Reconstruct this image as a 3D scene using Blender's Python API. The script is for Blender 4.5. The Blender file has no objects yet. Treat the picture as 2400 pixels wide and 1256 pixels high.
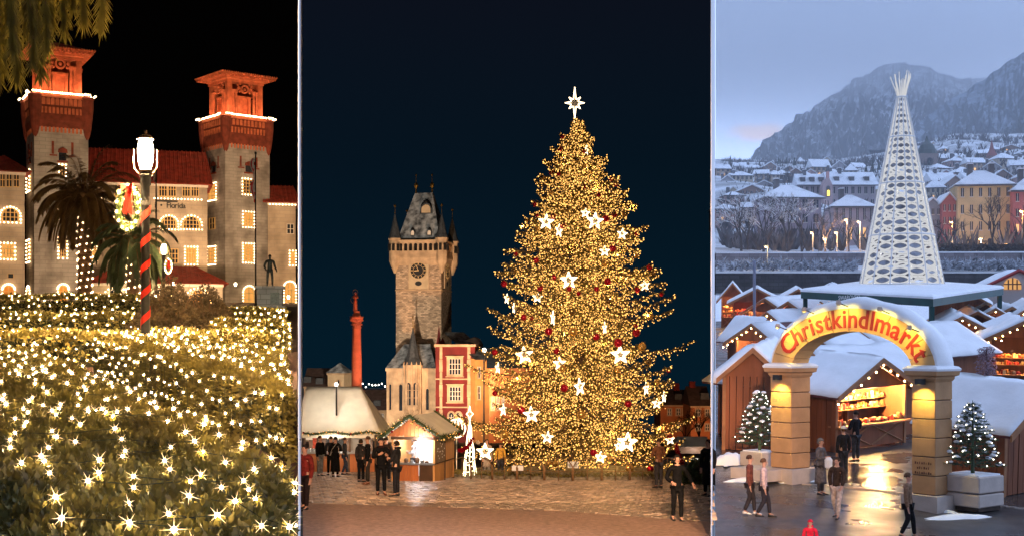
import bpy, math, random
from math import sin, cos, pi, radians, sqrt, atan2
from mathutils import Vector, Matrix
random.seed(7)
SC = bpy.context.scene
COL = SC.collection
# ---------------------------------------------------------------- camera
F, HY, CX = 3000.0, 800.0, 1200.0          # focal length, horizon row, centre column, in photo pixels
cam_d = bpy.data.cameras.new('camera')
cam = bpy.data.objects.new('camera', cam_d)
COL.objects.link(cam)
cam.location = (0, 0, 0)
cam.rotation_euler = (radians(90), 0, 0)
cam_d.sensor_width = 36.0
cam_d.lens = F / 2400 * 36
cam_d.shift_y = (HY - 628) / 2400
cam_d.clip_start = 0.1
cam_d.clip_end = 9000
SC.camera = cam
# ---------------------------------------------------------------- world: clear night sky
W = bpy.data.worlds.new('World')
SC.world = W
W.use_nodes = True
wn = W.node_tree.nodes; wl = W.node_tree.links
wn.clear()
wo = wn.new('ShaderNodeOutputWorld'); wb = wn.new('ShaderNodeBackground')
tc = wn.new('ShaderNodeTexCoord'); sx = wn.new('ShaderNodeSeparateXYZ')
cr = wn.new('ShaderNodeValToRGB')
cr.color_ramp.elements[0].position = 0.0; cr.color_ramp.elements[0].color = (0.0012, 0.0105, 0.0205, 1)
cr.color_ramp.elements[1].position = 0.30; cr.color_ramp.elements[1].color = (0.0042, 0.0050, 0.0105, 1)
e = cr.color_ramp.elements.new(0.14); e.color = (0.0018, 0.0068, 0.0135, 1)
wl.new(tc.outputs['Generated'], sx.inputs[0]); wl.new(sx.outputs['Z'], cr.inputs[0])
wl.new(cr.outputs[0], wb.inputs['Color']); wb.inputs['Strength'].default_value = 1.0
wl.new(wb.outputs[0], wo.inputs['Surface'])
# ---------------------------------------------------------------- exposure
SC.view_settings.view_transform = 'Standard'
SC.view_settings.look = 'None'
SC.view_settings.exposure = 0.0
SC.view_settings.gamma = 1.0
SC.view_settings.use_curve_mapping = False
SC.render.engine = 'CYCLES'
SC.cycles.use_denoising = True
SC.cycles.sample_clamp_indirect = 2.5
SC.cycles.max_bounces = 5
SC.cycles.diffuse_bounces = 3
SC.cycles.glossy_bounces = 3
SC.cycles.transmission_bounces = 4
SC.cycles.volume_bounces = 2
SC.cycles.caustics_reflective = False
SC.cycles.caustics_refractive = False

# ---------------------------------------------------------------- pixel helpers
def P(px, py, d):
    return Vector(((px - CX) * d / F, d, (HY - py) * d / F))
class Frame:
    """local frame of a facade: x along it, y into it, z up; th = turn about z"""
    def __init__(s, px, row, d, th):
        s.o = P(px, row, d); s.th = radians(th)
        s.n = (-sin(s.th), cos(s.th)); s.e = (cos(s.th), sin(s.th))
    def uv(s, px, row, y=0.0):
        dx, dy, dz = (px - CX) / F, 1.0, (HY - row) / F
        t = (s.o.x * s.n[0] + s.o.y * s.n[1] + y) / (dx * s.n[0] + dy * s.n[1])
        qx, qy = dx * t - s.o.x, dy * t - s.o.y
        return qx * s.e[0] + qy * s.e[1], dz * t - s.o.z
    def x(s, px, y=0.0): return s.uv(px, 0, y)[0]
    def z(s, px, row, y=0.0): return s.uv(px, row, y)[1]
    def empty(s, name, label=None, cat=None, group=None):
        return thing(name, label, cat, s.o, s.th, group)

# ---------------------------------------------------------------- objects
def tag(o, label=None, cat=None, group=None, kind=None):
    if label: o['label'] = label
    if cat: o['category'] = cat
    if group: o['group'] = group
    if kind: o['kind'] = kind
    return o
def thing(name, label, cat, loc=(0, 0, 0), rz=0.0, group=None):
    o = bpy.data.objects.new(name, None); COL.objects.link(o)
    o.location = loc; o.rotation_euler = (0, 0, rz); o.empty_display_size = 0.3
    return tag(o, label, cat, group)
def link(name, me, parent=None, loc=None, rot=None, scale=None):
    o = bpy.data.objects.new(name, me); COL.objects.link(o)
    if parent is not None: o.parent = parent
    if loc is not None: o.location = loc
    if rot is not None: o.rotation_euler = rot
    if scale is not None: o.scale = scale if hasattr(scale, '__len__') else (scale,) * 3
    return o
def copy_tree(o, parent=None):
    c = o.copy(); COL.objects.link(c)
    c.parent = parent
    for ch in list(o.children): copy_tree(ch, c)
    return c

class MB:
    def __init__(s): s.v = []; s.f = []
    def add(s, v, f):
        n = len(s.v); s.v += [tuple(p) for p in v]; s.f += [tuple(i + n for i in q) for q in f]; return s
    def box(s, x0, x1, y0, y1, z0, z1):
        return s.add([(x0,y0,z0),(x1,y0,z0),(x1,y1,z0),(x0,y1,z0),(x0,y0,z1),(x1,y0,z1),(x1,y1,z1),(x0,y1,z1)],
                     [(3,2,1,0),(4,5,6,7),(0,1,5,4),(1,2,6,5),(2,3,7,6),(3,0,4,7)])
    def cbox(s, c, sz, rz=0.0):
        hx, hy, hz = sz[0]/2, sz[1]/2, sz[2]/2
        vs = []
        for k in ((-1,-1,-1),(1,-1,-1),(1,1,-1),(-1,1,-1),(-1,-1,1),(1,-1,1),(1,1,1),(-1,1,1)):
            x, y = k[0]*hx, k[1]*hy
            vs.append((c[0]+x*cos(rz)-y*sin(rz), c[1]+x*sin(rz)+y*cos(rz), c[2]+k[2]*hz))
        return s.add(vs, [(3,2,1,0),(4,5,6,7),(0,1,5,4),(1,2,6,5),(2,3,7,6),(3,0,4,7)])
    def prism(s, pts, y0, y1):
        """polygon of (x,z), counter-clockwise seen from -y, pushed from y0 to y1"""
        n = len(pts)
        v = [(x, y0, z) for x, z in pts] + [(x, y1, z) for x, z in pts]
        f = [tuple(range(n)), tuple(range(2*n-1, n-1, -1))]
        for i in range(n):
            j = (i+1) % n; f.append((j, i, n+i, n+j))
        return s.add(v, f)
    def slab(s, pts, z0, z1):
        """polygon of (x,y), pushed from z0 to z1"""
        n = len(pts)
        v = [(x, y, z0) for x, y in pts] + [(x, y, z1) for x, y in pts]
        f = [tuple(range(n-1, -1, -1)), tuple(range(n, 2*n))]
        for i in range(n):
            j = (i+1) % n; f.append((i, j, n+j, n+i))
        return s.add(v, f)
    def loft(s, rings, cap=True):
        n = len(rings[0]); v = []; f = []
        for r in rings: v += [tuple(p) for p in r]
        for k in range(len(rings)-1):
            for i in range(n):
                j = (i+1) % n; a = k*n
                f.append((a+i, a+j, a+n+j, a+n+i))
        if cap:
            f.append(tuple(range(n-1, -1, -1))); m = (len(rings)-1)*n; f.append(tuple(range(m, m+n)))
        return s.add(v, f)
    def tube(s, path, r, n=6, cap=True):
        path = [Vector(p) for p in path]; rings = []
        m = len(path); up0 = Vector((0.0123, 0.021, 1)).normalized()
        for k, p in enumerate(path):
            t = (path[min(k+1, m-1)] - path[max(k-1, 0)])
            if t.length < 1e-9: t = Vector((0, 0, 1))
            t.normalize()
            up = up0 if abs(t.dot(up0)) < 0.95 else Vector((1, 0.05, 0)).normalized()
            a = t.cross(up).normalized(); b = a.cross(t)
            rr = r(k/(m-1)) if callable(r) else (r[k] if hasattr(r, '__len__') else r)
            rings.append([p + a*(cos(2*pi*i/n)*rr) - b*(sin(2*pi*i/n)*rr) for i in range(n)])
        return s.loft(rings, cap)
    def lathe(s, prof, n=16, c=(0, 0, 0), cap=True, ph=0.0):
        return s.loft([[(c[0]+r*cos(2*pi*i/n+ph), c[1]+r*sin(2*pi*i/n+ph), c[2]+z) for i in range(n)] for r, z in prof], cap)
    def ball(s, c, r, n=8, m=5, sz=1.0):
        prof = [(max(1e-3, r*sin(pi*k/m)), -r*cos(pi*k/m)*sz) for k in range(m+1)]
        return s.lathe(prof, n, c)
    def octa(s, c, r):
        x, y, z = c
        return s.add([(x+r,y,z),(x,y+r,z),(x-r,y,z),(x,y-r,z),(x,y,z+r),(x,y,z-r)],
                     [(0,1,4),(1,2,4),(2,3,4),(3,0,4),(1,0,5),(2,1,5),(3,2,5),(0,3,5)])
    def mesh(s, name, mat=None, smooth=False):
        me = bpy.data.meshes.new(name)
        me.from_pydata(s.v, [], s.f)
        if mat is not None: me.materials.append(mat)
        if smooth: me.polygons.foreach_set('use_smooth', [True]*len(me.polygons))
        me.update(); return me
    def obj(s, name, mat, parent=None, smooth=False, kind=None, **kw):
        o = link(name, s.mesh(name, mat, smooth), parent, **kw)
        if kind: o['kind'] = kind
        return o

def arch_pts(x0, x1, z0, z1, n=10, pointed=False, flat=False):
    """outline of an arched opening: sill z0, crown z1"""
    r = (x1-x0)/2; cx = (x0+x1)/2
    pts = [(x0, z0), (x1, z0)]
    if pointed:
        zs = z1 - 1.5*r
        for k in range(n//2+1):
            a = k/(n//2); pts.append((x1 - r*(1-cos(a*pi/2))**1.0*1.0 if k < n//2 else cx, zs + (z1-zs)*sin(a*pi/2)))
        for k in range(n//2-1, -1, -1):
            a = k/(n//2); pts.append((x0 + r*(1-cos(a*pi/2)), zs + (z1-zs)*sin(a*pi/2)))
    else:
        h = min(r, z1-z0); zs = z1-h
        for k in range(n+1):
            a = pi*k/n; pts.append((cx + r*cos(a), zs + h*sin(a)))
    return pts

# ---------------------------------------------------------------- materials
def mat(name, col, rough=0.8, var=0.25, scale=3.0, bump=0.0, bscale=None, metal=0.0, spec=0.3, col2=None, cov=0.5, detail=4, stretch=None, sub=0.0):
    m = bpy.data.materials.new(name); m.use_nodes = True
    n = m.node_tree.nodes; l = m.node_tree.links
    b = n['Principled BSDF']
    b.inputs['Roughness'].default_value = rough; b.inputs['Metallic'].default_value = metal
    b.inputs['Specular IOR Level'].default_value = spec
    g = n.new('ShaderNodeNewGeometry'); src = g.outputs['Position']
    if stretch:
        mp = n.new('ShaderNodeMapping'); mp.inputs['Scale'].default_value = stretch
        l.new(src, mp.inputs['Vector']); src = mp.outputs[0]
    nz = n.new('ShaderNodeTexNoise'); nz.inputs['Scale'].default_value = scale; nz.inputs['Detail'].default_value = detail
    l.new(src, nz.inputs['Vector'])
    r = n.new('ShaderNodeValToRGB')
    a = col2 if col2 else tuple(c*(1-var) for c in col)
    z = col if col2 else tuple(min(1, c*(1+var)) for c in col)
    r.color_ramp.elements[0].position = max(0, cov-0.18); r.color_ramp.elements[0].color = (*a, 1)
    r.color_ramp.elements[1].position = min(1, cov+0.18); r.color_ramp.elements[1].color = (*z, 1)
    l.new(nz.outputs['Fac'], r.inputs[0]); l.new(r.outputs[0], b.inputs['Base Color'])
    if bump:
        n2 = n.new('ShaderNodeTexNoise'); n2.inputs['Scale'].default_value = bscale or scale*4; n2.inputs['Detail'].default_value = 5
        l.new(src, n2.inputs['Vector'])
        bp = n.new('ShaderNodeBump'); bp.inputs['Strength'].default_value = bump; bp.inputs['Distance'].default_value = 0.05
        l.new(n2.outputs['Fac'], bp.inputs['Height']); l.new(bp.outputs[0], b.inputs['Normal'])
    return m
def emit(name, col, strength, sample=True):
    m = bpy.data.materials.new(name); m.use_nodes = True
    n = m.node_tree.nodes; l = m.node_tree.links
    n.clear(); o = n.new('ShaderNodeOutputMaterial'); e = n.new('ShaderNodeEmission')
    e.inputs['Color'].default_value = (*col, 1); e.inputs['Strength'].default_value = strength
    l.new(e.outputs[0], o.inputs['Surface'])
    m.cycles.emission_sampling = 'AUTO' if sample else 'NONE'
    return m
def masonry(name, col, mortar, bw=0.6, bh=0.28, rough=0.9, var=0.35, bump=0.6, stain=0.4, rot=0.0, stain_col=(0.05,0.045,0.04)):
    """coursed stone in object space; x-y blended so all four sides read"""
    m = bpy.data.materials.new(name); m.use_nodes = True
    n = m.node_tree.nodes; l = m.node_tree.links
    b = n['Principled BSDF']; b.inputs['Roughness'].default_value = rough; b.inputs['Specular IOR Level'].default_value = 0.2
    tc = n.new('ShaderNodeTexCoord'); sp = n.new('ShaderNodeSeparateXYZ'); ad = n.new('ShaderNodeMath'); ad.operation = 'ADD'
    l.new(tc.outputs['Object'], sp.inputs[0]); l.new(sp.outputs['X'], ad.inputs[0]); l.new(sp.outputs['Y'], ad.inputs[1])
    cb = n.new('ShaderNodeCombineXYZ'); l.new(ad.outputs[0], cb.inputs['X']); l.new(sp.outputs['Z'], cb.inputs['Y'])
    nd = n.new('ShaderNodeTexNoise'); nd.inputs['Scale'].default_value = 1.6; l.new(tc.outputs['Object'], nd.inputs['Vector'])
    mx = n.new('ShaderNodeMix'); mx.data_type = 'VECTOR'; mx.inputs['Factor'].default_value = 0.06
    l.new(cb.outputs[0], mx.inputs['A']); l.new(nd.outputs['Color'], mx.inputs['B'])
    br = n.new('ShaderNodeTexBrick'); br.inputs['Scale'].default_value = 1.0
    br.inputs['Brick Width'].default_value = bw; br.inputs['Row Height'].default_value = bh
    br.inputs['Mortar Size'].default_value = bh*0.07; br.inputs['Mortar Smooth'].default_value = 0.4
    br.inputs['Color1'].default_value = (*[c*(1-var) for c in col], 1); br.inputs['Color2'].default_value = (*[min(1, c*(1+var)) for c in col], 1)
    br.inputs['Mortar'].default_value = (*mortar, 1)
    l.new(mx.outputs['Result'], br.inputs['Vector'])
    n3 = n.new('ShaderNodeTexNoise'); n3.inputs['Scale'].default_value = 0.35; n3.inputs['Detail'].default_value = 6
    l.new(tc.outputs['Object'], n3.inputs['Vector'])
    r = n.new('ShaderNodeValToRGB'); r.color_ramp.elements[0].position = 0.42; r.color_ramp.elements[1].position = 0.68
    r.color_ramp.elements[0].color = (0,0,0,1); r.color_ramp.elements[1].color = (stain,stain,stain,1)
    l.new(n3.outputs['Fac'], r.inputs[0])
    m2 = n.new('ShaderNodeMix'); m2.data_type = 'RGBA'; l.new(r.outputs[0], m2.inputs['Factor'])
    l.new(br.outputs['Color'], m2.inputs['A']); m2.inputs['B'].default_value = (*stain_col, 1)
    l.new(m2.outputs['Result'], b.inputs['Base Color'])
    bp = n.new('ShaderNodeBump'); bp.inputs['Strength'].default_value = bump; bp.inputs['Distance'].default_value = 0.08
    n4 = n.new('ShaderNodeTexNoise'); n4.inputs['Scale'].default_value = 6; l.new(tc.outputs['Object'], n4.inputs['Vector'])
    a4 = n.new('ShaderNodeMath'); a4.operation = 'SUBTRACT'; l.new(n4.outputs['Fac'], a4.inputs[0]); l.new(br.outputs['Fac'], a4.inputs[1])
    l.new(a4.outputs[0], bp.inputs['Height']); l.new(bp.outputs[0], b.inputs['Normal'])
    return m
def translucent(m, fac=0.4):
    n = m.node_tree.nodes; l = m.node_tree.links; b = n['Principled BSDF']; o = n['Material Output']
    t = n.new('ShaderNodeBsdfTranslucent'); x = n.new('ShaderNodeMixShader'); x.inputs[0].default_value = fac
    l.new(b.inputs['Base Color'].links[0].from_socket, t.inputs['Color']); l.new(b.outputs[0], x.inputs[1]); l.new(t.outputs[0], x.inputs[2]); l.new(x.outputs[0], o.inputs['Surface'])
    return m
def glass(name, col=(0.02, 0.025, 0.035), rough=0.08):
    m = mat(name, col, rough, 0.2, 0.7, spec=0.6); return m

M = {}
M['snow'] = mat('snow', (0.86, 0.87, 0.90), 0.75, 0.05, 1.3, bump=0.25, bscale=5)
M['dark_glass'] = glass('dark_glass')
M['white_paint'] = mat('white_paint', (0.80, 0.80, 0.80), 0.9, 0.02, 0.5)
M['black_metal'] = mat('black_metal', (0.012, 0.012, 0.013), 0.45, 0.3, 8, spec=0.4)
M['gold'] = mat('gold', (0.75, 0.45, 0.12), 0.25, 0.1, 6, metal=1.0)

def point_light(name, loc, col, power, radius=0.06, parent=None):
    d = bpy.data.lights.new(name, 'POINT'); d.color = col; d.energy = power; d.shadow_soft_size = radius
    o = bpy.data.objects.new(name, d); COL.objects.link(o); o.location = loc
    if parent is not None: o.parent = parent
    return o
def spot_light(name, loc, target, col, power, angle=60, blend=0.6, radius=0.08, parent=None):
    d = bpy.data.lights.new(name, 'SPOT'); d.color = col; d.energy = power; d.shadow_soft_size = radius
    d.spot_size = radians(angle); d.spot_blend = blend
    o = bpy.data.objects.new(name, d); COL.objects.link(o); o.location = loc
    v = Vector(target) - Vector(loc); o.rotation_euler = v.to_track_quat('-Z', 'Y').to_euler()
    if parent is not None: o.parent = parent
    return o
WORK = bpy.data.scenes.new('work')          # small side scene in which meshes are evaluated; removed at the end
def evaluate(o):
    WORK.collection.objects.link(o); WORK.view_layers[0].update(); dg = WORK.view_layers[0].depsgraph
    return bpy.data.meshes.new_from_object(o.evaluated_get(dg))
def text_mesh(s, size, depth=0.0, bold=0.0):
    c = bpy.data.curves.new('t', 'FONT'); c.body = s; c.size = size; c.extrude = depth; c.align_x = 'CENTER'; c.resolution_u = 3; c.offset = bold
    o = bpy.data.objects.new('t', c); me = evaluate(o)
    bpy.data.objects.remove(o); bpy.data.curves.remove(c); return me

# ground heights (three places, each on its own gentle slope)
def gl(d): return -2.6 + 0.0533*d if d < 60 else 0.598 + (d-60)*0.0404   # garden
def gc(d): return -1.96 - 0.0696 * d       # square
def gr(d): return -7.6 + 0.0757 * d        # market by the river
def PG(px, d, g): return Vector(((px - CX) * d / F, d, g(d)))
# ================================================================ THE SETTING: three places set side by side, parted by two added tall white walls
def dirx(px): return (px - CX) / F
def partition(px_near, px_far, s0, s1, z0, z1, thick, label):  # added divider, part of none of the places; blocks light between them
    # the wall runs parallel to the px_far direction; its right face shows as the narrow strip between the two columns
    a = atan2(dirx(px_far), 1.0); u = Vector((sin(a), cos(a), 0)); r = Vector((cos(a), -sin(a), 0))
    off = (px_near - px_far) / F * s0 * cos(a)
    m = MB(); p0 = u*s0 + r*off; p1 = u*s1 + r*off
    q0 = p0 - r*0.003; q1 = p1 - r*thick
    m.slab([(q0.x,q0.y),(p0.x,p0.y),(p1.x,p1.y),(q1.x,q1.y)], z0, z1)
    return tag(m.obj('added_partition_wall', M['white_paint']), label, 'wall')
partition(699.6, 709, 12.0, 760, -60, 520, 1.8, 'added tall white partition wall between the lit hedge garden and the cobbled square')
partition(1666.6, 1676, 22.6, 3300, -320, 3000, 6.0, 'added tall white partition wall between the cobbled square and the snowy market')

# night sky behind the garden
M['night_sky'] = emit('night_sky', (0.9, 0.75, 0.7), 0.0006, False)
m = MB(); a1 = atan2(dirx(699), 1)
cols = [radians(-70) + (a1 - radians(-70))*k/14 for k in range(15)]
for k in range(14):
    a, b = cols[k], cols[k+1]; R = 750
    m.add([(R*sin(a), R*cos(a), -60), (R*sin(b), R*cos(b), -60), (R*sin(b), R*cos(b), 480), (R*sin(a), R*cos(a), 480)], [(0,1,2,3)])
tag(m.obj('sky', M['night_sky']), kind='structure')

# garden ground: dark mulch and paths
M['mulch'] = mat('mulch', (0.030, 0.011, 0.008), 0.95, 0.5, 9, bump=0.7, bscale=40)
m = MB(); n = 24
def wx1(y): return dirx(697) * y
for k in range(n):
    y0 = 3 + 697*(k/n)**2.2; y1 = 3 + 697*((k+1)/n)**2.2
    m.add([(-y0*1.2-20, y0, gl(min(y0, 190))), (wx1(y0), y0, gl(min(y0, 190))), (wx1(y1), y1, gl(min(y1, 190))), (-y1*1.2-20, y1, gl(min(y1, 190)))], [(0,1,2,3)])
tag(m.obj('garden_ground', M['mulch']), kind='structure')

# square: bed under the stones
M['bed'] = mat('joint_sand', (0.030, 0.022, 0.018), 0.9, 0.3, 20)
m = MB()
for k in range(n):
    y0 = 6 + 500*(k/n)**1.6; y1 = 6 + 500*((k+1)/n)**1.6
    m.add([(dirx(709)*y0, y0, gc(y0)), (dirx(1667)*y0, y0, gc(y0)), (dirx(1667)*y1, y1, gc(y1)), (dirx(709)*y1, y1, gc(y1))], [(0,1,2,3)])
square = tag(m.obj('square', M['bed']), kind='structure')

# market ground: wet asphalt, climbing gently to the river wall
M['wet'] = mat('wet_asphalt', (0.060, 0.052, 0.050), 0.28, 0.2, 1.6, bump=0.15, bscale=30, spec=0.5)
for nd in M['wet'].node_tree.nodes:
    if nd.type == 'BSDF_PRINCIPLED':
        nz = M['wet'].node_tree.nodes.new('ShaderNodeTexNoise'); nz.inputs['Scale'].default_value = 0.55; nz.inputs['Detail'].default_value = 5
        gg = M['wet'].node_tree.nodes.new('ShaderNodeNewGeometry'); rr = M['wet'].node_tree.nodes.new('ShaderNodeMapRange')
        rr.inputs['From Min'].default_value = 0.35; rr.inputs['From Max'].default_value = 0.65; rr.inputs['To Min'].default_value = 0.12; rr.inputs['To Max'].default_value = 0.5
        M['wet'].node_tree.links.new(gg.outputs['Position'], nz.inputs['Vector']); M['wet'].node_tree.links.new(nz.outputs['Fac'], rr.inputs['Value'])
        M['wet'].node_tree.links.new(rr.outputs[0], nd.inputs['Roughness']); break
m = MB()
for k in range(8):
    y0 = 23 + 177*k/8; y1 = 23 + 177*(k+1)/8
    m.add([(dirx(1676.5)*y0, y0, gr(y0)), (y0*0.75+8, y0, gr(y0)), (y1*0.75+8, y1, gr(y1)), (dirx(1676.5)*y1, y1, gr(y1))], [(0,1,2,3)])
tag(m.obj('market_ground', M['wet']), kind='structure')

# dusk sky over the market: overcast dome from the partition wall round to the right
def sky_mat():
    m = bpy.data.materials.new('dusk_sky'); m.use_nodes = True
    n = m.node_tree.nodes; l = m.node_tree.links; n.clear()
    o = n.new('ShaderNodeOutputMaterial'); e = n.new('ShaderNodeEmission')
    g = n.new('ShaderNodeNewGeometry')
    vm = n.new('ShaderNodeMapping'); vm.inputs['Scale'].default_value = (0.0004, 0.0004, 0.0011)
    l.new(g.outputs['Position'], vm.inputs['Vector'])
    nz = n.new('ShaderNodeTexNoise'); nz.inputs['Scale'].default_value = 1.6; nz.inputs['Detail'].default_value = 6; nz.inputs['Roughness'].default_value = 0.55
    l.new(vm.outputs[0], nz.inputs['Vector'])
    r = n.new('ShaderNodeValToRGB')
    r.color_ramp.elements[0].position = 0.3; r.color_ramp.elements[0].color = (0.265, 0.375, 0.610, 1)
    r.color_ramp.elements[1].position = 0.75; r.color_ramp.elements[1].color = (0.375, 0.455, 0.680, 1)
    l.new(nz.outputs['Fac'], r.inputs[0])
    # the break in the cloud low over the valley, where the last light comes through
    c = P(1752, 330, 3000)
    sb = n.new('ShaderNodeVectorMath'); sb.operation = 'SUBTRACT'; l.new(g.outputs['Position'], sb.inputs[0]); sb.inputs[1].default_value = c
    m3 = n.new('ShaderNodeVectorMath'); m3.operation = 'MULTIPLY'; l.new(sb.outputs[0], m3.inputs[0]); m3.inputs[1].default_value = (1/62, 0.0, 1/22)
    nw = n.new('ShaderNodeTexNoise'); nw.inputs['Scale'].default_value = 0.012; nw.inputs['Detail'].default_value = 4; l.new(g.outputs['Position'], nw.inputs['Vector'])
    ad = n.new('ShaderNodeVectorMath'); ad.operation = 'ADD'; l.new(m3.outputs[0], ad.inputs[0])
    sc = n.new('ShaderNodeVectorMath'); sc.operation = 'SCALE'; sc.inputs['Scale'].default_value = 1.5; l.new(nw.outputs['Color'], sc.inputs[0])
    s2 = n.new('ShaderNodeVectorMath'); s2.operation = 'SUBTRACT'; l.new(sc.outputs[0], s2.inputs[0]); s2.inputs[1].default_value = (0.75, 0.75, 0.75)
    l.new(s2.outputs[0], ad.inputs[1])
    fl = n.new('ShaderNodeVectorMath'); fl.operation = 'MULTIPLY'; fl.inputs[1].default_value = (1, 0, 1); l.new(ad.outputs[0], fl.inputs[0])
    ln = n.new('ShaderNodeVectorMath'); ln.operation = 'LENGTH'; l.new(fl.outputs[0], ln.inputs[0])
    mr = n.new('ShaderNodeMapRange'); mr.inputs['From Min'].default_value = 1.15; mr.inputs['From Max'].default_value = 0.55
    l.new(ln.outputs['Value'], mr.inputs['Value'])
    mx = n.new('ShaderNodeMix'); mx.data_type = 'RGBA'; l.new(mr.outputs[0], mx.inputs['Factor']); l.new(r.outputs[0], mx.inputs['A']); mx.inputs['B'].default_value = (0.44, 0.35, 0.34, 1)
    l.new(mx.outputs['Result'], e.inputs['Color']); e.inputs['Strength'].default_value = 3.1
    l.new(e.outputs[0], o.inputs['Surface']); return m
M['dusk_sky'] = sky_mat()
m = MB(); R = 3000.0; aa = [atan2(dirx(1673), 1) + k/14*(radians(150) - atan2(dirx(1673), 1)) for k in range(15)]
ee = [radians(-6 + 96*k/10) for k in range(11)]
vs = [(R*cos(t)*sin(a), R*cos(t)*cos(a), R*sin(t)) for t in ee for a in aa]
m.add(vs, [(j*15+i, (j+1)*15+i, (j+1)*15+i+1, j*15+i+1) for j in range(10) for i in range(14)])
tag(m.obj('sky', M['dusk_sky'], smooth=True), kind='structure')
# ================================================================ people: one skinned body each, clothes as children
CMAT = {}
def cloth(col, rough=0.85):
    k = tuple(round(c, 3) for c in col) + (rough,)
    if k not in CMAT: CMAT[k] = mat('cloth', col, rough, 0.35, 14, bump=0.5, bscale=22, spec=0.08)
    return CMAT[k]
SKIN = mat('skin', (0.48, 0.26, 0.18), 0.55, 0.08, 20)
SHOE = mat('shoe_leather', (0.02, 0.018, 0.016), 0.5, 0.2, 20)
EYE = mat('eye_dark', (0.02, 0.015, 0.012), 0.3, 0.1, 20)
def skin_mesh(verts, edges, radii, root=0, sub=1):
    me = bpy.data.meshes.new('body'); me.from_pydata([tuple(v) for v in verts], edges, [])
    o = bpy.data.objects.new('body_tmp', me)
    md = o.modifiers.new('s', 'SKIN'); md.use_smooth_shade = True
    sv = me.skin_vertices[0].data
    for i, r in enumerate(radii):
        sv[i].radius = r if hasattr(r, '__len__') else (r, r); sv[i].use_root = (i == root)
    sb = o.modifiers.new('u', 'SUBSURF'); sb.levels = sub; sb.render_levels = sub
    out = evaluate(o)
    bpy.data.objects.remove(o); bpy.data.meshes.remove(me)
    return out
class Chain:
    def __init__(s): s.v = []; s.e = []; s.r = []
    def pt(s, p, r, prev=None):
        s.v.append(Vector(p)); s.r.append(r); i = len(s.v)-1
        if prev is not None: s.e.append((prev, i))
        return i
def person(label, loc, heading, H, top, legs=(0.03, 0.035, 0.05), arms=None, stride=0.0, coat=None, hair=(0.05,0.03,0.02), hat=None,
           hood=False, lean=0.0, group=None, name='person', skin=None, shoe=None, bag=None, turn=0.0, scarf=None, leg_apart=0.055, pose_legs=None, sit=None):
    """figure facing -y in its own space; heading turns it about z. arms: two (elbow, wrist) offset pairs from the shoulder, in body heights"""
    sk = skin or SKIN
    rz = heading
    L = lambda x, y, z: Vector((x*H, y*H - lean*H*max(0, z-0.5), z*H))
    A = arms or [((-0.035, 0.01, -0.165), (-0.03, -0.05, -0.32)), ((0.035, 0.01, -0.165), (0.03, -0.05, -0.32))]
    lg = pose_legs or [((-leg_apart, -0.04*stride*2-0.005, 0.285), (-leg_apart-0.005, stride*0.06, 0.045)), ((leg_apart, -0.03*stride-0.005, 0.285), (leg_apart+0.005, -stride*0.16, 0.045))]
    if stride: lg = [((-leg_apart, -0.015, 0.29), (-leg_apart, 0.13*stride, 0.06)), ((leg_apart, -0.09*stride, 0.285), (leg_apart, -0.12*stride, 0.045))]
    c = Chain()
    pel = c.pt(L(0, 0, 0.525), (0.075*H, 0.055*H))
    sp = c.pt(L(0, 0, 0.62), (0.066*H, 0.05*H), pel); ch = c.pt(L(0, 0.0, 0.735), (0.078*H, 0.055*H), sp)
    sh0 = c.pt(L(0, 0, 0.805), (0.05*H, 0.04*H), ch); nk = c.pt(L(0, -0.004, 0.85), 0.029*H, sh0)
    h1 = c.pt(L(0, -0.010, 0.885), (0.034*H, 0.038*H), nk); h2 = c.pt(L(0, -0.010, 0.925), (0.043*H, 0.050*H), h1); h3 = c.pt(L(0, -0.004, 0.965), (0.038*H, 0.045*H), h2)
    wr = []
    for k, s in enumerate((-1, 1)):
        sh = c.pt(L(s*0.105, 0, 0.795), 0.033*H, sh0)
        eo, wo = A[k]
        S = Vector((s*0.105, 0, 0.795)); el = S + Vector(eo); w = S + Vector(wo)
        ie = c.pt(L(*el), 0.025*H, sh); iw = c.pt(L(*w), 0.017*H, ie)
        dr = (w - el).normalized(); palm = w + dr*0.04
        ip = c.pt(L(*palm), (0.022*H, 0.012*H), iw)
        side = dr.cross(Vector((0, 1, 0.2))); side = side.normalized() if side.length > 1e-4 else Vector((1, 0, 0))
        for q, (o_, ln) in enumerate(((-0.016, 0.030), (-0.006, 0.036), (0.005, 0.034), (0.015, 0.026))):
            b = palm + side*o_ + dr*0.016; m_ = b + dr*ln*0.55; t_ = b + dr*ln + Vector((0, -0.006, 0))
            a1 = c.pt(L(*b), 0.0055*H, ip); a2 = c.pt(L(*m_), 0.005*H, a1); c.pt(L(*t_), 0.0042*H, a2)
        tb = w + dr*0.018 + side*0.022*s; tt = tb + dr*0.028 + side*0.010*s
        a1 = c.pt(L(*tb), 0.0062*H, iw); c.pt(L(*tt), 0.005*H, a1)
        wr.append((L(*S), L(*el), L(*w)))
    ank = []
    for k, s in enumerate((-1, 1)):
        kn, an = lg[k]
        hp = c.pt(L(s*0.05, 0, 0.49), 0.050*H, pel); ik = c.pt(L(*kn), 0.033*H, hp); ia = c.pt(L(*an), 0.021*H, ik)
        c.pt(L(an[0]+s*0.012, an[1]-0.075, max(0.016, an[2]-0.028)), (0.02*H, 0.013*H), ia)
        ank.append((L(s*0.05, 0, 0.49), L(*kn), L(*an), s))
    body = link(name, None if False else (lambda me: (me.materials.append(sk), me)[1])(skin_mesh(c.v, c.e, c.r)), None, loc, (0, 0, rz))
    tag(body, label, 'person' if name == 'person' else name, group)
    # face
    m = MB(); hc = L(0, -0.010, 0.925)
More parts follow.
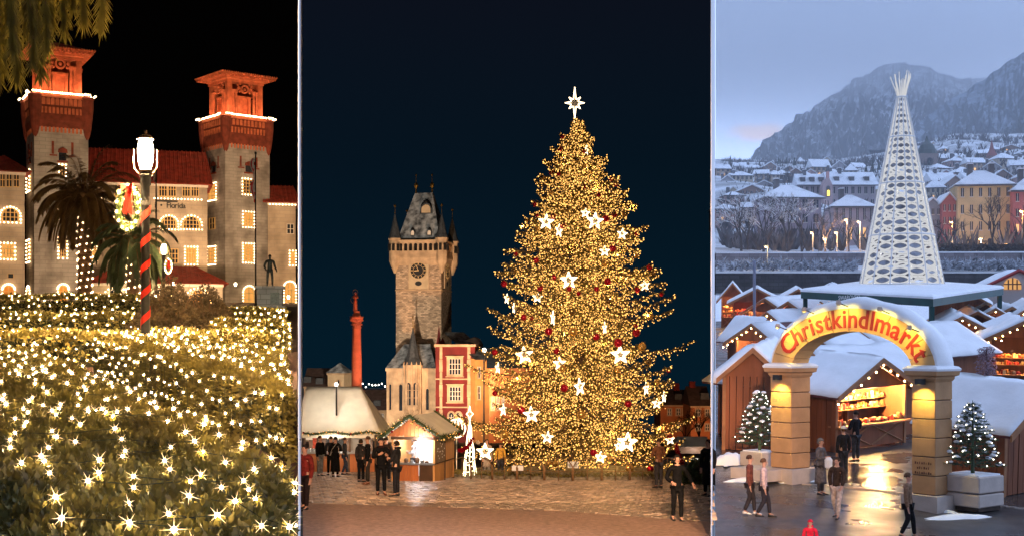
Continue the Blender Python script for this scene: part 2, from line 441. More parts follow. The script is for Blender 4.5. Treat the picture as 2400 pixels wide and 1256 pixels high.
    for s in (-1, 1): m.ball((hc.x + s*0.017*H, hc.y - 0.044*H, hc.z + 0.004*H), 0.0055*H, 6, 4)
    m.obj('eyes', EYE if skin is None else sk, body)
    m = MB(); m.loft([[(hc.x-0.007*H, hc.y-0.045*H, hc.z-0.018*H), (hc.x+0.007*H, hc.y-0.045*H, hc.z-0.018*H), (hc.x, hc.y-0.062*H, hc.z-0.016*H)],
                      [(hc.x-0.003*H, hc.y-0.045*H, hc.z+0.006*H), (hc.x+0.003*H, hc.y-0.045*H, hc.z+0.006*H), (hc.x, hc.y-0.05*H, hc.z+0.004*H)]])
    for s in (-1, 1): m.ball((hc.x + s*0.045*H, hc.y + 0.002*H, hc.z - 0.004*H), 0.011*H, 6, 4)
    m.obj('nose_and_ears', sk, body)
    if skin is None:
        m = MB(); m.cbox((hc.x, hc.y-0.046*H, hc.z-0.030*H), (0.022*H, 0.006*H, 0.005*H)); m.obj('mouth', cloth((0.30, 0.09, 0.08)), body)
    # jacket
    tm = cloth(top) if not hasattr(top, 'name') else top
    j = Chain()
    hem = 0.47 if coat is None else 0.52
    a = j.pt(L(0, 0, 0.62), (0.082*H, 0.064*H)); b = j.pt(L(0, 0, 0.74), (0.096*H, 0.070*H), a); t = j.pt(L(0, 0, 0.81), (0.066*H, 0.052*H), b); j.pt(L(0, -0.002, 0.85), 0.042*H, t)
    lo = j.pt(L(0, 0, 0.53), (0.090*H, 0.068*H), a); j.pt(L(0, 0, hem), (0.088*H, 0.066*H), lo)
    for S, el, w in wr:
        i1 = j.pt(S, 0.045*H, t); i2 = j.pt(el, 0.037*H, i1); j.pt(w, 0.029*H, i2)
    me = skin_mesh(j.v, j.e, j.r); me.materials.append(tm); link('jacket' if coat is None else 'coat', me, body)
    if coat is not None:
        n = 14; rings = []
        for k in range(6):
            f = k/5; z = 0.60 + (coat-0.60)*f; rx, ry = 0.094+0.03*f, 0.070+0.032*f
            rings.append([L(rx*cos(2*pi*i/n)*(1+0.05*f*sin(i*2.7)), ry*sin(2*pi*i/n)*(1+0.05*f*cos(i*1.9)) - 0.02*stride*f, z) for i in range(n)])
        m = MB(); m.loft(rings[::-1]); m.obj('coat_skirt', tm, body, smooth=True)
    # trousers and shoes
    tr = Chain(); p0 = tr.pt(L(0, 0, 0.53), (0.082*H, 0.062*H))
    for hp, kn, an, s in ank:
        a = tr.pt(hp, 0.058*H, p0); b = tr.pt(kn, 0.042*H, a); tr.pt(an + Vector((0, 0, 0.012*H)), 0.033*H, b)
    me = skin_mesh(tr.v, tr.e, tr.r); me.materials.append(cloth(legs) if not hasattr(legs, 'name') else legs); link('trousers', me, body)
    for hp, kn, an, s in ank:
        m = MB(); z0 = max(0.0, an.z - 0.047*H)
        rings = []
        for f, wx, hz in ((0.0, 0.020, 0.05), (0.25, 0.026, 0.055), (0.6, 0.028, 0.035), (0.9, 0.024, 0.022), (1.0, 0.012, 0.012)):
            yc = an.y + (0.03 - 0.15*f)*H; xc = an.x + s*0.01*f*H
            rings.append([(xc + wx*H*cos(2*pi*i/8), yc, z0 + hz*H*(0.5+0.5*sin(2*pi*i/8))) for i in range(8)])
        m.loft(rings[::-1]); m.obj('shoe', (shoe and cloth(shoe)) or (SHOE if skin is None else sk), body, smooth=True)
    # hair, hats
    n = 12
    if hat is not None or hair is not None:
        m = MB(); rings = []
        cc = L(0, 0.003, 0.932); big = 1.12 if hat is None else 1.2
        z0 = -0.5 if (hat is None and hood) else (-0.15 if hat is None else 0.22)
        for k in range(6):
            ph = math.asin(max(-1, min(1, z0))) + (pi/2 - math.asin(z0))*k/5
            rings.append([(cc.x + 0.047*big*H*cos(ph)*cos(2*pi*i/n), cc.y + (0.010*H if hat is None and sin(2*pi*i/n) < 0 and k < 3 else 0) + 0.054*big*H*cos(ph)*sin(2*pi*i/n), cc.z + 0.056*big*H*sin(ph)) for i in range(n)])
        m.loft(rings)
        m.obj('hair' if hat is None else 'hat', cloth(hat if hat is not None else hair), body, smooth=True)
        if hat is not None and hair is not None:
            m = MB(); m.lathe([(0.036*H, -0.03*H), (0.050*H, -0.01*H), (0.050*H, 0.02*H)], 10, tuple(L(0, 0.014, 0.925))); m.obj('hair', cloth(hair), body, smooth=True)
    if hood:
        m = MB(); c0 = L(0, 0.03, 0.85); m.lathe([(0.03*H, -0.02*H), (0.062*H, 0.0), (0.066*H, 0.02*H), (0.05*H, 0.035*H)], 10, tuple(c0)); m.obj('hood', tm, body, smooth=True)
    if scarf is not None:
        m = MB(); m.lathe([(0.035*H, -0.015*H), (0.056*H, -0.008*H), (0.056*H, 0.016*H), (0.04*H, 0.024*H)], 12, tuple(L(0, -0.004, 0.835))); m.obj('scarf', cloth(scarf), body, smooth=True)
    if bag is not None:
        col, side_ = bag
        m = MB(); bx = L(side_*0.13, 0.02, 0.47); m.cbox(bx, (0.05*H, 0.13*H, 0.12*H)); m.obj('bag', cloth(col), body)
        m = MB(); m.tube([L(side_*0.13, 0.02, 0.52), L(side_*0.10, -0.078, 0.66), L(-side_*0.07, -0.05, 0.825), L(-side_*0.05, 0.05, 0.83), L(side_*0.06, 0.08, 0.68), L(side_*0.13, 0.05, 0.52)], 0.006*H, 5); m.obj('strap', cloth((0.35, 0.33, 0.3)), body)
    return body
# ================================================================ LEFT PLACE: lit hedge garden and the towered hall
WARM = (1.0, 0.66, 0.30)
M['bulb_core'] = emit('bulb_core', (1.0, 0.68, 0.32), 520.0)
M['bulb_glare'] = emit('bulb_glare', (1.0, 0.70, 0.38), 3.2, False)  # spikes of starburst glare, built as glowing shape round the bulb
M['string'] = emit('string_bulb', (1.0, 0.66, 0.34), 14.0)
M['lantern_glow'] = emit('lantern_glow', (1.0, 0.80, 0.55), 40.0)
M['stone_l'] = masonry('tower_stone', (0.34, 0.31, 0.28), (0.25, 0.23, 0.21), 1.2, 0.42, var=0.08, bump=0.25, stain=0.9, stain_col=(0.12, 0.105, 0.095))
M['stone_w'] = masonry('wing_stone', (0.46, 0.37, 0.28), (0.36, 0.31, 0.26), 1.4, 0.5, var=0.05, bump=0.2, stain=0.7, stain_col=(0.19, 0.155, 0.12))
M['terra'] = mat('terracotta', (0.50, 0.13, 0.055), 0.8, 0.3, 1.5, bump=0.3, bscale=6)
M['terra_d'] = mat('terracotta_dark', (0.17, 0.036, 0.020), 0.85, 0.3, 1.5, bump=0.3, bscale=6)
M['rooftile'] = mat('roof_tile', (0.32, 0.045, 0.025), 0.75, 0.35, 1.2, bump=0.4, bscale=4)
M['yellow_frame'] = mat('window_frame_paint', (0.65, 0.42, 0.16), 0.7, 0.1, 4)
M['white_trim'] = mat('white_trim', (0.68, 0.62, 0.55), 0.8, 0.1, 3)
M['lit_pane'] = emit('lit_pane', (1.0, 0.45, 0.10), 0.9, False)
M['orange_door'] = mat('orange_shutter', (0.75, 0.30, 0.05), 0.6, 0.1, 4)
M['wire'] = mat('wire_green', (0.02, 0.03, 0.02), 0.6, 0.1, 20)

def bulbs(pts, r, parent, material=None, name='light_string'):
    m = MB()
    for p in pts: m.octa(p, r*random.uniform(0.85, 1.15))
    return m.obj(name, material or M['string'], parent, kind='stuff')
def outline_pts(pts, step, y):
    out = []; n = len(pts)
    for i in range(n):
        a, b = pts[i], pts[(i+1) % n]; L_ = math.hypot(b[0]-a[0], b[1]-a[1]); k = max(1, round(L_/step))
        for q in range(k): t = q/k; out.append((a[0]+(b[0]-a[0])*t, y, a[1]+(b[1]-a[1])*t))
    return out
def window_l(parent, x0, x1, z0, z1, nx, nz, shape='rect', frame=None, pane=None, string=True, tr=None, closed=True, sb=0.10, step=0.42):
    """window set into the plane y=0 (tr maps local points onto another side of the building)"""
    T = tr or (lambda p: p)
    def put(m): m.v = [tuple(T(p)) for p in m.v]; return m
    fm = frame or M['yellow_frame']
    out = arch_pts(x0, x1, z0, z1, 10) if shape == 'arch' else [(x0, z0), (x1, z0), (x1, z1), (x0, z1)]
    g = 0.10
    w = put(MB().prism(out, -0.03, 0.05)).obj('window', pane or M['dark_glass'], parent)
    fr = MB()
    # surround and bars
    cx = (x0+x1)/2
    n = len(out)
    for i in range(n):
        a, b = out[i], out[(i+1) % n]
        ca = (cx, (z0+z1)/2)
        ia = (a[0]+(ca[0]-a[0])*0.16, a[1]+(ca[1]-a[1])*0.10); ib = (b[0]+(ca[0]-b[0])*0.16, b[1]+(ca[1]-b[1])*0.10)
        fr.prism([a, b, ib, ia], -0.14, -0.02)
    for k in range(1, nx):
        x = x0+(x1-x0)*k/nx; top = z1
        if shape == 'arch':
            r = (x1-x0)/2; h = min(r, z1-z0); top = z1-h + h*sqrt(max(0, 1-((x-cx)/r)**2))
        fr.box(x-0.05, x+0.05, -0.10, -0.03, z0, top-0.03)
    for k in range(1, nz):
        z = z0+(z1-z0)*k/nz; xa, xb = x0, x1
        if shape == 'arch':
            r = (x1-x0)/2; h = min(r, z1-z0)
            if z > z1-h: q = r*sqrt(max(0, 1-((z-(z1-h))/h)**2)); xa, xb = cx-q, cx+q
        fr.box(xa+0.03, xb-0.03, -0.095, -0.035, z-0.04, z+0.04)
    put(fr).obj('frame', fm, w)
    if string:
        big = [(cx+(x-cx)*1.22, (z0+z1)/2+(z-(z0+z1)/2)*1.13) for x, z in out]
        bulbs([T(p) for p in outline_pts(big, step, -0.22)], sb, parent)
    return w

def tower(fr, px_r, row_shaft, row_par, row_bel, row_eave, row_tip, wins_f, wins_s, label):
    t = fr.empty('bell_tower', label, 'tower')
    W_ = fr.x(px_r); pxc = fr_px = None
    px0 = CX + fr.o.x/fr.o.y*F
    Z = lambda row: fr.z(px0, row)
    zs, zp, zb, ze, zt = Z(row_shaft), Z(row_par), Z(row_bel), Z(row_eave), Z(row_tip)
    MB().box(0, W_, 0, W_, 0, zs+0.6).obj('shaft', M['stone_l'], t)
    c = W_/2
    # corbelled gallery: flaring courses, brackets, corner turret bases
    sq = lambda h, z: [(c-h, c-h, z), (c+h, c-h, z), (c+h, c+h, z), (c-h, c+h, z)]
    h0, h1 = c, c*1.08; zc = zs + (zp-zs)*0.62
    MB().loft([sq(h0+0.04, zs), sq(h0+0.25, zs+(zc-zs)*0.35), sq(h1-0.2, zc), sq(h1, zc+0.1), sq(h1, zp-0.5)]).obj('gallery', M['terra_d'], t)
    nb = 11
    br = MB()
    for k in range(nb):
        x = c-h0*0.72 + 1.44*h0*k/(nb-1)
        for s in range(4):
            q = MB().loft([[(x-0.12, c-h0-0.02, zs-0.55), (x+0.12, c-h0-0.02, zs-0.55), (x+0.12, c-h0+0.1, zs-0.55), (x-0.12, c-h0+0.1, zs-0.55)],
                           [(x-0.14, c-h1+0.05, zc-0.1), (x+0.14, c-h1+0.05, zc-0.1), (x+0.14, c-h0+0.1, zc-0.1), (x-0.14, c-h0+0.1, zc-0.1)]])
            a = s*pi/2
            q.v = [(c+(p[0]-c)*cos(a)-(p[1]-c)*sin(a), c+(p[0]-c)*sin(a)+(p[1]-c)*cos(a), p[2]) for p in q.v]
            br.add(q.v, q.f)
    br.obj('corbels', M['terra'], t, kind='stuff')
    for i, j in ((0,0),(1,0),(0,1),(1,1)):
        xx, yy = c+(2*i-1)*h1*0.88, c+(2*j-1)*h1*0.88
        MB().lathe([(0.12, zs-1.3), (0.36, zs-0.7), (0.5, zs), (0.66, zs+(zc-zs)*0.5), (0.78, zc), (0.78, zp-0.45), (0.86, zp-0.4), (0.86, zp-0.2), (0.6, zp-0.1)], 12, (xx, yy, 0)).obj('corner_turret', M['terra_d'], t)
    # arcaded band under the parapet
    ar = MB()
    for s in range(4):
        a = s*pi/2
        for k in range(9):
            x = c-h1*0.62+1.24*h1*k/8
            q = MB().prism(arch_pts(x-0.2, x+0.2, zc+0.15, zc+1.0, 6), c-h1-0.04, c-h1+0.1)
            q.v = [(c+(p[0]-c)*cos(a)-(p[1]-c)*sin(a), c+(p[0]-c)*sin(a)+(p[1]-c)*cos(a), p[2]) for p in q.v]
            ar.add(q.v, q.f)
    ar.obj('blind_arcade', M['terra'], t, kind='stuff')
    # parapet ledge and its string of bulbs
    MB().loft([sq(h1+0.12, zp-0.5), sq(h1+0.12, zp-0.15), sq(h1-0.25, zp-0.1), sq(h1-0.25, zp-0.5)]).obj('ledge', M['terra'], t)
    loop = [(c-h1, c-h1), (c+h1, c-h1), (c+h1, c+h1), (c-h1, c+h1)]
    pts = []
    for i in range(4):
        a, b = loop[i], loop[(i+1) % 4]
        for q in range(34):
            f = q/34; bulge = 0.35*sin(pi*f) if 0 else (0.32 if (f < 0.12 or f > 0.88) else 0.0)
            ex, ey = ((a[0]+b[0])/2-c), ((a[1]+b[1])/2-c); L_ = math.hypot(ex, ey)
            pts.append((a[0]+(b[0]-a[0])*f+ex/L_*(0.22+bulge), a[1]+(b[1]-a[1])*f+ey/L_*(0.22+bulge), zp+0.05))
    bulbs(pts, 0.13, t)
    # belfry: corner piers, paired columns, openings, cartouches, entablature
    hb = c*0.80; zt2 = ze-0.9
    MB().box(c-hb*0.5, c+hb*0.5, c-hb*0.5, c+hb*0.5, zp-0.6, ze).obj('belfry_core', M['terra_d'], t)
    for i in (-1, 1):
        for j in (-1, 1):
            MB().cbox((c+i*hb*0.86, c+j*hb*0.86, (zp-0.5+ze)/2), (hb*0.26, hb*0.26, ze-zp+0.5)).obj('corner_pier', M['terra'], t)
    zcol = zb
    for s in range(4):
        a = s*pi/2
        R_ = lambda x, y: (c+x*cos(a)-y*sin(a), c+x*sin(a)+y*cos(a))
        for x in (-0.66, -0.50, 0.50, 0.66):
            X, Y = R_(x*hb, -hb*0.98)
            MB().lathe([(0.30, zp-0.4), (0.30, zp+0.4), (0.19, zp+0.5), (0.16, zcol-0.5), (0.2, zcol-0.45), (0.29, zcol-0.1), (0.29, zcol)], 9, (X, Y, 0)).obj('column', M['terra'], t, smooth=False)
        m = MB()
        q = MB().box(-hb*0.36, -hb*0.24, -hb*0.9, -hb*0.7, zp-0.4, zcol-1.0); m.add(q.v, q.f)
        q = MB().box(hb*0.24, hb*0.36, -hb*0.9, -hb*0.7, zp-0.4, zcol-1.0); m.add(q.v, q.f)
        q = MB().box(-hb*0.38, hb*0.38, -hb*0.92, -hb*0.7, zcol-1.0, zcol-0.75); m.add(q.v, q.f)
        q = MB().box(-hb*0.24, hb*0.24, -hb*0.72, -hb*0.5, zp-0.4, zcol-1.0); m.add(q.v, q.f)
        m.v = [(*R_(p[0], p[1]), p[2]) for p in m.v]; m.obj('belfry_opening', M['terra'], t, kind='stuff')
        m = MB()
        for k in range(14):
            b0, b1 = 2*pi*k/14, 2*pi*(k+1)/14; zc_ = zcol+0.25; r0, r1 = 0.62, 0.44
            m.prism([(r0*cos(b0), zc_+r0*sin(b0)), (r0*cos(b1), zc_+r0*sin(b1)), (r1*cos(b1), zc_+r1*sin(b1)), (r1*cos(b0), zc_+r1*sin(b0))], -hb*1.0, -hb*0.85)
        for sx_ in (-1, 1):
            for (ux, uz, rr) in ((0.95, 0.1, 0.26), (1.25, -0.25, 0.2), (0.8, -0.4, 0.2), (1.1, 0.55, 0.2), (0.75, 0.7, 0.16)):
                m.ball((sx_*ux, -hb*0.93, zcol+0.25+uz), rr, 7, 5)
        m.ball((0, -hb*0.92, zcol+0.25), 0.22, 7, 5)
        m.v = [(*R_(p[0], p[1]), p[2]) for p in m.v]; m.obj('cartouche', M['terra'], t, kind='stuff')
    MB().loft([sq(hb*1.04, zt2), sq(hb*1.04, zt2+0.35), sq(hb*1.12, zt2+0.45), sq(hb*1.14, ze-0.1)]).obj('entablature', M['terra'], t)
    # eaves: rafters under a low tiled hip
    he = c*1.20
    MB().loft([sq(he, ze), sq(he, ze+0.16)]).obj('eave', M['terra'], t)
    rf = MB()
    for s in range(4):
        a = s*pi/2
        for k in range(15):
            x = -he+0.2+(2*he-0.4)*k/14
            q = MB().box(x-0.1, x+0.1, -he+0.05, -hb*1.05, ze-0.22, ze-0.01)
            q.v = [(c+p[0]*cos(a)-p[1]*sin(a), c+p[0]*sin(a)+p[1]*cos(a), p[2]) for p in q.v]; rf.add(q.v, q.f)
    rf.obj('rafters', M['terra'], t, kind='stuff')
    roof = MB().loft([sq(he+0.05, ze+0.16), sq(0.1, zt)]).obj('roof', M['rooftile'], t)
    ed = MB()
    for s in range(4):
        a = s*pi/2
        for k in range(26):
            x = -he+2*he*k/25
            q = MB().ball((x, -he-0.05, ze+0.2), 0.13, 6, 4)
            q.v = [(c+p[0]*cos(a)-p[1]*sin(a), c+p[0]*sin(a)+p[1]*cos(a), p[2]) for p in q.v]; ed.add(q.v, q.f)
    ed.obj('tile_ends', M['terra'], roof, kind='stuff')
    # slim niches and the small arched window near the top of each visible side
    side = lambda p: (p[1], W_-p[0], p[2])
    for T in ((lambda p: p), side):
        zz = zs-1.2
        m = MB()
        for x in (0.34, 0.70):
            m.box(W_*x-0.13, W_*x+0.13, -0.06, 0.02, zz-1.9, zz-0.4)
        m.box(W_*0.28, W_*0.42, -0.08, 0.02, zz-2.12, zz-1.95); m.box(W_*0.64, W_*0.76, -0.08, 0.02, zz-2.12, zz-1.95)
        m.v = [T(p) for p in m.v]; m.obj('niche', M['terra_d'], t, kind='stuff')
        w = MB().prism(arch_pts(W_*0.45, W_*0.59, zz-2.6, zz-1.2, 8), -0.05, 0.02); w.v = [T(p) for p in w.v]; w.obj('window', M['dark_glass'], t)
        hd = MB().prism([(W_*0.43, zz-1.7), (W_*0.61, zz-1.7), (W_*0.60, zz-1.3), (W_*0.52, zz-1.05), (W_*0.44, zz-1.3)], -0.22, -0.06); hd.v = [T(p) for p in hd.v]; hd.obj('hood', M['terra_d'], t)
        sl = MB().box(W_*0.42, W_*0.62, -0.16, 0.0, zz-2.85, zz-2.65); sl.v = [T(p) for p in sl.v]; sl.obj('sill', M['terra_d'], t)
    for (a, b, r0, r1, nx, nz, sh, kw) in wins_f:
        x0, z1 = fr.uv(a, r0); x1, z0 = fr.uv(b, r1)
        window_l(t, x0, x1, max(0.05, z0), z1, nx, nz, sh, **kw)
    for (f0, f1, r0, r1, nx, nz, sh, kw) in wins_s:
        z0, z1 = Z(r1), Z(r0)
        window_l(t, W_*f0, W_*f1, z0, z1, nx, nz, sh, tr=side, **kw)
    # assumed red floodlights, unseen, set on the gallery floor to light the belfry
    for i in (-1, 1):
        for j in (-1, 1):
            fl = point_light('assumed_belfry_light', (c+i*h1*0.93, c+j*h1*0.93, zp+0.35), (1.0, 0.45, 0.24), 300, 0.15, t)
    point_light('assumed_belfry_light', (c, c-h1*1.0, zp+0.25), (1.0, 0.45, 0.24), 240, 0.15, t)
    point_light('assumed_belfry_light', (c-h1*1.0, c, zp+0.25), (1.0, 0.45, 0.24), 200, 0.15, t)
    return t
LIT = dict(pane=M['lit_pane'])
fL = Frame(80, 716, 149, 29)
tower(fL, 207, 296, 216, 146, 112, 82, [(138, 155, 560, 603, 3, 5, 'rect', {}), (138, 155, 476, 515, 3, 4, 'rect', {}), (137, 158, 668, 712, 2, 3, 'arch', dict(pane=M['orange_door'])), (139,152,388,412,2,2,'rect',{})],
      [(0.30, 0.62, 396, 440, 2, 4, 'rect', {}), (0.30, 0.62, 562, 608, 2, 4, 'rect', {}), (0.28, 0.66, 670, 712, 2, 3, 'arch', {})],
      'grey stone tower with red lit belfry, behind the tall palm')
fR = Frame(528, 716, 182, 40)
tower(fR, 632, 336, 268, 205, 172, 152, [(569, 591, 421, 456, 3, 4, 'rect', {}), (570, 592, 498, 532, 3, 4, 'rect', LIT), (570, 592, 573, 614, 3, 5, 'rect', LIT), (571, 595, 672, 716, 2, 3, 'arch', LIT)],
      [(0.28, 0.62, 427, 463, 2, 4, 'rect', LIT), (0.30, 0.60, 577, 615, 2, 4, 'rect', LIT), (0.32, 0.58, 506, 534, 2, 2, 'rect', dict(string=False))],
      'grey stone tower with red lit belfry, beside the flagpole and the bronze statue')

def wing(fr, px0, px1, row_eave, row_ridge, depth, label, wins, strings=(), roof_inset=0.0, name='hall_wing', band=None, ridge_back=0.5):
    t = fr.empty(name, label, 'building')
    x0, x1 = fr.x(px0), fr.x(px1); zc = (px0+px1)/2
    ze = fr.z(zc, row_eave); zr = fr.z(zc, row_ridge, depth*ridge_back)
    MB().box(x0, x1, 0, depth, 0, ze).obj('wall', M['stone_w'], t)
    MB().box(x0-0.1, x1+0.1, -0.35, -0.002, ze-0.35, ze-0.05).obj('cornice', M['white_trim'], t)
    m = MB(); o = 0.7
    m.add([(x0-o, -o, ze), (x1+o, -o, ze), (x1+o, depth+o, ze), (x0-o, depth+o, ze), (x0+roof_inset, depth*ridge_back, zr), (x1-roof_inset, depth*ridge_back, zr)],
          [(3,2,1,0), (0,1,5,4), (1,2,5), (2,3,4,5), (3,0,4)])
    rf = m.obj('roof', M['rooftile'], t)
    rb = MB(); nrib = int((x1-x0+2*o)/0.55)
    for k in range(nrib+1):
        x = x0-o+(x1-x0+2*o)*k/nrib
        xt = max(x0+roof_inset, min(x1-roof_inset, x))
        rb.tube([(x, -o-0.02, ze+0.03), (xt, depth*ridge_back-0.05, zr+0.03)], 0.09, 4)
    rb.obj('tile_rows', M['rooftile'], rf, kind='stuff')
    for (a, b, r0, r1, nx, nz, sh, kw) in wins:
        xa, za = fr.uv(a, r0); xb, zb = fr.uv(b, r1)
        window_l(t, xa, xb, max(0.05, zb), za, nx, nz, sh, **kw)
    for (a, b, row) in strings:
        xa, za = fr.uv(a, row); xb, _ = fr.uv(b, row); k = int((xb-xa)/0.42)
        bulbs([(xa+(xb-xa)*i/k, -0.42, za) for i in range(k+1)], 0.10, t)
    return t, ze
NS = dict(string=False)
fc = Frame(208, 716, 172, 16)
tc_, zec = wing(fc, 190, 486, 430, 352, 14, 'grey central wing with yellow window row and Gothic lettering, between the towers',
     [(372, 392, 427, 462, 3, 2, 'rect', NS), (394, 413, 427, 462, 3, 2, 'rect', NS), (427, 446, 427, 462, 3, 2, 'rect', NS), (448, 466, 427, 462, 3, 2, 'rect', NS), (268, 292, 427, 462, 3, 2, 'rect', NS), (300, 322, 427, 462, 3, 2, 'rect', NS),
      (428, 469, 507, 537, 5, 3, 'arch', {}), (378, 414, 507, 537, 5, 3, 'arch', {}), (262, 300, 507, 537, 5, 3, 'arch', {}),
      (436, 460, 581, 618, 4, 3, 'rect', LIT), (216, 226, 580, 610, 2, 3, 'rect', LIT), (395, 418, 583, 618, 3, 3, 'rect', NS)],
     [(362, 472, 466), (230, 330, 466)])
MB().box(fc.x(365), fc.x(416), -0.9, -0.5, fc.z(390, 475), fc.z(390, 472)).obj('lamp_bar', M['black_metal'], tc_)
for ch_, px_, sz_ in (('i', 364, 1.0), ('\u2022', 378, 1.0), ('F', 394, 1.05), ('l', 400, 1.0), ('o', 406, 1.0), ('r', 412.5, 1.0), ('i', 418, 1.0), ('d', 424, 1.0), ('a', 431.5, 1.0)):
    me = text_mesh(ch_, sz_*1.05, 0.04, 0.012); me.materials.append(M['black_metal']); link('letter', me, tc_, (fc.x(px_), -0.05, fc.z(400, 488)), (radians(90), 0, 0))
fl = Frame(-60, 716, 146, 24)
wing(fl, -60, 58, 402, 366, 12, 'tan stone wing with orange shutter, next to the tall palm tower',
     [(0, 12, 404, 440, 2, 2, 'rect', NS), (15, 28, 404, 440, 2, 2, 'rect', NS), (32, 45, 404, 440, 2, 2, 'rect', NS), (4, 44, 487, 521, 4, 3, 'arch', {}), (4, 32, 572, 606, 4, 3, 'rect', LIT), (8, 32, 668, 712, 2, 3, 'arch', dict(pane=M['orange_door'])), (18, 32, 641, 652, 1, 1, 'rect', NS)], [], 2.0)
fw = Frame(632, 716, 186, 14)
wing(fw, 628, 693, 476, 436, 12, 'brown wing with a pink red roof behind the statue',
     [(672, 689, 525, 549, 2, 2, 'rect', dict(string=False, frame=M['white_trim'])), (680, 692, 590, 620, 3, 3, 'rect', LIT), (668, 691, 662, 712, 3, 3, 'arch', dict(pane=M['lit_pane'])), ], [(632, 692, 480)], 0.0)
# porch in front of the central wing
fp = Frame(214, 716, 160, 16)
wing(fp, 214, 522, 664, 624, 10, 'low arcade porch with red tiled roof between the towers',
     [(247, 297, 675, 714, 5, 3, 'arch', dict(frame=M['white_trim'])), (350, 398, 675, 714, 4, 3, 'arch', dict(frame=M['white_trim'])), (440, 488, 677, 714, 4, 3, 'arch', dict(frame=M['white_trim'], pane=M['lit_pane'])), (222, 238, 685, 714, 2, 2, 'rect', NS), (310, 338, 685, 714, 3, 2, 'rect', NS)], [], 3.2, name='porch', ridge_back=0.9)

# assumed floodlights, unseen behind the boundary hedge, added to light the walls
def flood(px, d, target, power, label, col=(1.0, 0.66, 0.38), ang=75):
    b = PG(px, d, gl); t = thing('added_flood_light', label, 'floodlight', b)
    MB().cbox((0, 0, 0.25), (0.5, 0.3, 0.35)).obj('housing', M['black_metal'], t)
    MB().cbox((0, 0, 0.04), (0.3, 0.5, 0.08)).obj('foot', M['black_metal'], t)
    spot_light('added_flood_lamp', (0, 0.25, 0.5), Vector(target)-b, col, power, ang, 0.8, 0.2, t)
flood(95, 112, P(140, 430, 149), 24000, 'assumed black floodlight at the foot of the palm side tower')
flood(330, 125, P(350, 520, 172), 24000, 'assumed black floodlight aimed at the central wing')
flood(520, 130, P(575, 430, 182), 34000, 'assumed black floodlight at the foot of the flagpole side tower')
flood(440, 140, P(492, 430, 186), 26000, 'assumed black floodlight aimed at the side of the flagpole tower', ang=45)
flood(640, 140, P(670, 580, 186), 5000, 'assumed black floodlight aimed at the brown wing', (1.0, 0.7, 0.45))
flood(10, 115, P(25, 540, 146), 6000, 'assumed black floodlight aimed at the tan wing', (1.0, 0.6, 0.3))

flood(622, 104, P(630, 640, 118), 2600, 'black floodlight added to brighten the statue and pedestal', (0.95, 0.9, 0.75), 60)  # added lamp, put in to lift the dark statue and its pedestal
# ---------------------------------------------------------------- hedges
M['leaf_h'] = mat('hedge_leaf', (0.135, 0.110, 0.026), 0.5, 0.55, 2.2, spec=0.35)
translucent(M['leaf_h'], 0.35)
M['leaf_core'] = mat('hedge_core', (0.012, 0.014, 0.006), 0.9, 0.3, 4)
def glare_bulb_mesh(r_core, r_ray, nray, seed):  # real bulb core, plus lens glare modelled as glowing rays
    rnd = random.Random(seed); m = MB(); m.octa((0, 0, 0), r_core); n0 = len(m.f)
    dirs = []
    for k in range(nray):
        a = 2*pi*k/nray
        dirs.append(Vector((cos(a), 0.12*(-1)**k, sin(a))).normalized())
    for k_, d in enumerate(dirs):
        L_ = r_ray*(1.0 if k_ % 2 == 0 else 0.72)*rnd.uniform(0.85, 1.1); a = d.orthogonal().normalized()*r_core*0.24; b = d.cross(a)
        m.add([a, b, -a, -b, d*L_], [(0,1,4), (1,2,4), (2,3,4), (3,0,4)])
    me = m.mesh('glare_bulb'); me.materials.append(M['bulb_core']); me.materials.append(M['bulb_glare'])
    for i, p in enumerate(me.polygons): p.material_index = 0 if i < n0 else 1
    return me
STARS = [glare_bulb_mesh(0.0175, 0.074, 8, s) for s in range(5)]
GLARE_BULBS_S = [glare_bulb_mesh(0.019, 0.078, 8, s+9) for s in range(4)]
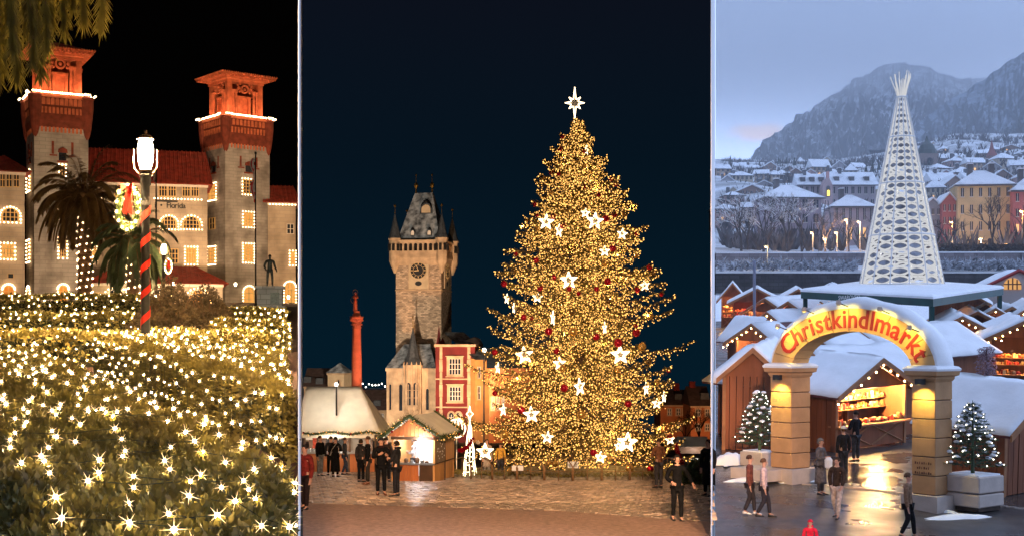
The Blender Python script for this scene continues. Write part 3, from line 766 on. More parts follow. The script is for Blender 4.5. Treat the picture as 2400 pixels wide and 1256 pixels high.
def hedge(corners, h, leaves, lsize, nbulb, label, llabel, spacing, small=False, wob=0.10, faces='tf', seed=1, hz=None):
    """corners: four ground points (x,y) counter-clockwise from above; faces: top, sides"""
    rnd = random.Random(seed)
    cx = sum(c[0] for c in corners)/4; cy = sum(c[1] for c in corners)/4; z0 = gl(cy)
    t = thing('hedge', label, 'hedge', (cx, cy, z0), 0, 'clipped garden hedges')
    loc = [(c[0]-cx, c[1]-cy) for c in corners]
    G = lambda x, y: gl(y+cy)-z0
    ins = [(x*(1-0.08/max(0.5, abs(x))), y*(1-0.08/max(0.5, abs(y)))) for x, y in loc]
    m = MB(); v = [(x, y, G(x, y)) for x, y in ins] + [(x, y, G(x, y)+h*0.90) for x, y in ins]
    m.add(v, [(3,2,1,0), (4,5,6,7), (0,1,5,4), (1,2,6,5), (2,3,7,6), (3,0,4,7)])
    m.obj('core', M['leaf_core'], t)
    # sampling
    def bump(x, y): return wob*(sin(x*2.1+seed)+sin(y*1.7+x*0.9+seed*2)+0.6*sin(x*5.3+y*4.1))*0.33
    surf = []
    def top(u, v_):
        a = [loc[0][k]*(1-u)+loc[1][k]*u for k in (0, 1)]; b = [loc[3][k]*(1-u)+loc[2][k]*u for k in (0, 1)]
        x, y = a[0]*(1-v_)+b[0]*v_, a[1]*(1-v_)+b[1]*v_
        ed = min(u, 1-u, v_, 1-v_); rd = 0.10*max(0, 1-ed/0.06)**2
        return Vector((x, y, G(x, y)+h+bump(x, y)-rd)), Vector((0, 0, 1))
    def side(i):
        a, b = Vector(loc[i]), Vector(loc[(i+1) % 4]); d = (b-a); n_ = Vector((d.y, -d.x)).normalized()
        def f(u, v_):
            p = a + d*u; w = bump(p.x+v_, p.y-v_)*0.7
            return Vector((p.x+n_.x*w, p.y+n_.y*w, G(p.x, p.y)+h*v_)), Vector((n_.x, n_.y, 0.15))
        return f, d.length*h, n_, (a+b)/2
    A_top = abs(sum(loc[i][0]*loc[(i+1) % 4][1]-loc[(i+1) % 4][0]*loc[i][1] for i in range(4)))/2
    surf.append((top, A_top))
    for i in range(4):
        f, ar, n_, mid = side(i)
        vis = n_.x*(0-cx-mid[0])+n_.y*(0-cy-mid[1]) > 0
        if vis: surf.append((f, ar*0.9))
    tot = sum(a for _, a in surf); m = MB()
    for f, ar in surf:
        for _ in range(int(leaves*ar/tot)):
            p, n_ = f(rnd.random(), rnd.random())
            p = p + n_*rnd.uniform(-0.10, 0.06)
            d = (n_*rnd.uniform(0.3, 1.2) + Vector((rnd.uniform(-1, 1), rnd.uniform(-1, 1), rnd.uniform(-0.5, 1)))).normalized()
            w = d.orthogonal().normalized(); w = (Matrix.Rotation(rnd.uniform(0, 6.28), 3, d) @ w)
            L_ = lsize*rnd.uniform(0.6, 1.3); k = L_*0.24
            m.add([p, p+d*L_*0.5+w*k, p+d*L_, p+d*L_*0.5-w*k], [(0,1,2,3)])
    m.obj('foliage', M['leaf_h'], t, kind='stuff')
    # the net of lights lying on it
    net = thing('light_net', llabel, 'lights', (cx, cy, z0), 0, 'nets of warm lights on the hedges')
    pts = []; tries = 0
    while len(pts) < nbulb and tries < nbulb*30:
        tries += 1
        r = rnd.random()*tot; acc = 0
        for f, ar in surf:
            acc += ar
            if r <= acc: break
        p, n_ = f(rnd.random(), rnd.uniform(0.12, 1)); p = p + n_*0.115
        if all((p-q).length > spacing for q in pts[-400:]): pts.append(p)
    pool = GLARE_BULBS_S if small else STARS
    pts.sort(key=lambda p: p.y)
    for p in pts[:300]:
        o = link('bulb', rnd.choice(pool), net, p, (rnd.uniform(-0.3, 0.3), rnd.uniform(0, 3.14), rnd.uniform(-0.3, 0.3)), rnd.uniform(0.75, 1.2))
    if len(pts) > 300:
        mm = MB(); src = pool[0]; vv = [v.co.copy() for v in src.vertices]; ff = [tuple(p.vertices) for p in src.polygons]; mi = [p.material_index for p in src.polygons]; idx = []
        for p in pts[300:]:
            s_ = rnd.uniform(0.75, 1.2); mm.add([p+v*s_ for v in vv], ff); idx += mi
        me = mm.mesh('bulbs'); me.materials.append(M['bulb_core']); me.materials.append(M['bulb_glare']); me.polygons.foreach_set('material_index', idx)
        link('bulbs', me, net)['kind'] = 'stuff'
    # the wire that joins them
    wv = MB(); order = pts[:]
    for i in range(0, len(order)-1):
        a, b = order[i], order[i+1]
        if (a-b).length < spacing*3: wv.tube([a, (a+b)/2-Vector((0, 0, 0.03)), b], 0.004, 3, False)
    if wv.f: wv.obj('wire', M['wire'], net, kind='stuff')
    return t
def strip(u0, u1, o0, o1, u0b=None):
    """corner points of a strip laid along the diagonal walks: u runs away to the left, o is the offset across"""
    u = Vector((-0.447, 0.894)); n_ = Vector((0.894, 0.447)); q = lambda a, b: tuple(u*a + n_*b)
    return [q(u1, o0), q(u0, o0), q(u0b or u0, o1), q(u1, o1)]
hedge(strip(3.6, 29.5, 0.75, 3.25, 11.0), 0.92, 125000, 0.080, 340, 'broad golden hedge closest to the lower walk, its lights widely spaced', 'warm lights spread widely over the broad golden front hedge', 0.34, seed=3)
hedge(strip(17.0, 34.0, 5.15, 7.4, 24.9), 0.95, 70000, 0.09, 300, 'green hedge between the mulched walk and the candy striped post', 'warm lights dotted over the green hedge before the striped post', 0.34, seed=5)
hedge([(-19, 35.5), (-6.6, 35.5), (-6.9, 37.2), (-19, 37.2)], 0.85, 9000, 0.16, 260, 'low hedge left of the striped post with a dark shaded side', 'dense warm lights on the low hedge left of the striped post', 0.28, True, seed=8)
hedge([(-5.6, 31.0), (-3.0, 28.0), (-3.6, 33.5), (-6.0, 35.0)] if 0 else [(-8.3, 34.6), (-6.2, 34.2), (-6.5, 35.4), (-8.5, 36.0)], 0.8, 5000, 0.15, 70, 'short hedge just right of the striped post', 'warm lights on the short hedge just right of the striped post', 0.26, True, seed=9)
hedge([(-9.8, 41.5), (-7.35, 41.5), (-7.6, 43.0), (-9.8, 43.0)], 0.95, 4500, 0.16, 110, 'low hedge below the bronze statue, first row', 'warm lights on the first low hedge row below the statue', 0.2, True, seed=11)
hedge([(-24, 46.0), (-13.2, 46.0), (-13.2, 47.6), (-24, 47.6)], 1.0, 6500, 0.18, 260, 'long low hedge in front of the boundary hedge', 'dense warm lights on the long hedge before the boundary hedge', 0.29, True, seed=12)
hedge([(-12.6, 52.5), (-9.2, 52.5), (-9.5, 54.2), (-12.6, 54.2)], 1.0, 4500, 0.18, 180, 'low hedge below the bronze statue, second row', 'warm lights on the second hedge row below the statue', 0.2, True, seed=14)
hedge([(-31, 60), (-16.5, 60), (-16.5, 61.6), (-31, 61.6)], 1.45, 9000, 0.2, 300, 'tall boundary hedge at the foot of the palms and towers', 'dense warm lights over the tall boundary hedge', 0.26, True, seed=15)

# dark unlit shrub
def shrub(px, d, w, h, label, n=9000, seed=4, col='leaf_sh', g=None):
    rnd = random.Random(seed); g = g or gl; b = PG(px, d, g); t = thing('shrub', label, 'shrub', b)
    br = MB()
    for k in range(26):
        a = rnd.uniform(0, 2*pi); e = Vector((cos(a)*w*0.42*rnd.uniform(0.3, 1), sin(a)*w*0.3, h*rnd.uniform(0.6, 1.0)))
        br.tube([Vector((rnd.uniform(-.2, .2), rnd.uniform(-.2, .2), 0)), e*0.5+Vector((0, 0, h*0.1)), e], lambda f: 0.035*(1-f)+0.006, 4)
    br.obj('stems', M['bark'], t, kind='stuff')
    m = MB()
    for _ in range(n):
        a = rnd.uniform(0, 2*pi); r = sqrt(rnd.random()); zz = rnd.random()
        rr = (0.55+0.45*sin(pi*min(1, zz*0.8+0.2)))*(1+0.16*sin(3*a+zz*5)+0.1*sin(7*a))
        p = Vector((cos(a)*r*w/2*rr, sin(a)*r*w*0.35*rr, h*zz*(1-0.45*r*r)*(1+0.13*sin(5*a+r*4))))
        d_ = Vector((rnd.uniform(-1, 1), rnd.uniform(-1, 1), rnd.uniform(-0.4, 1))).normalized(); w_ = d_.orthogonal().normalized(); L_ = rnd.uniform(0.07, 0.16)
        m.add([p, p+d_*L_*0.5+w_*L_*0.28, p+d_*L_, p+d_*L_*0.5-w_*L_*0.28], [(0,1,2,3)])
    m.obj('foliage', M[col], t, kind='stuff'); return t
M['bark'] = mat('bark', (0.10, 0.062, 0.038), 0.9, 0.4, 6, bump=0.6, bscale=20)
M['leaf_sh'] = mat('shrub_leaf', (0.060, 0.042, 0.022), 0.6, 0.5, 3)
shrub(402, 44, 2.9, 2.25, 'dark bushy shrub behind the striped post', 9000, 4)
shrub(486, 46, 2.6, 2.05, 'dark bushy shrub under the porch eave, towards the statue', 8000, 6)

# ---------------------------------------------------------------- lamp posts
M['red_ribbon'] = mat('red_ribbon', (0.62, 0.025, 0.012), 0.45, 0.15, 5)
M['wreath_leaf'] = mat('wreath_leaf', (0.10, 0.13, 0.03), 0.6, 0.5, 8)
M['lantern_shade'] = mat('lantern_frame', (0.20, 0.13, 0.08), 0.5, 0.2, 8, metal=0.4)
def lamp_post(px, d, g, h, r, label, power, wreath_side=-1, ribbon=True, sc=1.0, hide=None):
    b = PG(px, d, g); t = thing('lamp_post', label, 'lamp post', b, 0, 'park lamp posts')
    MB().lathe([(r*2.0, 0), (r*2.0, 0.25*sc), (r*1.5, 0.4*sc), (r*1.2, 0.9*sc), (r, 1.0*sc), (r*0.92, h-0.35*sc), (r*1.25, h-0.3*sc), (r*1.1, h-0.12*sc), (r*1.6, h-0.06*sc), (r*0.7, h)], 14).obj('post', M['black_metal'], t, smooth=True)
    # lantern: collar, frosted globe, yoke and cap
    lz = h
    MB().lathe([(r*1.0, lz), (r*1.7, lz+0.07*sc)], 12).obj('collar', M['lantern_shade'], t)
    MB().lathe([(0.13*sc, lz+0.08*sc), (0.19*sc, lz+0.30*sc), (0.205*sc, lz+0.62*sc), (0.17*sc, lz+0.80*sc), (0.08*sc, lz+0.88*sc)], 14).obj('globe', M['lantern_glow'], t, smooth=True)
    MB().lathe([(0.22*sc, lz+0.86*sc), (0.14*sc, lz+0.96*sc), (0.05*sc, lz+1.0*sc), (0.04*sc, lz+1.09*sc), (0.005, lz+1.12*sc)], 12).obj('cap', M['lantern_shade'], t)
    for s in (-1, 1):
        MB().tube([(s*r*0.8, 0, lz-0.02), (s*0.2*sc, 0, lz-0.0), (s*0.29*sc, 0, lz+0.12*sc), (s*0.31*sc, 0, lz+0.35*sc), (s*0.30*sc, 0, lz+0.6*sc)], 0.018*sc, 6).obj('yoke', M['lantern_shade'], t)
    point_light('lamp_light', (0, 0, lz+0.45*sc), (1.0, 0.62, 0.28), power, 0.40*sc, t)
    if ribbon:
        m = MB(); n = 90; turns = 5.2; w = 0.20
        for k in range(n):
            q = []
            for kk in (k, k+1):
                f = kk/n; a = 2*pi*turns*f+0.6; z = 0.9 + (h-1.75)*f; rr = r*1.06+0.006
                q += [(rr*cos(a), rr*sin(a), z), (rr*cos(a), rr*sin(a), z+w)]
            m.add(q, [(0, 2, 3, 1)])
        m.obj('ribbon', M['red_ribbon'], t)
    # bracket and wreath
    az = h-0.78*sc
    MB().tube([(wreath_side*-0.02, 0, az), (wreath_side*1.0*sc, 0, az)], 0.015*sc, 6).obj('bracket', M['black_metal'], t)
    MB().lathe([(r*1.15, az-0.06), (r*1.15, az+0.06)], 10).obj('bracket_band', M['black_metal'], t)
    wr = thing('wreath', ('leafy Christmas wreath with red bow and bulbs, hung from the striped post' if ribbon else 'small lit wreath hung from the plain lamp post by the porch'), 'wreath', b+Vector((wreath_side*0.42*sc, -0.06, az-0.12*sc)), 0, 'wreaths on lamp posts')
    rnd = random.Random(int(px)); m = MB(); rx, rz = 0.24*sc, 0.52*sc
    ring = [(rx*cos(2*pi*k/22), 0, rz*sin(2*pi*k/22)) for k in range(23)]
    MB().tube(ring, 0.05*sc, 6).obj('ring', M['wreath_leaf'], wr)
    for _ in range(900):
        a = rnd.uniform(0, 2*pi); p = Vector((rx*cos(a), 0, rz*sin(a)))
        d_ = Vector((rnd.uniform(-1, 1), rnd.uniform(-1, 0.5), rnd.uniform(-1, 1))).normalized(); w_ = d_.orthogonal().normalized()*0.022*sc; L_ = rnd.uniform(0.08, 0.17)*sc
        m.add([p-w_, p+w_, p+d_*L_], [(0, 1, 2)])
    m.obj('leaves', M['wreath_leaf'], wr, kind='stuff')
    for k in range(14):
        a = 2*pi*k/14+0.2; link('bulb', STARS[k % 5], wr, (rx*1.15*cos(a), -0.12*sc, rz*1.1*sin(a)), (0, k, 0), 1.35*sc)
    m = MB()
    for s in (-1, 1):
        m.loft([[(0, -0.13*sc, rz-0.02), (0, -0.09*sc, rz-0.02), (0, -0.09*sc, rz+0.02), (0, -0.13*sc, rz+0.02)], [(s*0.14*sc, -0.19*sc, rz-0.10*sc), (s*0.14*sc, -0.09*sc, rz-0.10*sc), (s*0.14*sc, -0.09*sc, rz+0.08*sc), (s*0.14*sc, -0.19*sc, rz+0.08*sc)]])
        m.loft([[(s*0.02, -0.15*sc, rz), (s*0.02+0.09*sc, -0.15*sc, rz), (s*0.02+0.09*sc, -0.13*sc, rz), (s*0.02, -0.13*sc, rz)], [(s*0.07*sc-0.03, -0.17*sc, -0.15*sc), (s*0.07*sc+0.08*sc, -0.17*sc, -0.2*sc), (s*0.07*sc+0.08*sc, -0.15*sc, -0.2*sc), (s*0.07*sc-0.03, -0.15*sc, -0.15*sc)]])
    m.obj('bow', M['red_ribbon'], wr, kind='stuff')
    return t
lamp_post(341, 33, gl, 5.18, 0.115, 'black lamp post wound with red ribbon, its lantern blazing', 52000)
lamp_post(384, 64, gl, 3.55, 0.085, 'plain dark lamp post with small glowing lantern before the porch', 2500, 1, False, 0.62)

# little wall lanterns
def wall_lantern(px, row, d, label, power, col=(1.0, 0.62, 0.25)):
    t = thing('wall_lantern', label, 'lantern', P(px, row, d), 0, 'small lanterns at the hall')
    MB().lathe([(0.10, -0.22), (0.17, 0.1), (0.12, 0.18)], 8).obj('glass', M['lantern_glow'], t)
    MB().lathe([(0.2, 0.18), (0.05, 0.34)], 8).obj('cap', M['black_metal'], t)
    MB().tube([(0, 0, 0.3), (0, 0.25, 0.42), (0, 0.7, 0.3)], 0.03, 5).obj('bracket', M['black_metal'], t)
    point_light('lantern_light', (0, -0.3, 0), col, power, 0.18, t)
wall_lantern(552, 666, 172, 'small lantern on the corner of the flagpole side tower', 1800)
wall_lantern(405, 665, 158, 'small lantern under the porch eave', 1500)
wall_lantern(322, 690, 156, 'small lantern by the porch arch beside the second palm', 900, (1.0, 0.85, 0.3))
wall_lantern(676, 696, 176, 'small lantern beside the arched door of the brown wing', 900)

# ---------------------------------------------------------------- palms
M['palm_trunk'] = mat('palm_trunk', (0.16, 0.095, 0.055), 0.95, 0.45, 5, bump=0.8, bscale=14)
M['palm_leaf'] = mat('palm_leaf', (0.130, 0.080, 0.034), 0.55, 0.4, 1.2)
M['palm_leaf_g'] = mat('palm_leaf_green', (0.060, 0.085, 0.045), 0.5, 0.4, 1.2)
M['frond_y'] = translucent(mat('yellow_green_frond', (0.20, 0.165, 0.028), 0.5, 0.5, 3), 0.5)
translucent(M['palm_leaf'], 0.35); translucent(M['palm_leaf_g'], 0.35)
def frond(m, rach, base, az, el, L_, droop, rnd, nl=40, ll=0.62, wid=0.040, hang=0.5):
    d = Vector((cos(az)*cos(el), sin(az)*cos(el), sin(el))); p = Vector(base); pts = [p.copy()]; n = 9
    for k in range(n):
        d = (d + Vector((0, 0, -droop*(0.4+k/n)/n*2))).normalized(); p = p + d*(L_/n); pts.append(p.copy())
    rach.tube(pts, lambda f: 0.035*(1-f)+0.008, 4)
    for k in range(nl):
        f = 0.12 + 0.88*k/(nl-1); q = f*n; i = min(n-1, int(q)); a = pts[i].lerp(pts[i+1], q-i); t = (pts[i+1]-pts[i]).normalized()
        sd = t.cross(Vector((0, 0, 1))); sd = sd.normalized() if sd.length > 1e-3 else Vector((1, 0, 0))
        le = ll*(1-0.65*abs(f-0.4)**1.3)*rnd.uniform(0.85, 1.1)
        for s in (-1, 1):
            dr = (t*0.75 + sd*s*0.8 + Vector((0, 0, rnd.uniform(-0.25, 0.1)-hang))).normalized(); w_ = dr.cross(Vector((0.3, 0.2, 1))).normalized()*wid
            m.add([a-w_, a+w_, a+dr*le*0.6+w_*0.8, a+dr*le, a+dr*le*0.6-w_*0.8], [(0, 1, 2, 3, 4)])
def palm(px, d, hpx_row, rt, nf, L_, label, leafm, seed, drop=1.6, lights=True, lowlights=0.0):
    rnd = random.Random(seed); b = PG(px, d, gl); t = thing('palm_tree', label, 'palm', b, 0, 'date palms before the hall')
    h = P(px, hpx_row, d).z - b.z
    m = MB(); prof = []
    for k in range(int(h/0.16)+1):
        z = k*0.16; prof += [(rt*(1.0+0.22*max(0, 1-z/0.8)), z), (rt*1.12, z+0.13)]
    prof.append((rt*1.35, h))
    m.lathe(prof, 14); m.obj('trunk', M['palm_trunk'], t)
    MB().lathe([(rt*0.8, h-0.6), (rt*1.9, h-0.1), (rt*1.6, h+0.35), (rt*0.4, h+0.6)], 12).obj('crown_base', M['palm_trunk'], t)
    lf = MB(); rc = MB()
    for k in range(nf):
        el = radians(82) - (k/nf)**0.8*radians(125); az = k*2.39996+rnd.uniform(-.2, .2)
        frond(lf, rc, (0.15*cos(az), 0.15*sin(az), h+0.1), az, el, L_*rnd.uniform(0.85, 1.1), drop*(0.6+0.5*k/nf), rnd)
    rc.obj('frond_stems', M['palm_trunk'], t, kind='stuff'); lf.obj('crown', leafm, t, kind='stuff')
    if lights:
        pts = []; n = int(h/0.06)
        for k in range(n):
            a = k*0.92; pts.append((rt*1.2*cos(a), rt*1.2*sin(a), 0.1+k*(h-0.3)/n))
        bulbs(pts, 0.055, t, M['string'])
    return t
palm(199, 72, 468, 0.36, 84, 3.2, 'tall brown palm before the tower, its trunk wrapped in lights', M['palm_leaf'], 21, 1.75)
palm(312, 66, 575, 0.30, 66, 2.45, 'shorter green palm behind the striped post, its trunk wrapped in lights', M['palm_leaf_g'], 22, 2.1)
# fronds of a near palm hanging into the picture from above
t = thing('palm_tree', 'yellow green palm fronds hanging down over the garden, trunk out of view', 'palm', PG(-420, 15, gl))
h = P(0, -190, 15).z - gl(15); base = P(-420, 0, 15)
m = MB(); m.lathe([(0.4, 0), (0.3, 0.4), (0.26, h*0.5), (0.28, h-0.4), (0.45, h)], 12); m.obj('trunk', M['palm_trunk'], t)
lf = MB(); rc = MB(); rnd = random.Random(5)
for (tx, ty, dd) in ((10, 165, 15.2), (40, 185, 14.6), (78, 150, 14.4), (110, 120, 14.8), (150, 70, 15), (196, 52, 14.7), (238, 66, 14.5), (-20, 110, 15), (60, 80, 15.4), (120, 60, 15.3), (20, 60, 14.9), (170, 20, 15.2), (95, 175, 15.0), (-5, 190, 14.8), (30, 120, 14.2)):
    tip = P(tx, ty, dd) - Vector((base.x, base.y, gl(15))); c0 = Vector((0, 0, h+0.1))
    top = P(tx-35, ty-250, dd) - Vector((base.x, base.y, gl(15)))
    pts = [c0, c0.lerp(top, 0.4)+Vector((0, 0, 0.5)), c0.lerp(top, 0.8)+Vector((0, 0, 0.35)), top, top.lerp(tip, 0.35)+Vector((0.06, 0, 0.05)), top.lerp(tip, 0.7)+Vector((0.05, 0, 0)), tip]
    # resample
    fine = []
    for i in range(len(pts)-1):
        for q in range(6): fine.append(pts[i].lerp(pts[i+1], q/6))
    fine.append(pts[-1])
    for _ in range(3): fine = [fine[0]] + [(fine[i-1]+fine[i]*2+fine[i+1])/4 for i in range(1, len(fine)-1)] + [fine[-1]]
    rc.tube(fine, lambda f: 0.022*(1-f)+0.005, 4)
    for i in range(12, len(fine)-1):
        tdir = (fine[i+1]-fine[i]).normalized()
        for q in range(6):
            a = fine[i].lerp(fine[i+1], q/6)
            for s in range(3):
                dr = (tdir*0.9 + Vector((rnd.uniform(-1, 1), rnd.uniform(-1, 1), rnd.uniform(-0.3, 0.3)))*0.55).normalized(); w_ = dr.orthogonal().normalized()*0.011; le = rnd.uniform(0.14, 0.26)
                lf.add([a-w_, a+w_, a+dr*le], [(0, 1, 2)])
rc.obj('frond_stems', M['palm_trunk'], t, kind='stuff'); lf.obj('crown', M['frond_y'], t, kind='stuff')

# ---------------------------------------------------------------- statue, flags
M['bronze'] = mat('dark_bronze', (0.06, 0.065, 0.055), 0.45, 0.4, 6, metal=0.5)
M['pale_stone'] = masonry('pedestal_stone', (0.42, 0.40, 0.36), (0.25, 0.23, 0.2), 1.0, 0.45, var=0.12, stain=0.3)
fpd = Frame(600, 724, 118, 8)
t = fpd.empty('pedestal', 'square pale stone pedestal below the bronze figure', 'pedestal')
x1, zt = fpd.uv(664, 670); MB().box(0.1, x1-0.1, 0.1, x1-0.1, 0, zt-0.25).obj('block', M['pale_stone'], t)
MB().box(-0.1, x1+0.1, -0.1, x1+0.1, zt-0.25, zt).obj('cap', M['pale_stone'], t); MB().box(-0.15, x1+0.15, -0.15, x1+0.15, 0, 0.3).obj('plinth', M['pale_stone'], t)
MB().box(x1*0.52, x1*0.85, 0.06, 0.12, 0.5, zt-0.6).obj('plaque', M['bronze'], t)
st = person('dark bronze statue of a standing man on the stone pedestal', fpd.o+Vector((x1*0.42, x1*0.5, zt)), radians(10), 2.95, M['bronze'], M['bronze'], name='statue', skin=M['bronze'], hat=(0.03, 0.03, 0.028), hair=None, leg_apart=0.075,
       arms=[((-0.07, 0.03, -0.15), (-0.03, -0.06, -0.25)), ((0.05, 0.0, -0.16), (0.09, -0.08, -0.28))])
st['category'] = 'statue'
M['flag_w'] = mat('flag_cloth', (0.75, 0.66, 0.62), 0.8, 0.15, 3); M['flag_r'] = mat('flag_red', (0.55, 0.05, 0.05), 0.8, 0.15, 3)
def flagpole(px, d, row_top, row_flag0, row_flag1, label):
    b = PG(px, d, gl); t = thing('flagpole', label, 'flagpole', b, 0, 'flagpoles before the hall'); zt = P(px, row_top, d).z-b.z
    MB().lathe([(0.2, 0), (0.2, 0.4), (0.10, 0.5), (0.06, zt), (0.13, zt+0.05), (0.11, zt+0.2), (0.01, zt+0.26)], 8).obj('pole', M['black_metal'], t)
    za, zb = P(px, row_flag0, d).z-b.z, P(px, row_flag1, d).z-b.z
    m = MB(); n = 14
    for k in range(n):
        z = za+(zb-za)*k/(n-1); w = 0.55*(0.6+0.4*sin(k*0.9))
        for q in range(5): m.v.append((-0.06 - w*q/4, 0.12*sin(q*1.8+k*0.5), z))
    m.f = [(k*5+q, k*5+q+1, k*5+q+6, k*5+q+5) for k in range(n-1) for q in range(4)]
    me = m.mesh('flag', M['flag_w'], True); me.materials.append(M['flag_r'])
    for i, p in enumerate(me.polygons): p.material_index = 1 if (i % 4 == 2 or i % 9 == 4) else 0
    o = link('flag', me, t); md = o.modifiers.new('thick', 'SOLIDIFY'); md.thickness = 0.02
flagpole(599, 128, 362, 372, 475, 'dark flagpole with limp pale flag beside the statue')
flagpole(366, 120, 380, 396, 432, 'dark flagpole half hidden by the striped lamp post')
# ================================================================ CENTRE PLACE: the old square with the great tree
rnd = random.Random(77)
# ---------------------------------------------------------------- paving
M['sett'] = mat('granite_sett', (0.30, 0.21, 0.145), 0.36, 0.4, 2.2, bump=0.35, bscale=26, spec=0.45)
sn_ = M['sett'].node_tree; sg = sn_.nodes.new('ShaderNodeNewGeometry'); sm = sn_.nodes.new('ShaderNodeMapRange'); sm.inputs['To Min'].default_value = 0.55; sm.inputs['To Max'].default_value = 1.35
smx = sn_.nodes.new('ShaderNodeMix'); smx.data_type = 'RGBA'; smx.blend_type = 'MULTIPLY'; smx.inputs['Factor'].default_value = 1.0
sb_ = sn_.nodes['Principled BSDF']; sn_.links.new(sb_.inputs['Base Color'].links[0].from_socket, smx.inputs['A']); sn_.links.new(sg.outputs['Random Per Island'], sm.inputs['Value']); sn_.links.new(sm.outputs[0], smx.inputs['B']); sn_.links.new(smx.outputs['Result'], sb_.inputs['Base Color'])
M['asphalt_c'] = mat('fine_paving', (0.42, 0.255, 0.17), 0.62, 0.35, 9.0, bump=0.9, bscale=55, spec=0.35, detail=8)
def sett_mesh(seed):
    r_ = random.Random(seed); m = MB(); h = 0.5
    b = lambda q, z, k: [(-q+r_.uniform(-k, k), -q+r_.uniform(-k, k), z), (q+r_.uniform(-k, k), -q+r_.uniform(-k, k), z), (q+r_.uniform(-k, k), q+r_.uniform(-k, k), z), (-q+r_.uniform(-k, k), q+r_.uniform(-k, k), z)]
    m.loft([b(0.48, 0, 0.0), b(0.47, 0.65, 0.02), b(0.40, 1.0, 0.03)]); return m
SETTS = [sett_mesh(s) for s in range(6)]
SETT_ME = [m.mesh('sett', M['sett'], False) for m in SETTS]
slope_c = math.atan(-0.0696)
# where the setts lie: behind the curved edge of the finer paving
def edge_row(px):                     # photo row of the border between fine paving and setts
    return 1181 + 0.030*(px-709) - 0.0000*(px-709)**2 if px < 1300 else 1198.7 + 0.075*(px-1300)
cand = []
y = 24.5
row_i = 0
sw, sd = 0.33, 0.29
while y < 60:
    x = dirx(711)*y + (0.12 if row_i % 2 else 0.0)
    while x < dirx(1664)*y:
        px = CX + x/y*F; row = HY - gc(y)/y*F
        wv = 0.10*sin(x*0.9+row_i*0.05)
        if row < edge_row(px): cand.append((x, y+wv, row_i))
        x += sw
    y += sd; row_i += 1
cand.sort(key=lambda c: c[1])
near = cand[:300]
for (x, y, i) in near:
    o = link('sett', rnd.choice(SETT_ME), square, (x, y, gc(y)-0.06+rnd.uniform(-.006, .006)), (slope_c+rnd.uniform(-.02, .02), rnd.uniform(-.02, .02), rnd.choice((0, pi/2, pi, 3*pi/2))), (0.25, 0.25, 0.10))
    if int(o.rotation_euler.z*2/pi+0.5) % 2 == 0: o.scale = (sw*0.90, sd*0.86, 0.10)
    else: o.scale = (sd*0.86, sw*0.90, 0.10)
m = MB()
for (x, y, i) in cand[300:]:
    k = rnd.choice(SETTS); h = rnd.uniform(-.016, .012)
    tl = rnd.uniform(-0.03, 0.03)
    m.add([(x+v[0]*sw*0.90, y+v[1]*sd*0.86, gc(y+v[1]*sd)-0.06+h+v[2]*0.10+v[0]*tl*0.2) for v in k.v], k.f)
m.obj('setts', M['sett'], square, kind='stuff')
# fine paving in front, one sheet with a real edge
m = MB(); n = 60; fr_ = []; bk = []
for k in range(n+1):
    px = 709.5 + (1666-709.5)*k/n; row = edge_row(px)+1
    d = 5880/(row-1008.8); fr_.append((dirx(px)*12, 12, gc(12)+0.045)); bk.append((dirx(px)*d, d, gc(d)+0.045))
v = fr_+bk+[(p[0], p[1]+0.01, p[2]-0.1) for p in bk]; N = n+1
m.add(v, [(k, k+1, N+k+1, N+k) for k in range(n)] + [(N+k, N+k+1, 2*N+k+1, 2*N+k) for k in range(n)])
tag(m.obj('pavement', M['asphalt_c']), kind='structure')

# ---------------------------------------------------------------- the Christmas tree
TD = 56.5; TB = PG(1355, TD, gc); TH = P(1350, 275, TD).z - TB.z
M['needle'] = mat('spruce_needle', (0.135, 0.105, 0.026), 0.6, 0.5, 1.5)
M['tree_bulb'] = emit('tree_bulb', (1.0, 0.49, 0.115), 3.2)
M['star_neon'] = emit('star_neon', (1.0, 0.76, 0.46), 5.0)
M['star_wire'] = mat('star_frame', (0.55, 0.50, 0.42), 0.4, 0.1, 10, metal=0.6)
tree = thing('christmas_tree', 'huge spruce covered in golden lights in the middle of the cobbled square', 'christmas tree', TB)
def tree_r(f):                       # half width in metres at height fraction f (traced, then rounded)
    pts = [(0.0, 4.3), (0.06, 4.5), (0.16, 4.3), (0.27, 4.05), (0.36, 3.85), (0.45, 3.65), (0.53, 3.45), (0.60, 3.1), (0.69, 2.5), (0.77, 2.0), (0.86, 1.25), (0.93, 0.66), (0.97, 0.30), (1.0, 0.06)]
    for (a, ra), (b, rb) in zip(pts, pts[1:]):
        if f <= b: return ra+(rb-ra)*(f-a)/(b-a)
    return 0.1
def on_tree(px, row, proud=0.25):
    """point on the tree's skin seen at that pixel"""
    best = None
    for k in range(60):
        d = TD - 5.2 + 5.2*k/59
        p = P(px, row, d) - TB; f = max(0, min(1, p.z/TH))
        if math.hypot(p.x, p.y) <= tree_r(f)+proud: return P(px, row, d)
    return P(px, row, TD-0.4)
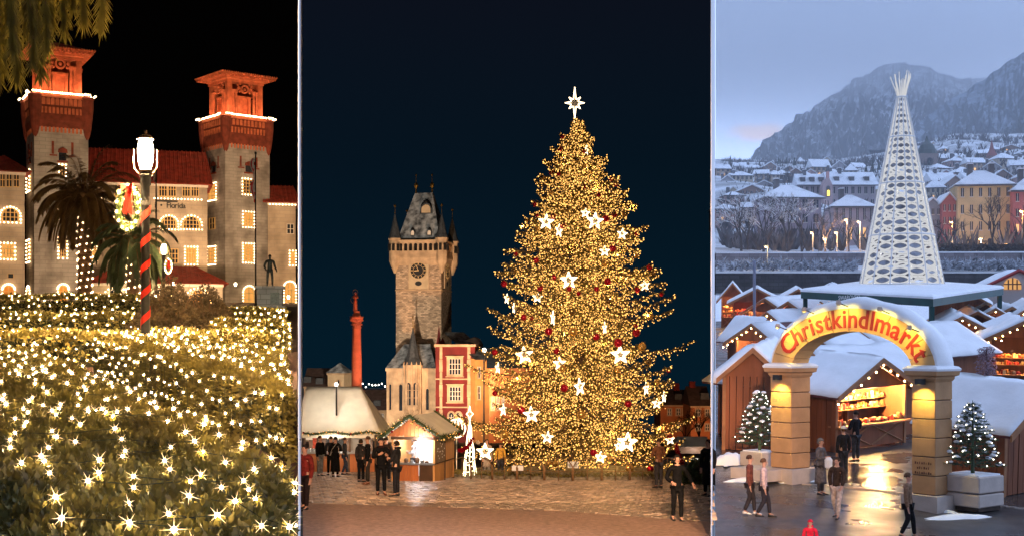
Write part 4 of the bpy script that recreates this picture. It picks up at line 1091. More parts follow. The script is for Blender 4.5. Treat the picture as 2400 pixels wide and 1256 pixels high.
STARS_C = [(1280, 521, 36, 0), (1394, 519, 40, 12), (1309, 541, 30, 55), (1333, 657, 40, 0), (1458, 549, 26, 20), (1417, 589, 24, 5), (1260, 697, 24, -8), (1511, 669, 24, -15), (1294, 745, 34, 70), (1229, 832, 40, 5),
           (1454, 831, 44, -8), (1311, 851, 30, 12), (1357, 906, 40, 50), (1245, 971, 38, 5), (1178, 960, 28, 55), (1137, 1058, 40, 0), (1283, 1024, 28, 5), (1407, 1071, 28, 5), (1470, 1036, 46, -5), (1555, 930, 26, 60), (1539, 945, 24, 10), (1513, 910, 30, 60), (1187, 700, 24, 60), (1416, 768, 28, 65), (1166, 862, 26, 60), (1203, 722, 24, 75), (1570, 1030, 22, 0), (1448, 1044, 24, 40), (1372, 500, 22, 0), (1374, 352, 22, 65)]
baubles = [('r', 1318, 321, 5), ('r', 1313, 349, 5), ('r', 1370, 354, 5), ('r', 1292, 404, 5), ('r', 1309, 408, 5), ('r', 1433, 420, 5), ('r', 1443, 433, 5), ('r', 1371, 438, 5), ('r', 1403, 457, 5), ('r', 1253, 479, 5), ('r', 1259, 505, 4), ('r', 1297, 507, 6), ('r', 1420, 512, 8), ('r', 1319, 529, 7), ('r', 1440, 504, 6), ('r', 1492, 548, 5), ('r', 1436, 582, 8), ('r', 1209, 595, 5), ('r', 1256, 610, 7), ('r', 1298, 650, 6), ('r', 1266, 675, 7), ('r', 1334, 677, 6), ('r', 1424, 659, 8), ('r', 1522, 627, 7), ('r', 1494, 678, 7), ('r', 1550, 690, 5), ('r', 1181, 665, 7), ('r', 1398, 677, 6), ('r', 1227, 743, 7), ('r', 1245, 745, 5), ('r', 1286, 776, 9), ('r', 1397, 789, 8), ('r', 1449, 803, 10), ('r', 1491, 779, 9), ('r', 1159, 825, 7), ('r', 1304, 822, 7), ('r', 1322, 909, 9), ('r', 1221, 960, 9), ('r', 1472, 946, 8), ('r', 1391, 1060, 8), ('r', 1570, 1018, 8), ('r', 1524, 1098, 8), ('r', 1567, 868, 5), ('r', 1160, 921, 6), ('r', 1489, 762, 5), ('r', 1356, 688, 5),
           ('g', 1343, 777, 10), ('g', 1362, 971, 10), ('g', 1192, 907, 8), ('g', 1419, 616, 8), ('g', 1383, 585, 5), ('g', 1523, 740, 8), ('g', 1505, 812, 9), ('g', 1447, 866, 7), ('g', 1250, 1004, 6), ('g', 1181, 1017, 10), ('g', 1196, 1103, 8), ('g', 1237, 1112, 9), ('g', 1285, 1084, 7), ('g', 1300, 1085, 7), ('g', 1370, 390, 5), ('g', 1385, 402, 4), ('g', 1291, 451, 5), ('g', 1476, 1097, 9), ('g', 1491, 600, 5), ('g', 1540, 896, 6), ('g', 1259, 536, 5), ('g', 1318, 863, 8), ('g', 1457, 975, 6), ('g', 1430, 1074, 6), ('g', 1233, 518, 4),
           ('c', 1352, 375, 5), ('c', 1465, 501, 7), ('c', 1322, 636, 8), ('c', 1204, 634, 6), ('c', 1216, 727, 7), ('c', 1340, 729, 8), ('c', 1426, 705, 7), ('c', 1387, 433, 5), ('c', 1371, 484, 6), ('c', 1328, 490, 6), ('c', 1520, 847, 7), ('c', 1272, 416, 5), ('c', 1531, 640, 6), ('c', 1488, 1015, 7), ('c', 1345, 873, 7)]
ORN = [(q[0], q[1]) for q in STARS_C]+[(q[1], q[2]) for q in baubles]
tm = MB(); tm.tube([(0.02*sin(k), 0.02*cos(k), TH*k/12) for k in range(13)], lambda f: 0.24*(1-f)+0.02, 9); tm.obj('trunk', M['bark'], tree)
limb = MB(); twig = MB(); blb = []
def add_branch(pts, lenv, f, az, d2):
    limb.tube(pts, lambda q: (0.05*(1-f)+0.018)*(1-q)+0.006, 5)
    tips.append((pts[-1], az, f))
    nt = int(20+42*lenv/4)
    for q in range(nt):
        s = 0.10 + 0.90*(q/nt)**0.85; i = min(6, int(s*7)); a = pts[i].lerp(pts[i+1], s*7-i); tdir = (pts[i+1]-pts[i]).normalized()
        sd_ = Vector((-d2.y, d2.x, 0))*rnd.choice((-1, 1))
        spread = (0.62*(1-s)**0.7+0.10)*(0.35+0.65*min(1, lenv/2.5))
        hangs = rnd.random() < 0.55
        dr = (tdir*0.55 + sd_*rnd.uniform(0.3, 1.0) + Vector((0, 0, -0.75 if hangs else rnd.uniform(-0.15, 0.55)))).normalized()
        L_ = spread*rnd.uniform(0.6, 1.3)
        e = a + dr*L_ + Vector((0, 0, -0.12*L_))
        mid = a.lerp(e, 0.5) + Vector((0, 0, 0.04*L_))
        for c0, c1 in ((a, mid), (mid, e)):
            ax = (c1-c0); al = ax.length
            if al < 1e-4: continue
            ax.normalize(); u_ = ax.orthogonal().normalized(); w_ = ax.cross(u_)
            nn = max(3, int(al/0.055))
            for h in range(nn):
                b0 = c0 + ax*al*h/nn; an = rnd.uniform(0, 6.28)
                for an_ in (an, an+2.1, an+4.2):
                    nd = (ax*0.7 + u_*cos(an_) + w_*sin(an_)).normalized(); wd = nd.cross(ax).normalized()*0.014; nl = rnd.uniform(0.06, 0.12)
                    twig.add([b0-wd, b0+wd, b0+nd*nl], [(0, 1, 2)])
        nb = 2 if L_ > 0.3 else 1
        for h in range(nb): blb.append(a.lerp(e, rnd.uniform(0.25, 1.05)) + Vector((rnd.uniform(-.06, .06), rnd.uniform(-.06, .06), rnd.uniform(-.07, .03))))
    for h in range(2): blb.append(pts[-1] + Vector((rnd.uniform(-.05, .05), rnd.uniform(-.05, .05), rnd.uniform(-.05, .08))))
nbr = 330
tips = []
for k in range(nbr):
    f = 0.025 + 0.965*(k/nbr)**0.92
    f += 0.011*sin(2*pi*10*f)*(1 if f < 0.85 else 0)          # boughs gather in whorls
    az = k*2.39996 + rnd.uniform(-0.25, 0.25)
    if f < 0.8 and abs((az+pi/2+pi) % (2*pi) - pi) < 0.13: continue
    lenv = tree_r(f)*rnd.choice((0.66, 0.8, 0.92, 1.0, 1.12, 1.22))*(1+0.06*sin(az*3+f*20))*(1+0.10*cos(2*pi*10*f+1.2))
    if sin(az) > 0.6: lenv *= 0.9
    z0 = f*TH
    sag = -0.10*lenv if f < 0.5 else 0.12*lenv
    p0 = Vector((0, 0, z0 + 0.10*lenv)); d2 = Vector((cos(az), sin(az), 0))
    pts = []
    for q in range(8):
        s = q/7; zz = z0 + 0.10*lenv*(1-s) + sag*s*(1-s)*2.2 + (0.30 if f < 0.75 else 0.5)*lenv*max(0, s-0.62)**1.3*1.5 - 0.16*lenv*s*(1-f)
        side_ = 0.08*lenv*sin(s*3+k)
        pts.append(Vector((d2.x*lenv*s - d2.y*side_*s, d2.y*lenv*s + d2.x*side_*s, zz)))
    add_branch(pts, lenv, f, az, d2)
for (px_, row_) in ORN:                # boughs that carry the outer ornaments
    w = on_tree(px_, row_, 0.3)-TB; rad = math.hypot(w.x, w.y); f = max(0.02, min(0.97, w.z/TH))
    if rad < tree_r(f)*0.7 or w.z < 0.8: continue
    az = atan2(w.y, w.x); d2 = Vector((cos(az), sin(az), 0)); z0 = w.z-0.05*rad
    add_branch([Vector((d2.x*(rad+0.12)*q/7, d2.y*(rad+0.12)*q/7, z0+0.12*rad*(1-q/7)-0.16*rad*sin(pi*q/7)*0.6+(0.24*max(0, q/7-0.7)*rad)+0.08)) for q in range(8)], rad, f, az, d2)
limb.obj('branches', M['bark'], tree, kind='stuff')
twig.obj('needles', M['needle'], tree, kind='stuff')
vis = [p for p in blb if p.y < 0.9*abs(tree_r(p.z/TH))*0.6+0.3]
bm_ = MB()
for p in vis: bm_.octa(p, rnd.choice((0.016, 0.019, 0.022, 0.026, 0.034)))
bm_.obj('bulbs', M['tree_bulb'], tree, kind='stuff')
for k in range(46):
    p = vis[(k*len(vis))//46 + rnd.randrange(40)]; sc_ = 1.04
    point_light('string_lamp', (p.x*sc_, p.y*sc_-0.05, p.z), (1.0, 0.56, 0.16), 75, 0.03, tree)

def star_outline(R_, r_, n=5, ph=pi/2): return [((R_ if i % 2 == 0 else r_)*cos(ph+pi*i/n), (R_ if i % 2 == 0 else r_)*sin(ph+pi*i/n)) for i in range(2*n)]
def star5_mesh(R_, tube):
    m = MB()
    for sc_, yy in ((1.0, -0.05), (0.62, -0.05)):
        o = star_outline(R_*sc_, R_*sc_*0.42); o.append(o[0])
        for i in range(10): m.tube([(o[i][0], yy, o[i][1]), (o[i+1][0], yy, o[i+1][1])], tube, 5)
    return m.mesh('star', M['star_neon'])
STAR5 = star5_mesh(0.5, 0.024)
STAR5F = MB()
for i in range(5):
    a = pi/2+2*pi*i/5; STAR5F.tube([(0, 0, 0), (0.48*cos(a), 0, 0.48*sin(a))], 0.012, 4)
STAR5F = STAR5F.mesh('star_frame', M['star_wire'])
swords = ['lit star ornament among the upper boughs of the tree', 'lit star ornament on the middle boughs of the tree', 'lit star ornament on the lower boughs of the tree']
for (px, row, sz, ry) in STARS_C:
    w = on_tree(px, row, 0.3); sc_ = sz/0.95*w.y/F
    band = 0 if row < 640 else (1 if row < 860 else 2)
    turn = 'turned edge on' if abs(ry) >= 50 else 'facing the square'
    sz_w = 'large ' if sz >= 36 else 'small '
    t = thing('star_ornament', sz_w + swords[band] + ', ' + turn, 'star', w, 0, 'lit stars hung on the Christmas tree')
    link('star', STAR5, t, (0, 0, 0), (0, rnd.uniform(-.15, .15), radians(ry)), sc_)
    link('frame', STAR5F, t, (0, 0.01, 0), (0, 0, radians(ry)), sc_)
# the tall star on the tip
tp = P(1347, 242, TD); t = thing('tree_topper', 'tall eight pointed glowing star on the tip of the tree', 'star', tp)
m = MB(); k_ = TD/F
out = []
for i in range(16):
    a = pi/2 + pi*i/8
    R_ = {0: 37, 8: 36, 4: 23, 12: 23}.get(i, 19 if i % 2 == 0 else 8.5); out.append((R_*k_*cos(a), R_*k_*sin(a)))
out.append(out[0])
for i in range(16): m.tube([(out[i][0], 0, out[i][1]), (out[i+1][0], 0, out[i+1][1])], 0.020, 5)
m.obj('outline', M['star_neon'], t)
m = MB()
for i in range(0, 16, 2): m.tube([(0, 0.02, 0), (out[i][0]*0.95, 0.02, out[i][1]*0.95)], 0.012, 4)
m.tube([(0, 0.02, 0), (0, 0.02, -1.1)], 0.02, 5); m.obj('frame', M['star_wire'], t)
m = MB()
for k in range(6): m.tube([(-0.02*(k % 2), 0, -0.4-k*0.08), (0.02*(k % 2), 0, -0.5-k*0.08)], 0.03, 5)
m.obj('stem', M['star_neon'], t)

M['bauble_red'] = mat('red_bauble', (0.42, 0.008, 0.028), 0.18, 0.1, 4, metal=0.55, spec=0.6)
M['bauble_gold'] = mat('gold_bauble', (0.80, 0.48, 0.14), 0.22, 0.1, 4, metal=0.8, spec=0.6)
M['bauble_clear'] = mat('bronze_bauble', (0.30, 0.19, 0.08), 0.12, 0.1, 4, metal=0.9, spec=0.6)
BALL = {}
for k in ('bauble_red', 'bauble_gold', 'bauble_clear'):
    m = MB(); m.ball((0, 0, 0), 1.0, 14, 9); BALL[k] = m.mesh('ball', M[k], True)
CAP = MB().lathe([(0.24, 0.94), (0.24, 1.12), (0.10, 1.16), (0.10, 1.24)], 8).mesh('cap', M['gold'])
NM = {'r': ('bauble_red', 'glossy red'), 'g': ('bauble_gold', 'gold'), 'c': ('bauble_clear', 'dark bronze')}
for (c_, px, row, r_) in baubles:
    w = on_tree(px, row, 0.32); key, word = NM[c_]
    band = 'top' if row < 480 else ('upper' if row < 640 else ('middle' if row < 860 else ('lower' if row < 1050 else 'lowest')))
    t = thing('bauble', '%s %s bauble on the %s boughs of the tree' % ('big' if r_ >= 7 else 'small', word, band), 'bauble', w, 0, 'baubles hung on the Christmas tree')
    s_ = r_*1.08*w.y/F
    link('ball', BALL[key], t, (0, 0, 0), None, s_); link('cap', CAP, t, (0, 0, 0), None, s_)

# tree bed, hoop fence, sign
M['litter'] = mat('straw_and_frost', (0.32, 0.27, 0.20), 0.9, 0.55, 5, bump=0.8, bscale=20, col2=(0.09, 0.07, 0.04))
m = MB(); n = 40; rings = []
for (rr, zz) in ((6.4, 0.0), (6.3, 0.13), (5.0, 0.28), (2.5, 0.4), (0.2, 0.5)):
    rings.append([(TB.x+rr*1.0*cos(2*pi*i/n)*0.95, TB.y+rr*sin(2*pi*i/n), gc(TB.y+rr*sin(2*pi*i/n))+zz+rnd.uniform(-.04, .04)*(zz > 0.05)) for i in range(n)])
m.loft(rings); tag(m.obj('tree_bed', M['litter']), kind='structure')
m = MB()
for _ in range(2600):
    a = rnd.uniform(pi, 2*pi); rr = rnd.uniform(4.4, 6.3); p = Vector((TB.x+rr*0.95*cos(a), TB.y+rr*sin(a), gc(TB.y+rr*sin(a))+0.15))
    d_ = Vector((rnd.uniform(-1, 1), rnd.uniform(-1, 1), rnd.uniform(0, 0.5))).normalized(); w_ = d_.orthogonal().normalized()*0.03; L_ = rnd.uniform(0.12, 0.35)
    m.add([p-w_, p+w_, p+d_*L_+Vector((0, 0, .06))], [(0, 1, 2)])
tag(m.obj('cut_spruce_twigs', M['needle']), 'frosted spruce cuttings strewn inside the hoop fence', 'twigs', kind='stuff')
fence = thing('hoop_fence', 'low wire hoop fence curving round the foot of the tree', 'fence', (TB.x, TB.y, gc(TB.y)))
M['rusty'] = mat('rusty_wire', (0.22, 0.12, 0.055), 0.6, 0.4, 8, metal=0.3)
nh = 17
hoop = MB(); hp = [(-0.42, 0, 0), (-0.42, 0, 0.55), (-0.30, 0, 0.82), (0, 0, 0.95), (0.30, 0, 0.82), (0.42, 0, 0.55), (0.42, 0, 0)]
hoop.tube(hp, 0.022, 6); hoop.tube([(-0.40, 0, 0.40), (0.40, 0, 0.40)], 0.013, 5); hoop.tube([(0, 0, 0), (0, 0, 0.93)], 0.013, 5); HOOP = hoop.mesh('hoop', M['rusty'], True)
for k in range(nh):
    a = pi*1.07 + pi*0.86*k/(nh-1); rr = 6.75; x, y = rr*0.98*cos(a), rr*1.02*sin(a)
    link('hoop', HOOP, fence, (x, y, gc(TB.y+y)-gc(TB.y)), (0, 0, a+pi/2), (1.38, 1, 0.95))
sg = thing('notice_sign', 'small white printed notice on a stake inside the fence', 'sign', PG(1343, 50.6, gc))
MB().cbox((0, 0, 0.62), (0.42, 0.02, 0.26)).obj('board', M['white_paint'], sg); MB().cbox((0, 0.025, 0.3), (0.04, 0.03, 0.6)).obj('stake', M['rusty'], sg)
for k in range(4):
    for j in range(2): MB().cbox((-0.09+0.18*j, -0.013, 0.70-0.05*k), (0.14, 0.004, 0.016)).obj('print_line', M['black_metal'], sg)
fn = thing('notice_sign', 'small slanted white notice low on the hoop fence', 'sign', PG(1213, 50.2, gc)); MB().cbox((0, 0, 0.5), (0.45, 0.02, 0.2)).obj('board', M['white_paint'], fn); MB().cbox((0, 0.02, 0.25), (0.04, 0.03, 0.5)).obj('stake', M['rusty'], fn)

# ---------------------------------------------------------------- buildings behind
M['tower_c'] = masonry('tower_masonry', (0.50, 0.37, 0.26), (0.20, 0.14, 0.10), 0.52, 0.24, var=0.42, bump=0.9, stain=0.25, stain_col=(0.16, 0.10, 0.07))
M['sandstone'] = mat('carved_sandstone', (0.46, 0.32, 0.20), 0.85, 0.25, 0.8, bump=0.4, bscale=5)
M['pale_plaster'] = mat('pale_plaster', (0.52, 0.40, 0.26), 0.85, 0.12, 1.0)
M['slate'] = mat('slate_roof', (0.045, 0.052, 0.062), 0.55, 0.4, 2.5, bump=0.5, bscale=5, col2=None)
M['slate_snow'] = mat('slate_with_frost', (0.42, 0.46, 0.50), 0.6, 0.3, 1.1, bump=0.5, bscale=6, col2=(0.05, 0.058, 0.07), cov=0.52)
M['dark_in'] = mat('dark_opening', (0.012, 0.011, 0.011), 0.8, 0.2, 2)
M['red_plaster'] = mat('red_plaster', (0.13, 0.014, 0.014), 0.8, 0.25, 0.6, bump=0.2)
M['ochre'] = mat('ochre_plaster', (0.50, 0.235, 0.075), 0.85, 0.18, 0.5)
M['ochre2'] = mat('orange_plaster', (0.46, 0.155, 0.060), 0.85, 0.2, 0.4)
def win_c(parent, x0, x1, z0, z1, y=0.0, shape='rect', nx=2, nz=3, frame=None, surround=True, pane=None, sw_=0.22, T=None):
    f = (lambda m: m) if T is None else (lambda m: (setattr(m, 'v', [tuple(T(p)) for p in m.v]), m)[1])
    out = arch_pts(x0, x1, z0, z1, 8, pointed=(shape == 'pointed')) if shape != 'rect' else [(x0, z0), (x1, z0), (x1, z1), (x0, z1)]
    w = f(MB().prism(out, y-0.03, y+0.05)).obj('window', pane or M['dark_glass'], parent)
    m = MB(); cx, cz = (x0+x1)/2, (z0+z1)/2
    n = len(out)
    if surround:
        kx, kz = 1+2*sw_/(x1-x0), 1+2*sw_/(z1-z0)
        for i in range(n):
            a, b = out[i], out[(i+1) % n]
            oa = (cx+(a[0]-cx)*kx, cz+(a[1]-cz)*kz); ob = (cx+(b[0]-cx)*kx, cz+(b[1]-cz)*kz)
            m.prism([oa, ob, b, a], y-0.20, y-0.001)
        f(m).obj('surround', M['sandstone'], w)
    m = MB()
    for k in range(0, nx+1):
        x = x0+(x1-x0)*k/nx; m.box(x-0.05, x+0.05, y-0.10, y-0.035, z0, z1 if shape == 'rect' else z1-(x1-x0)*0.4)
    for k in range(0, nz+1):
        z = z0+(z1-z0)*k/nz
        if shape != 'rect' and z > z1-(x1-x0)*0.5: continue
        m.box(x0+0.05, x1-0.05, y-0.095, y-0.04, z-0.04, z+0.04)
    f(m).obj('frame', frame or M['white_trim'], w)
    return w
# --- the clock tower
ft = Frame(928, 1075, 232, -10)
tw = ft.empty('clock_tower', 'square stone clock tower with slate roof and four corner spirelets', 'tower')
Wt = ft.x(1034); Z = lambda r_: ft.z(980, r_); cT = Wt/2
zg = Z(610); zgt = Z(563)
MB().box(0, Wt, 0, Wt, 0, zg).obj('shaft', M['tower_c'], tw)
MB().box(-0.12, Wt+0.12, -0.12, Wt+0.12, Z(681), Z(678)).obj('string_course', M['sandstone'], tw)
sqT = lambda h, z: [(cT-h, cT-h, z), (cT+h, cT-h, z), (cT+h, cT+h, z), (cT-h, cT+h, z)]
hg = cT*1.10
MB().loft([sqT(cT+0.02, Z(622)), sqT(cT+0.2, Z(617)), sqT(hg-0.1, Z(608)), sqT(hg+0.05, Z(604)), sqT(hg+0.05, Z(598))]).obj('gallery_corbel', M['sandstone'], tw)
MB().loft([sqT(hg, Z(598)), sqT(hg, Z(588))]).obj('gallery_parapet', M['sandstone'], tw)
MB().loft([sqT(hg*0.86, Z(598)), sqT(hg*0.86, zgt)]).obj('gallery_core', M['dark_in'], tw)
MB().loft([sqT(hg+0.05, Z(568)), sqT(hg+0.2, Z(566)), sqT(hg+0.2, zgt)]).obj('gallery_cornice', M['sandstone'], tw)
rotT = lambda s, p: (cT+(p[0]-cT)*cos(s*pi/2)-(p[1]-cT)*sin(s*pi/2), cT+(p[0]-cT)*sin(s*pi/2)+(p[1]-cT)*cos(s*pi/2), p[2])
for s in range(4):
    for k in range(9):
        x = cT-hg*0.80+1.60*hg*k/8
        m = MB().box(x-0.15, x+0.15, cT-hg, cT-hg+0.3, Z(588), Z(574)); m.v = [rotT(s, p) for p in m.v]; m.obj('gallery_pillar', M['sandstone'], tw)
        if k < 8:
            xb = x+1.6*hg/8; zz = Z(574); q = MB(); r_ = (xb-x)/2-0.13; c_ = (x+xb)/2
            pts = [(x, Z(568)), (x, zz)] + [(c_-r_*cos(pi*i/6), zz+r_*0.8*sin(pi*i/6)) for i in range(7)] + [(xb, zz), (xb, Z(568))]
            q.prism(pts, cT-hg+0.02, cT-hg+0.28); q.v = [rotT(s, p) for p in q.v]; q.obj('gallery_arch', M['sandstone'], tw)
# corner turrets with spirelets
for i in (0, 1):
    for j in (0, 1):
        xx, yy = cT+(2*i-1)*hg*0.94, cT+(2*j-1)*hg*0.94
        tu = MB().lathe([(0.2, Z(640)), (0.75, Z(622)), (1.05, Z(612)), (1.05, zgt), (1.2, zgt+0.05), (1.2, zgt+0.35)], 8, (xx, yy, 0), ph=pi/8).obj('corner_turret', M['sandstone'], tw)
        MB().lathe([(1.22, zgt+0.35), (0.9, zgt+1.2), (0.10, Z(503)), (0.06, Z(500))], 8, (xx, yy, 0), ph=pi/8).obj('spirelet', M['slate'], tw)
        MB().lathe([(0.07, Z(503)), (0.05, Z(486)), (0.22, Z(484)), (0.22, Z(481)), (0.02, Z(478))], 6, (xx, yy, 0)).obj('finial', M['gold'], tw)
        for k in range(8):
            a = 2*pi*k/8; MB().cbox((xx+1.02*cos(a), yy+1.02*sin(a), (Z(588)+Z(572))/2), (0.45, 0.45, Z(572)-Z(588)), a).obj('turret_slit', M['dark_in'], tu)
# steep wedge roof with dormers
zr0, zr1 = zgt+0.1, Z(447)
rb, rt_ = hg*0.82, hg*0.36
roofm = MB().loft([[(cT-rb-0.3, cT-rb-0.3, zr0), (cT+rb+0.3, cT-rb-0.3, zr0), (cT+rb+0.3, cT+rb+0.3, zr0), (cT-rb-0.3, cT+rb+0.3, zr0)],
                   [(cT-rb+0.2, cT-rb+0.3, zr0+1.4), (cT+rb-0.2, cT-rb+0.3, zr0+1.4), (cT+rb-0.2, cT+rb-0.3, zr0+1.4), (cT-rb+0.2, cT+rb-0.3, zr0+1.4)],
                   [(cT-rt_, cT-0.35, zr1), (cT+rt_, cT-0.35, zr1), (cT+rt_, cT+0.35, zr1), (cT-rt_, cT+0.35, zr1)]])
roof_o = roofm.obj('roof', M['slate_snow'], tw)
for sx_ in (-1, 1):
    MB().lathe([(0.16, zr1-0.2), (0.14, Z(440)), (0.12, Z(436)), (0.36, Z(432)), (0.40, Z(428)), (0.30, Z(424)), (0.07, Z(421)), (0.05, Z(406)), (0.22, Z(404)), (0.02, Z(400))], 8, (cT+sx_*(rt_-0.15), cT, 0)).obj('finial', M['gold'], roof_o)
def dormer(cx, z0, w, h, y0, dep):
    d_ = MB().prism(arch_pts(cx-w/2, cx+w/2, z0, z0+h, 6, pointed=True), y0, y0+dep).obj('dormer', M['slate'], roof_o)
    return d_
yf = lambda z: cT-rb+0.3 + (rb-0.65)*(z-zr0-1.4)/(zr1-zr0-1.4)
for (px_, row_b, row_t, w_) in ((992, 499, 473, 2.3), (966, 553, 538, 0.8), (1005, 553, 538, 0.8)):
    z0 = Z(row_b); z1 = Z(row_t); cx = ft.x(px_)+0.05
    dormer(cx, z0, w_, z1-z0, yf(z0)-0.35, 2.0)
    q = MB().prism(arch_pts(cx-w_*0.36, cx+w_*0.36, z0+0.15, z0+(z1-z0)*0.82, 6), yf(z0)-0.42, yf(z0)-0.36); q.obj('dormer_light', M['pale_plaster'] if w_ > 1 else M['white_trim'], roof_o)
# clock faces (front and right)
M['clock_gold'] = mat('clock_gilding', (0.72, 0.50, 0.24), 0.6, 0.1, 4)
M['clock_black'] = mat('clock_black', (0.014, 0.014, 0.016), 0.5, 0.2, 3)
Tfront = lambda p: p
Tright = lambda p: (Wt-p[1], p[0], p[2])
for T in (Tfront, Tright):
    px_c = 981; cxk = ft.x(px_c); zk = Z(634); Rk = (ft.x(1000)-ft.x(962))/2
    q = MB().box(ft.x(958), ft.x(1005), -0.10, -0.002, Z(677), Z(608)); q.v = [T(p) for p in q.v]; q.obj('clock_panel', M['pale_plaster'], tw)
    if T is Tfront:
        for (a, b) in ((957, 958.6), (1004.4, 1006)):
            q = MB().box(ft.x(a), ft.x(b), -0.16, -0.001, Z(677), Z(608)); q.obj('panel_edge', M['sandstone'], tw)
    q = MB(); q.prism([(cxk+Rk*cos(2*pi*i/32), zk+Rk*sin(2*pi*i/32)) for i in range(32)], -0.20, -0.11); q.v = [T(p) for p in q.v]; ck = q.obj('clock_face', M['clock_black'], tw)
    q = MB()
    for i in range(32):
        a, b = 2*pi*i/32, 2*pi*(i+1)/32
        for r0, r1 in ((0.96, 1.0), (0.61, 0.64)):
            q.prism([(cxk+Rk*r1*cos(a), zk+Rk*r1*sin(a)), (cxk+Rk*r1*cos(b), zk+Rk*r1*sin(b)), (cxk+Rk*r0*cos(b), zk+Rk*r0*sin(b)), (cxk+Rk*r0*cos(a), zk+Rk*r0*sin(a))], -0.24, -0.205)
    q.v = [T(p) for p in q.v]; q.obj('ring', M['clock_gold'], ck)
    for i in range(12):
        a = 2*pi*i/12; q = MB(); q.cbox((0, -0.225, 0), (0.07 if i % 3 else 0.13, 0.03, Rk*0.22)); c_, s_ = cos(a), sin(a)
        q.v = [T((cxk+(x*c_+(z+Rk*0.8)*s_), y, zk+(-x*s_+(z+Rk*0.8)*c_))) for x, y, z in q.v]; q.obj('numeral', M['clock_gold'], ck)
    for (a, ln, w_) in ((2*pi*0.735, 0.55, 0.16), (2*pi*0.94, 0.80, 0.10)):
        q = MB(); q.cbox((0, -0.27, ln*Rk*0.4), (w_, 0.03, ln*Rk)); c_, s_ = cos(a), sin(a); q.v = [T((cxk+(x*c_+z*s_), y, zk+(-x*s_+z*c_))) for x, y, z in q.v]; q.obj('hand', M['clock_gold'], ck)
    q = MB(); q.prism([(cxk+0.62*cos(2*pi*i/18), Z(664)+0.42*sin(2*pi*i/18)) for i in range(18)], -0.16, -0.11); q.v = [T(p) for p in q.v]; q.obj('oval_window', M['clock_black'], tw)
q = MB().box(ft.x(1048, 0)-0.3, ft.x(1048, 0)+0.1, -0.05, 0.0, Z(790), Z(770)); q.v = [(Wt-p[1], Wt*0.4, p[2]) if 0 else (Wt+0.02+p[1]*0, Wt*0.45+(p[0]-ft.x(1048)), p[2]) for p in q.v]
# --- chapel with bay window and cone roof
fch = Frame(906, 1075, 222, -4)
chp = fch.empty('chapel', 'Gothic chapel with pointed bay and dark cone roof below the clock tower', 'chapel')
X = fch.x; Zc = lambda r_: fch.z(960, r_)
MB().box(0, X(1021), 0, 9, 0, Zc(862)).obj('wall', M['sandstone'], chp)
m = MB(); z0, z1 = Zc(862), Zc(806)
m.add([(-0.2, -0.2, z0), (X(1022), -0.2, z0), (X(1022), 9, z0), (-0.2, 9, z0), (X(938), 4.5, z1), (X(1000), 4.5, z1)], [(3,2,1,0), (0,1,5,4), (1,2,5), (2,3,4,5), (3,0,4)]); m.obj('roof', M['slate_snow'], chp)
MB().box(-0.15, X(1022), -0.28, -0.002, Zc(869), Zc(862)).obj('cornice', M['sandstone'], chp)
cxb = (X(947)+X(990))/2; rb_ = (X(990)-X(947))/2
MB().lathe([(rb_*0.6, Zc(985)), (rb_*1.02, Zc(968)), (rb_*1.02, Zc(862)), (rb_*1.12, Zc(858)), (rb_*1.12, Zc(854))], 8, (cxb, -0.3, 0), ph=pi/8).obj('bay', M['sandstone'], chp)
MB().lathe([(rb_*1.16, Zc(854)), (rb_*0.75, Zc(838)), (rb_*0.35, Zc(800)), (0.05, Zc(768))], 8, (cxb, -0.3, 0), ph=pi/8).obj('cone_roof', M['slate'], chp)
MB().lathe([(0.06, Zc(768)), (0.04, Zc(745)), (0.14, Zc(743)), (0.01, Zc(738))], 6, (cxb, -0.3, 0)).obj('finial', M['gold'], chp)
for (a, b, r0, r1) in ((956, 967, 895, 948), (972, 983, 895, 948)):
    win_c(chp, X(a), X(b), Zc(r1), Zc(r0), -0.3-rb_*0.96, 'pointed', 2, 3, M['sandstone'], True, None, 0.16)
for (a, b, r0, r1) in ((998, 1006, 910, 960), (935, 944, 900, 962), (912, 918, 900, 960)):
    win_c(chp, X(a), X(b), Zc(r1), Zc(r0), 0, 'pointed', 1, 1, M['sandstone'], True, None, 0.14)
for k in range(9):
    q = MB(); x = X(910)+k*(X(945)-X(910))/4; 
    if k < 5: q.prism(arch_pts(x-0.25, x+0.25, Zc(884), Zc(872), 6), -0.10, -0.002); q.obj('blind_arch', M['sandstone'], chp)
for k in range(5):
    a = -pi/2 + (k-2)*0.5; MB().lathe([(0.16, Zc(968)), (0.13, Zc(862)), (0.22, Zc(856)), (0.02, Zc(846))], 6, (cxb+rb_*1.06*cos(a), -0.3+rb_*1.06*sin(a), 0)).obj('buttress', M['sandstone'], chp)
for k in range(3):
    q = MB(); q.ball((X(957)+k*(X(981)-X(957))/2, -0.3-rb_*1.02, Zc(962)), 0.35, 8, 5); q.obj('carved_roundel', M['sandstone'], chp)
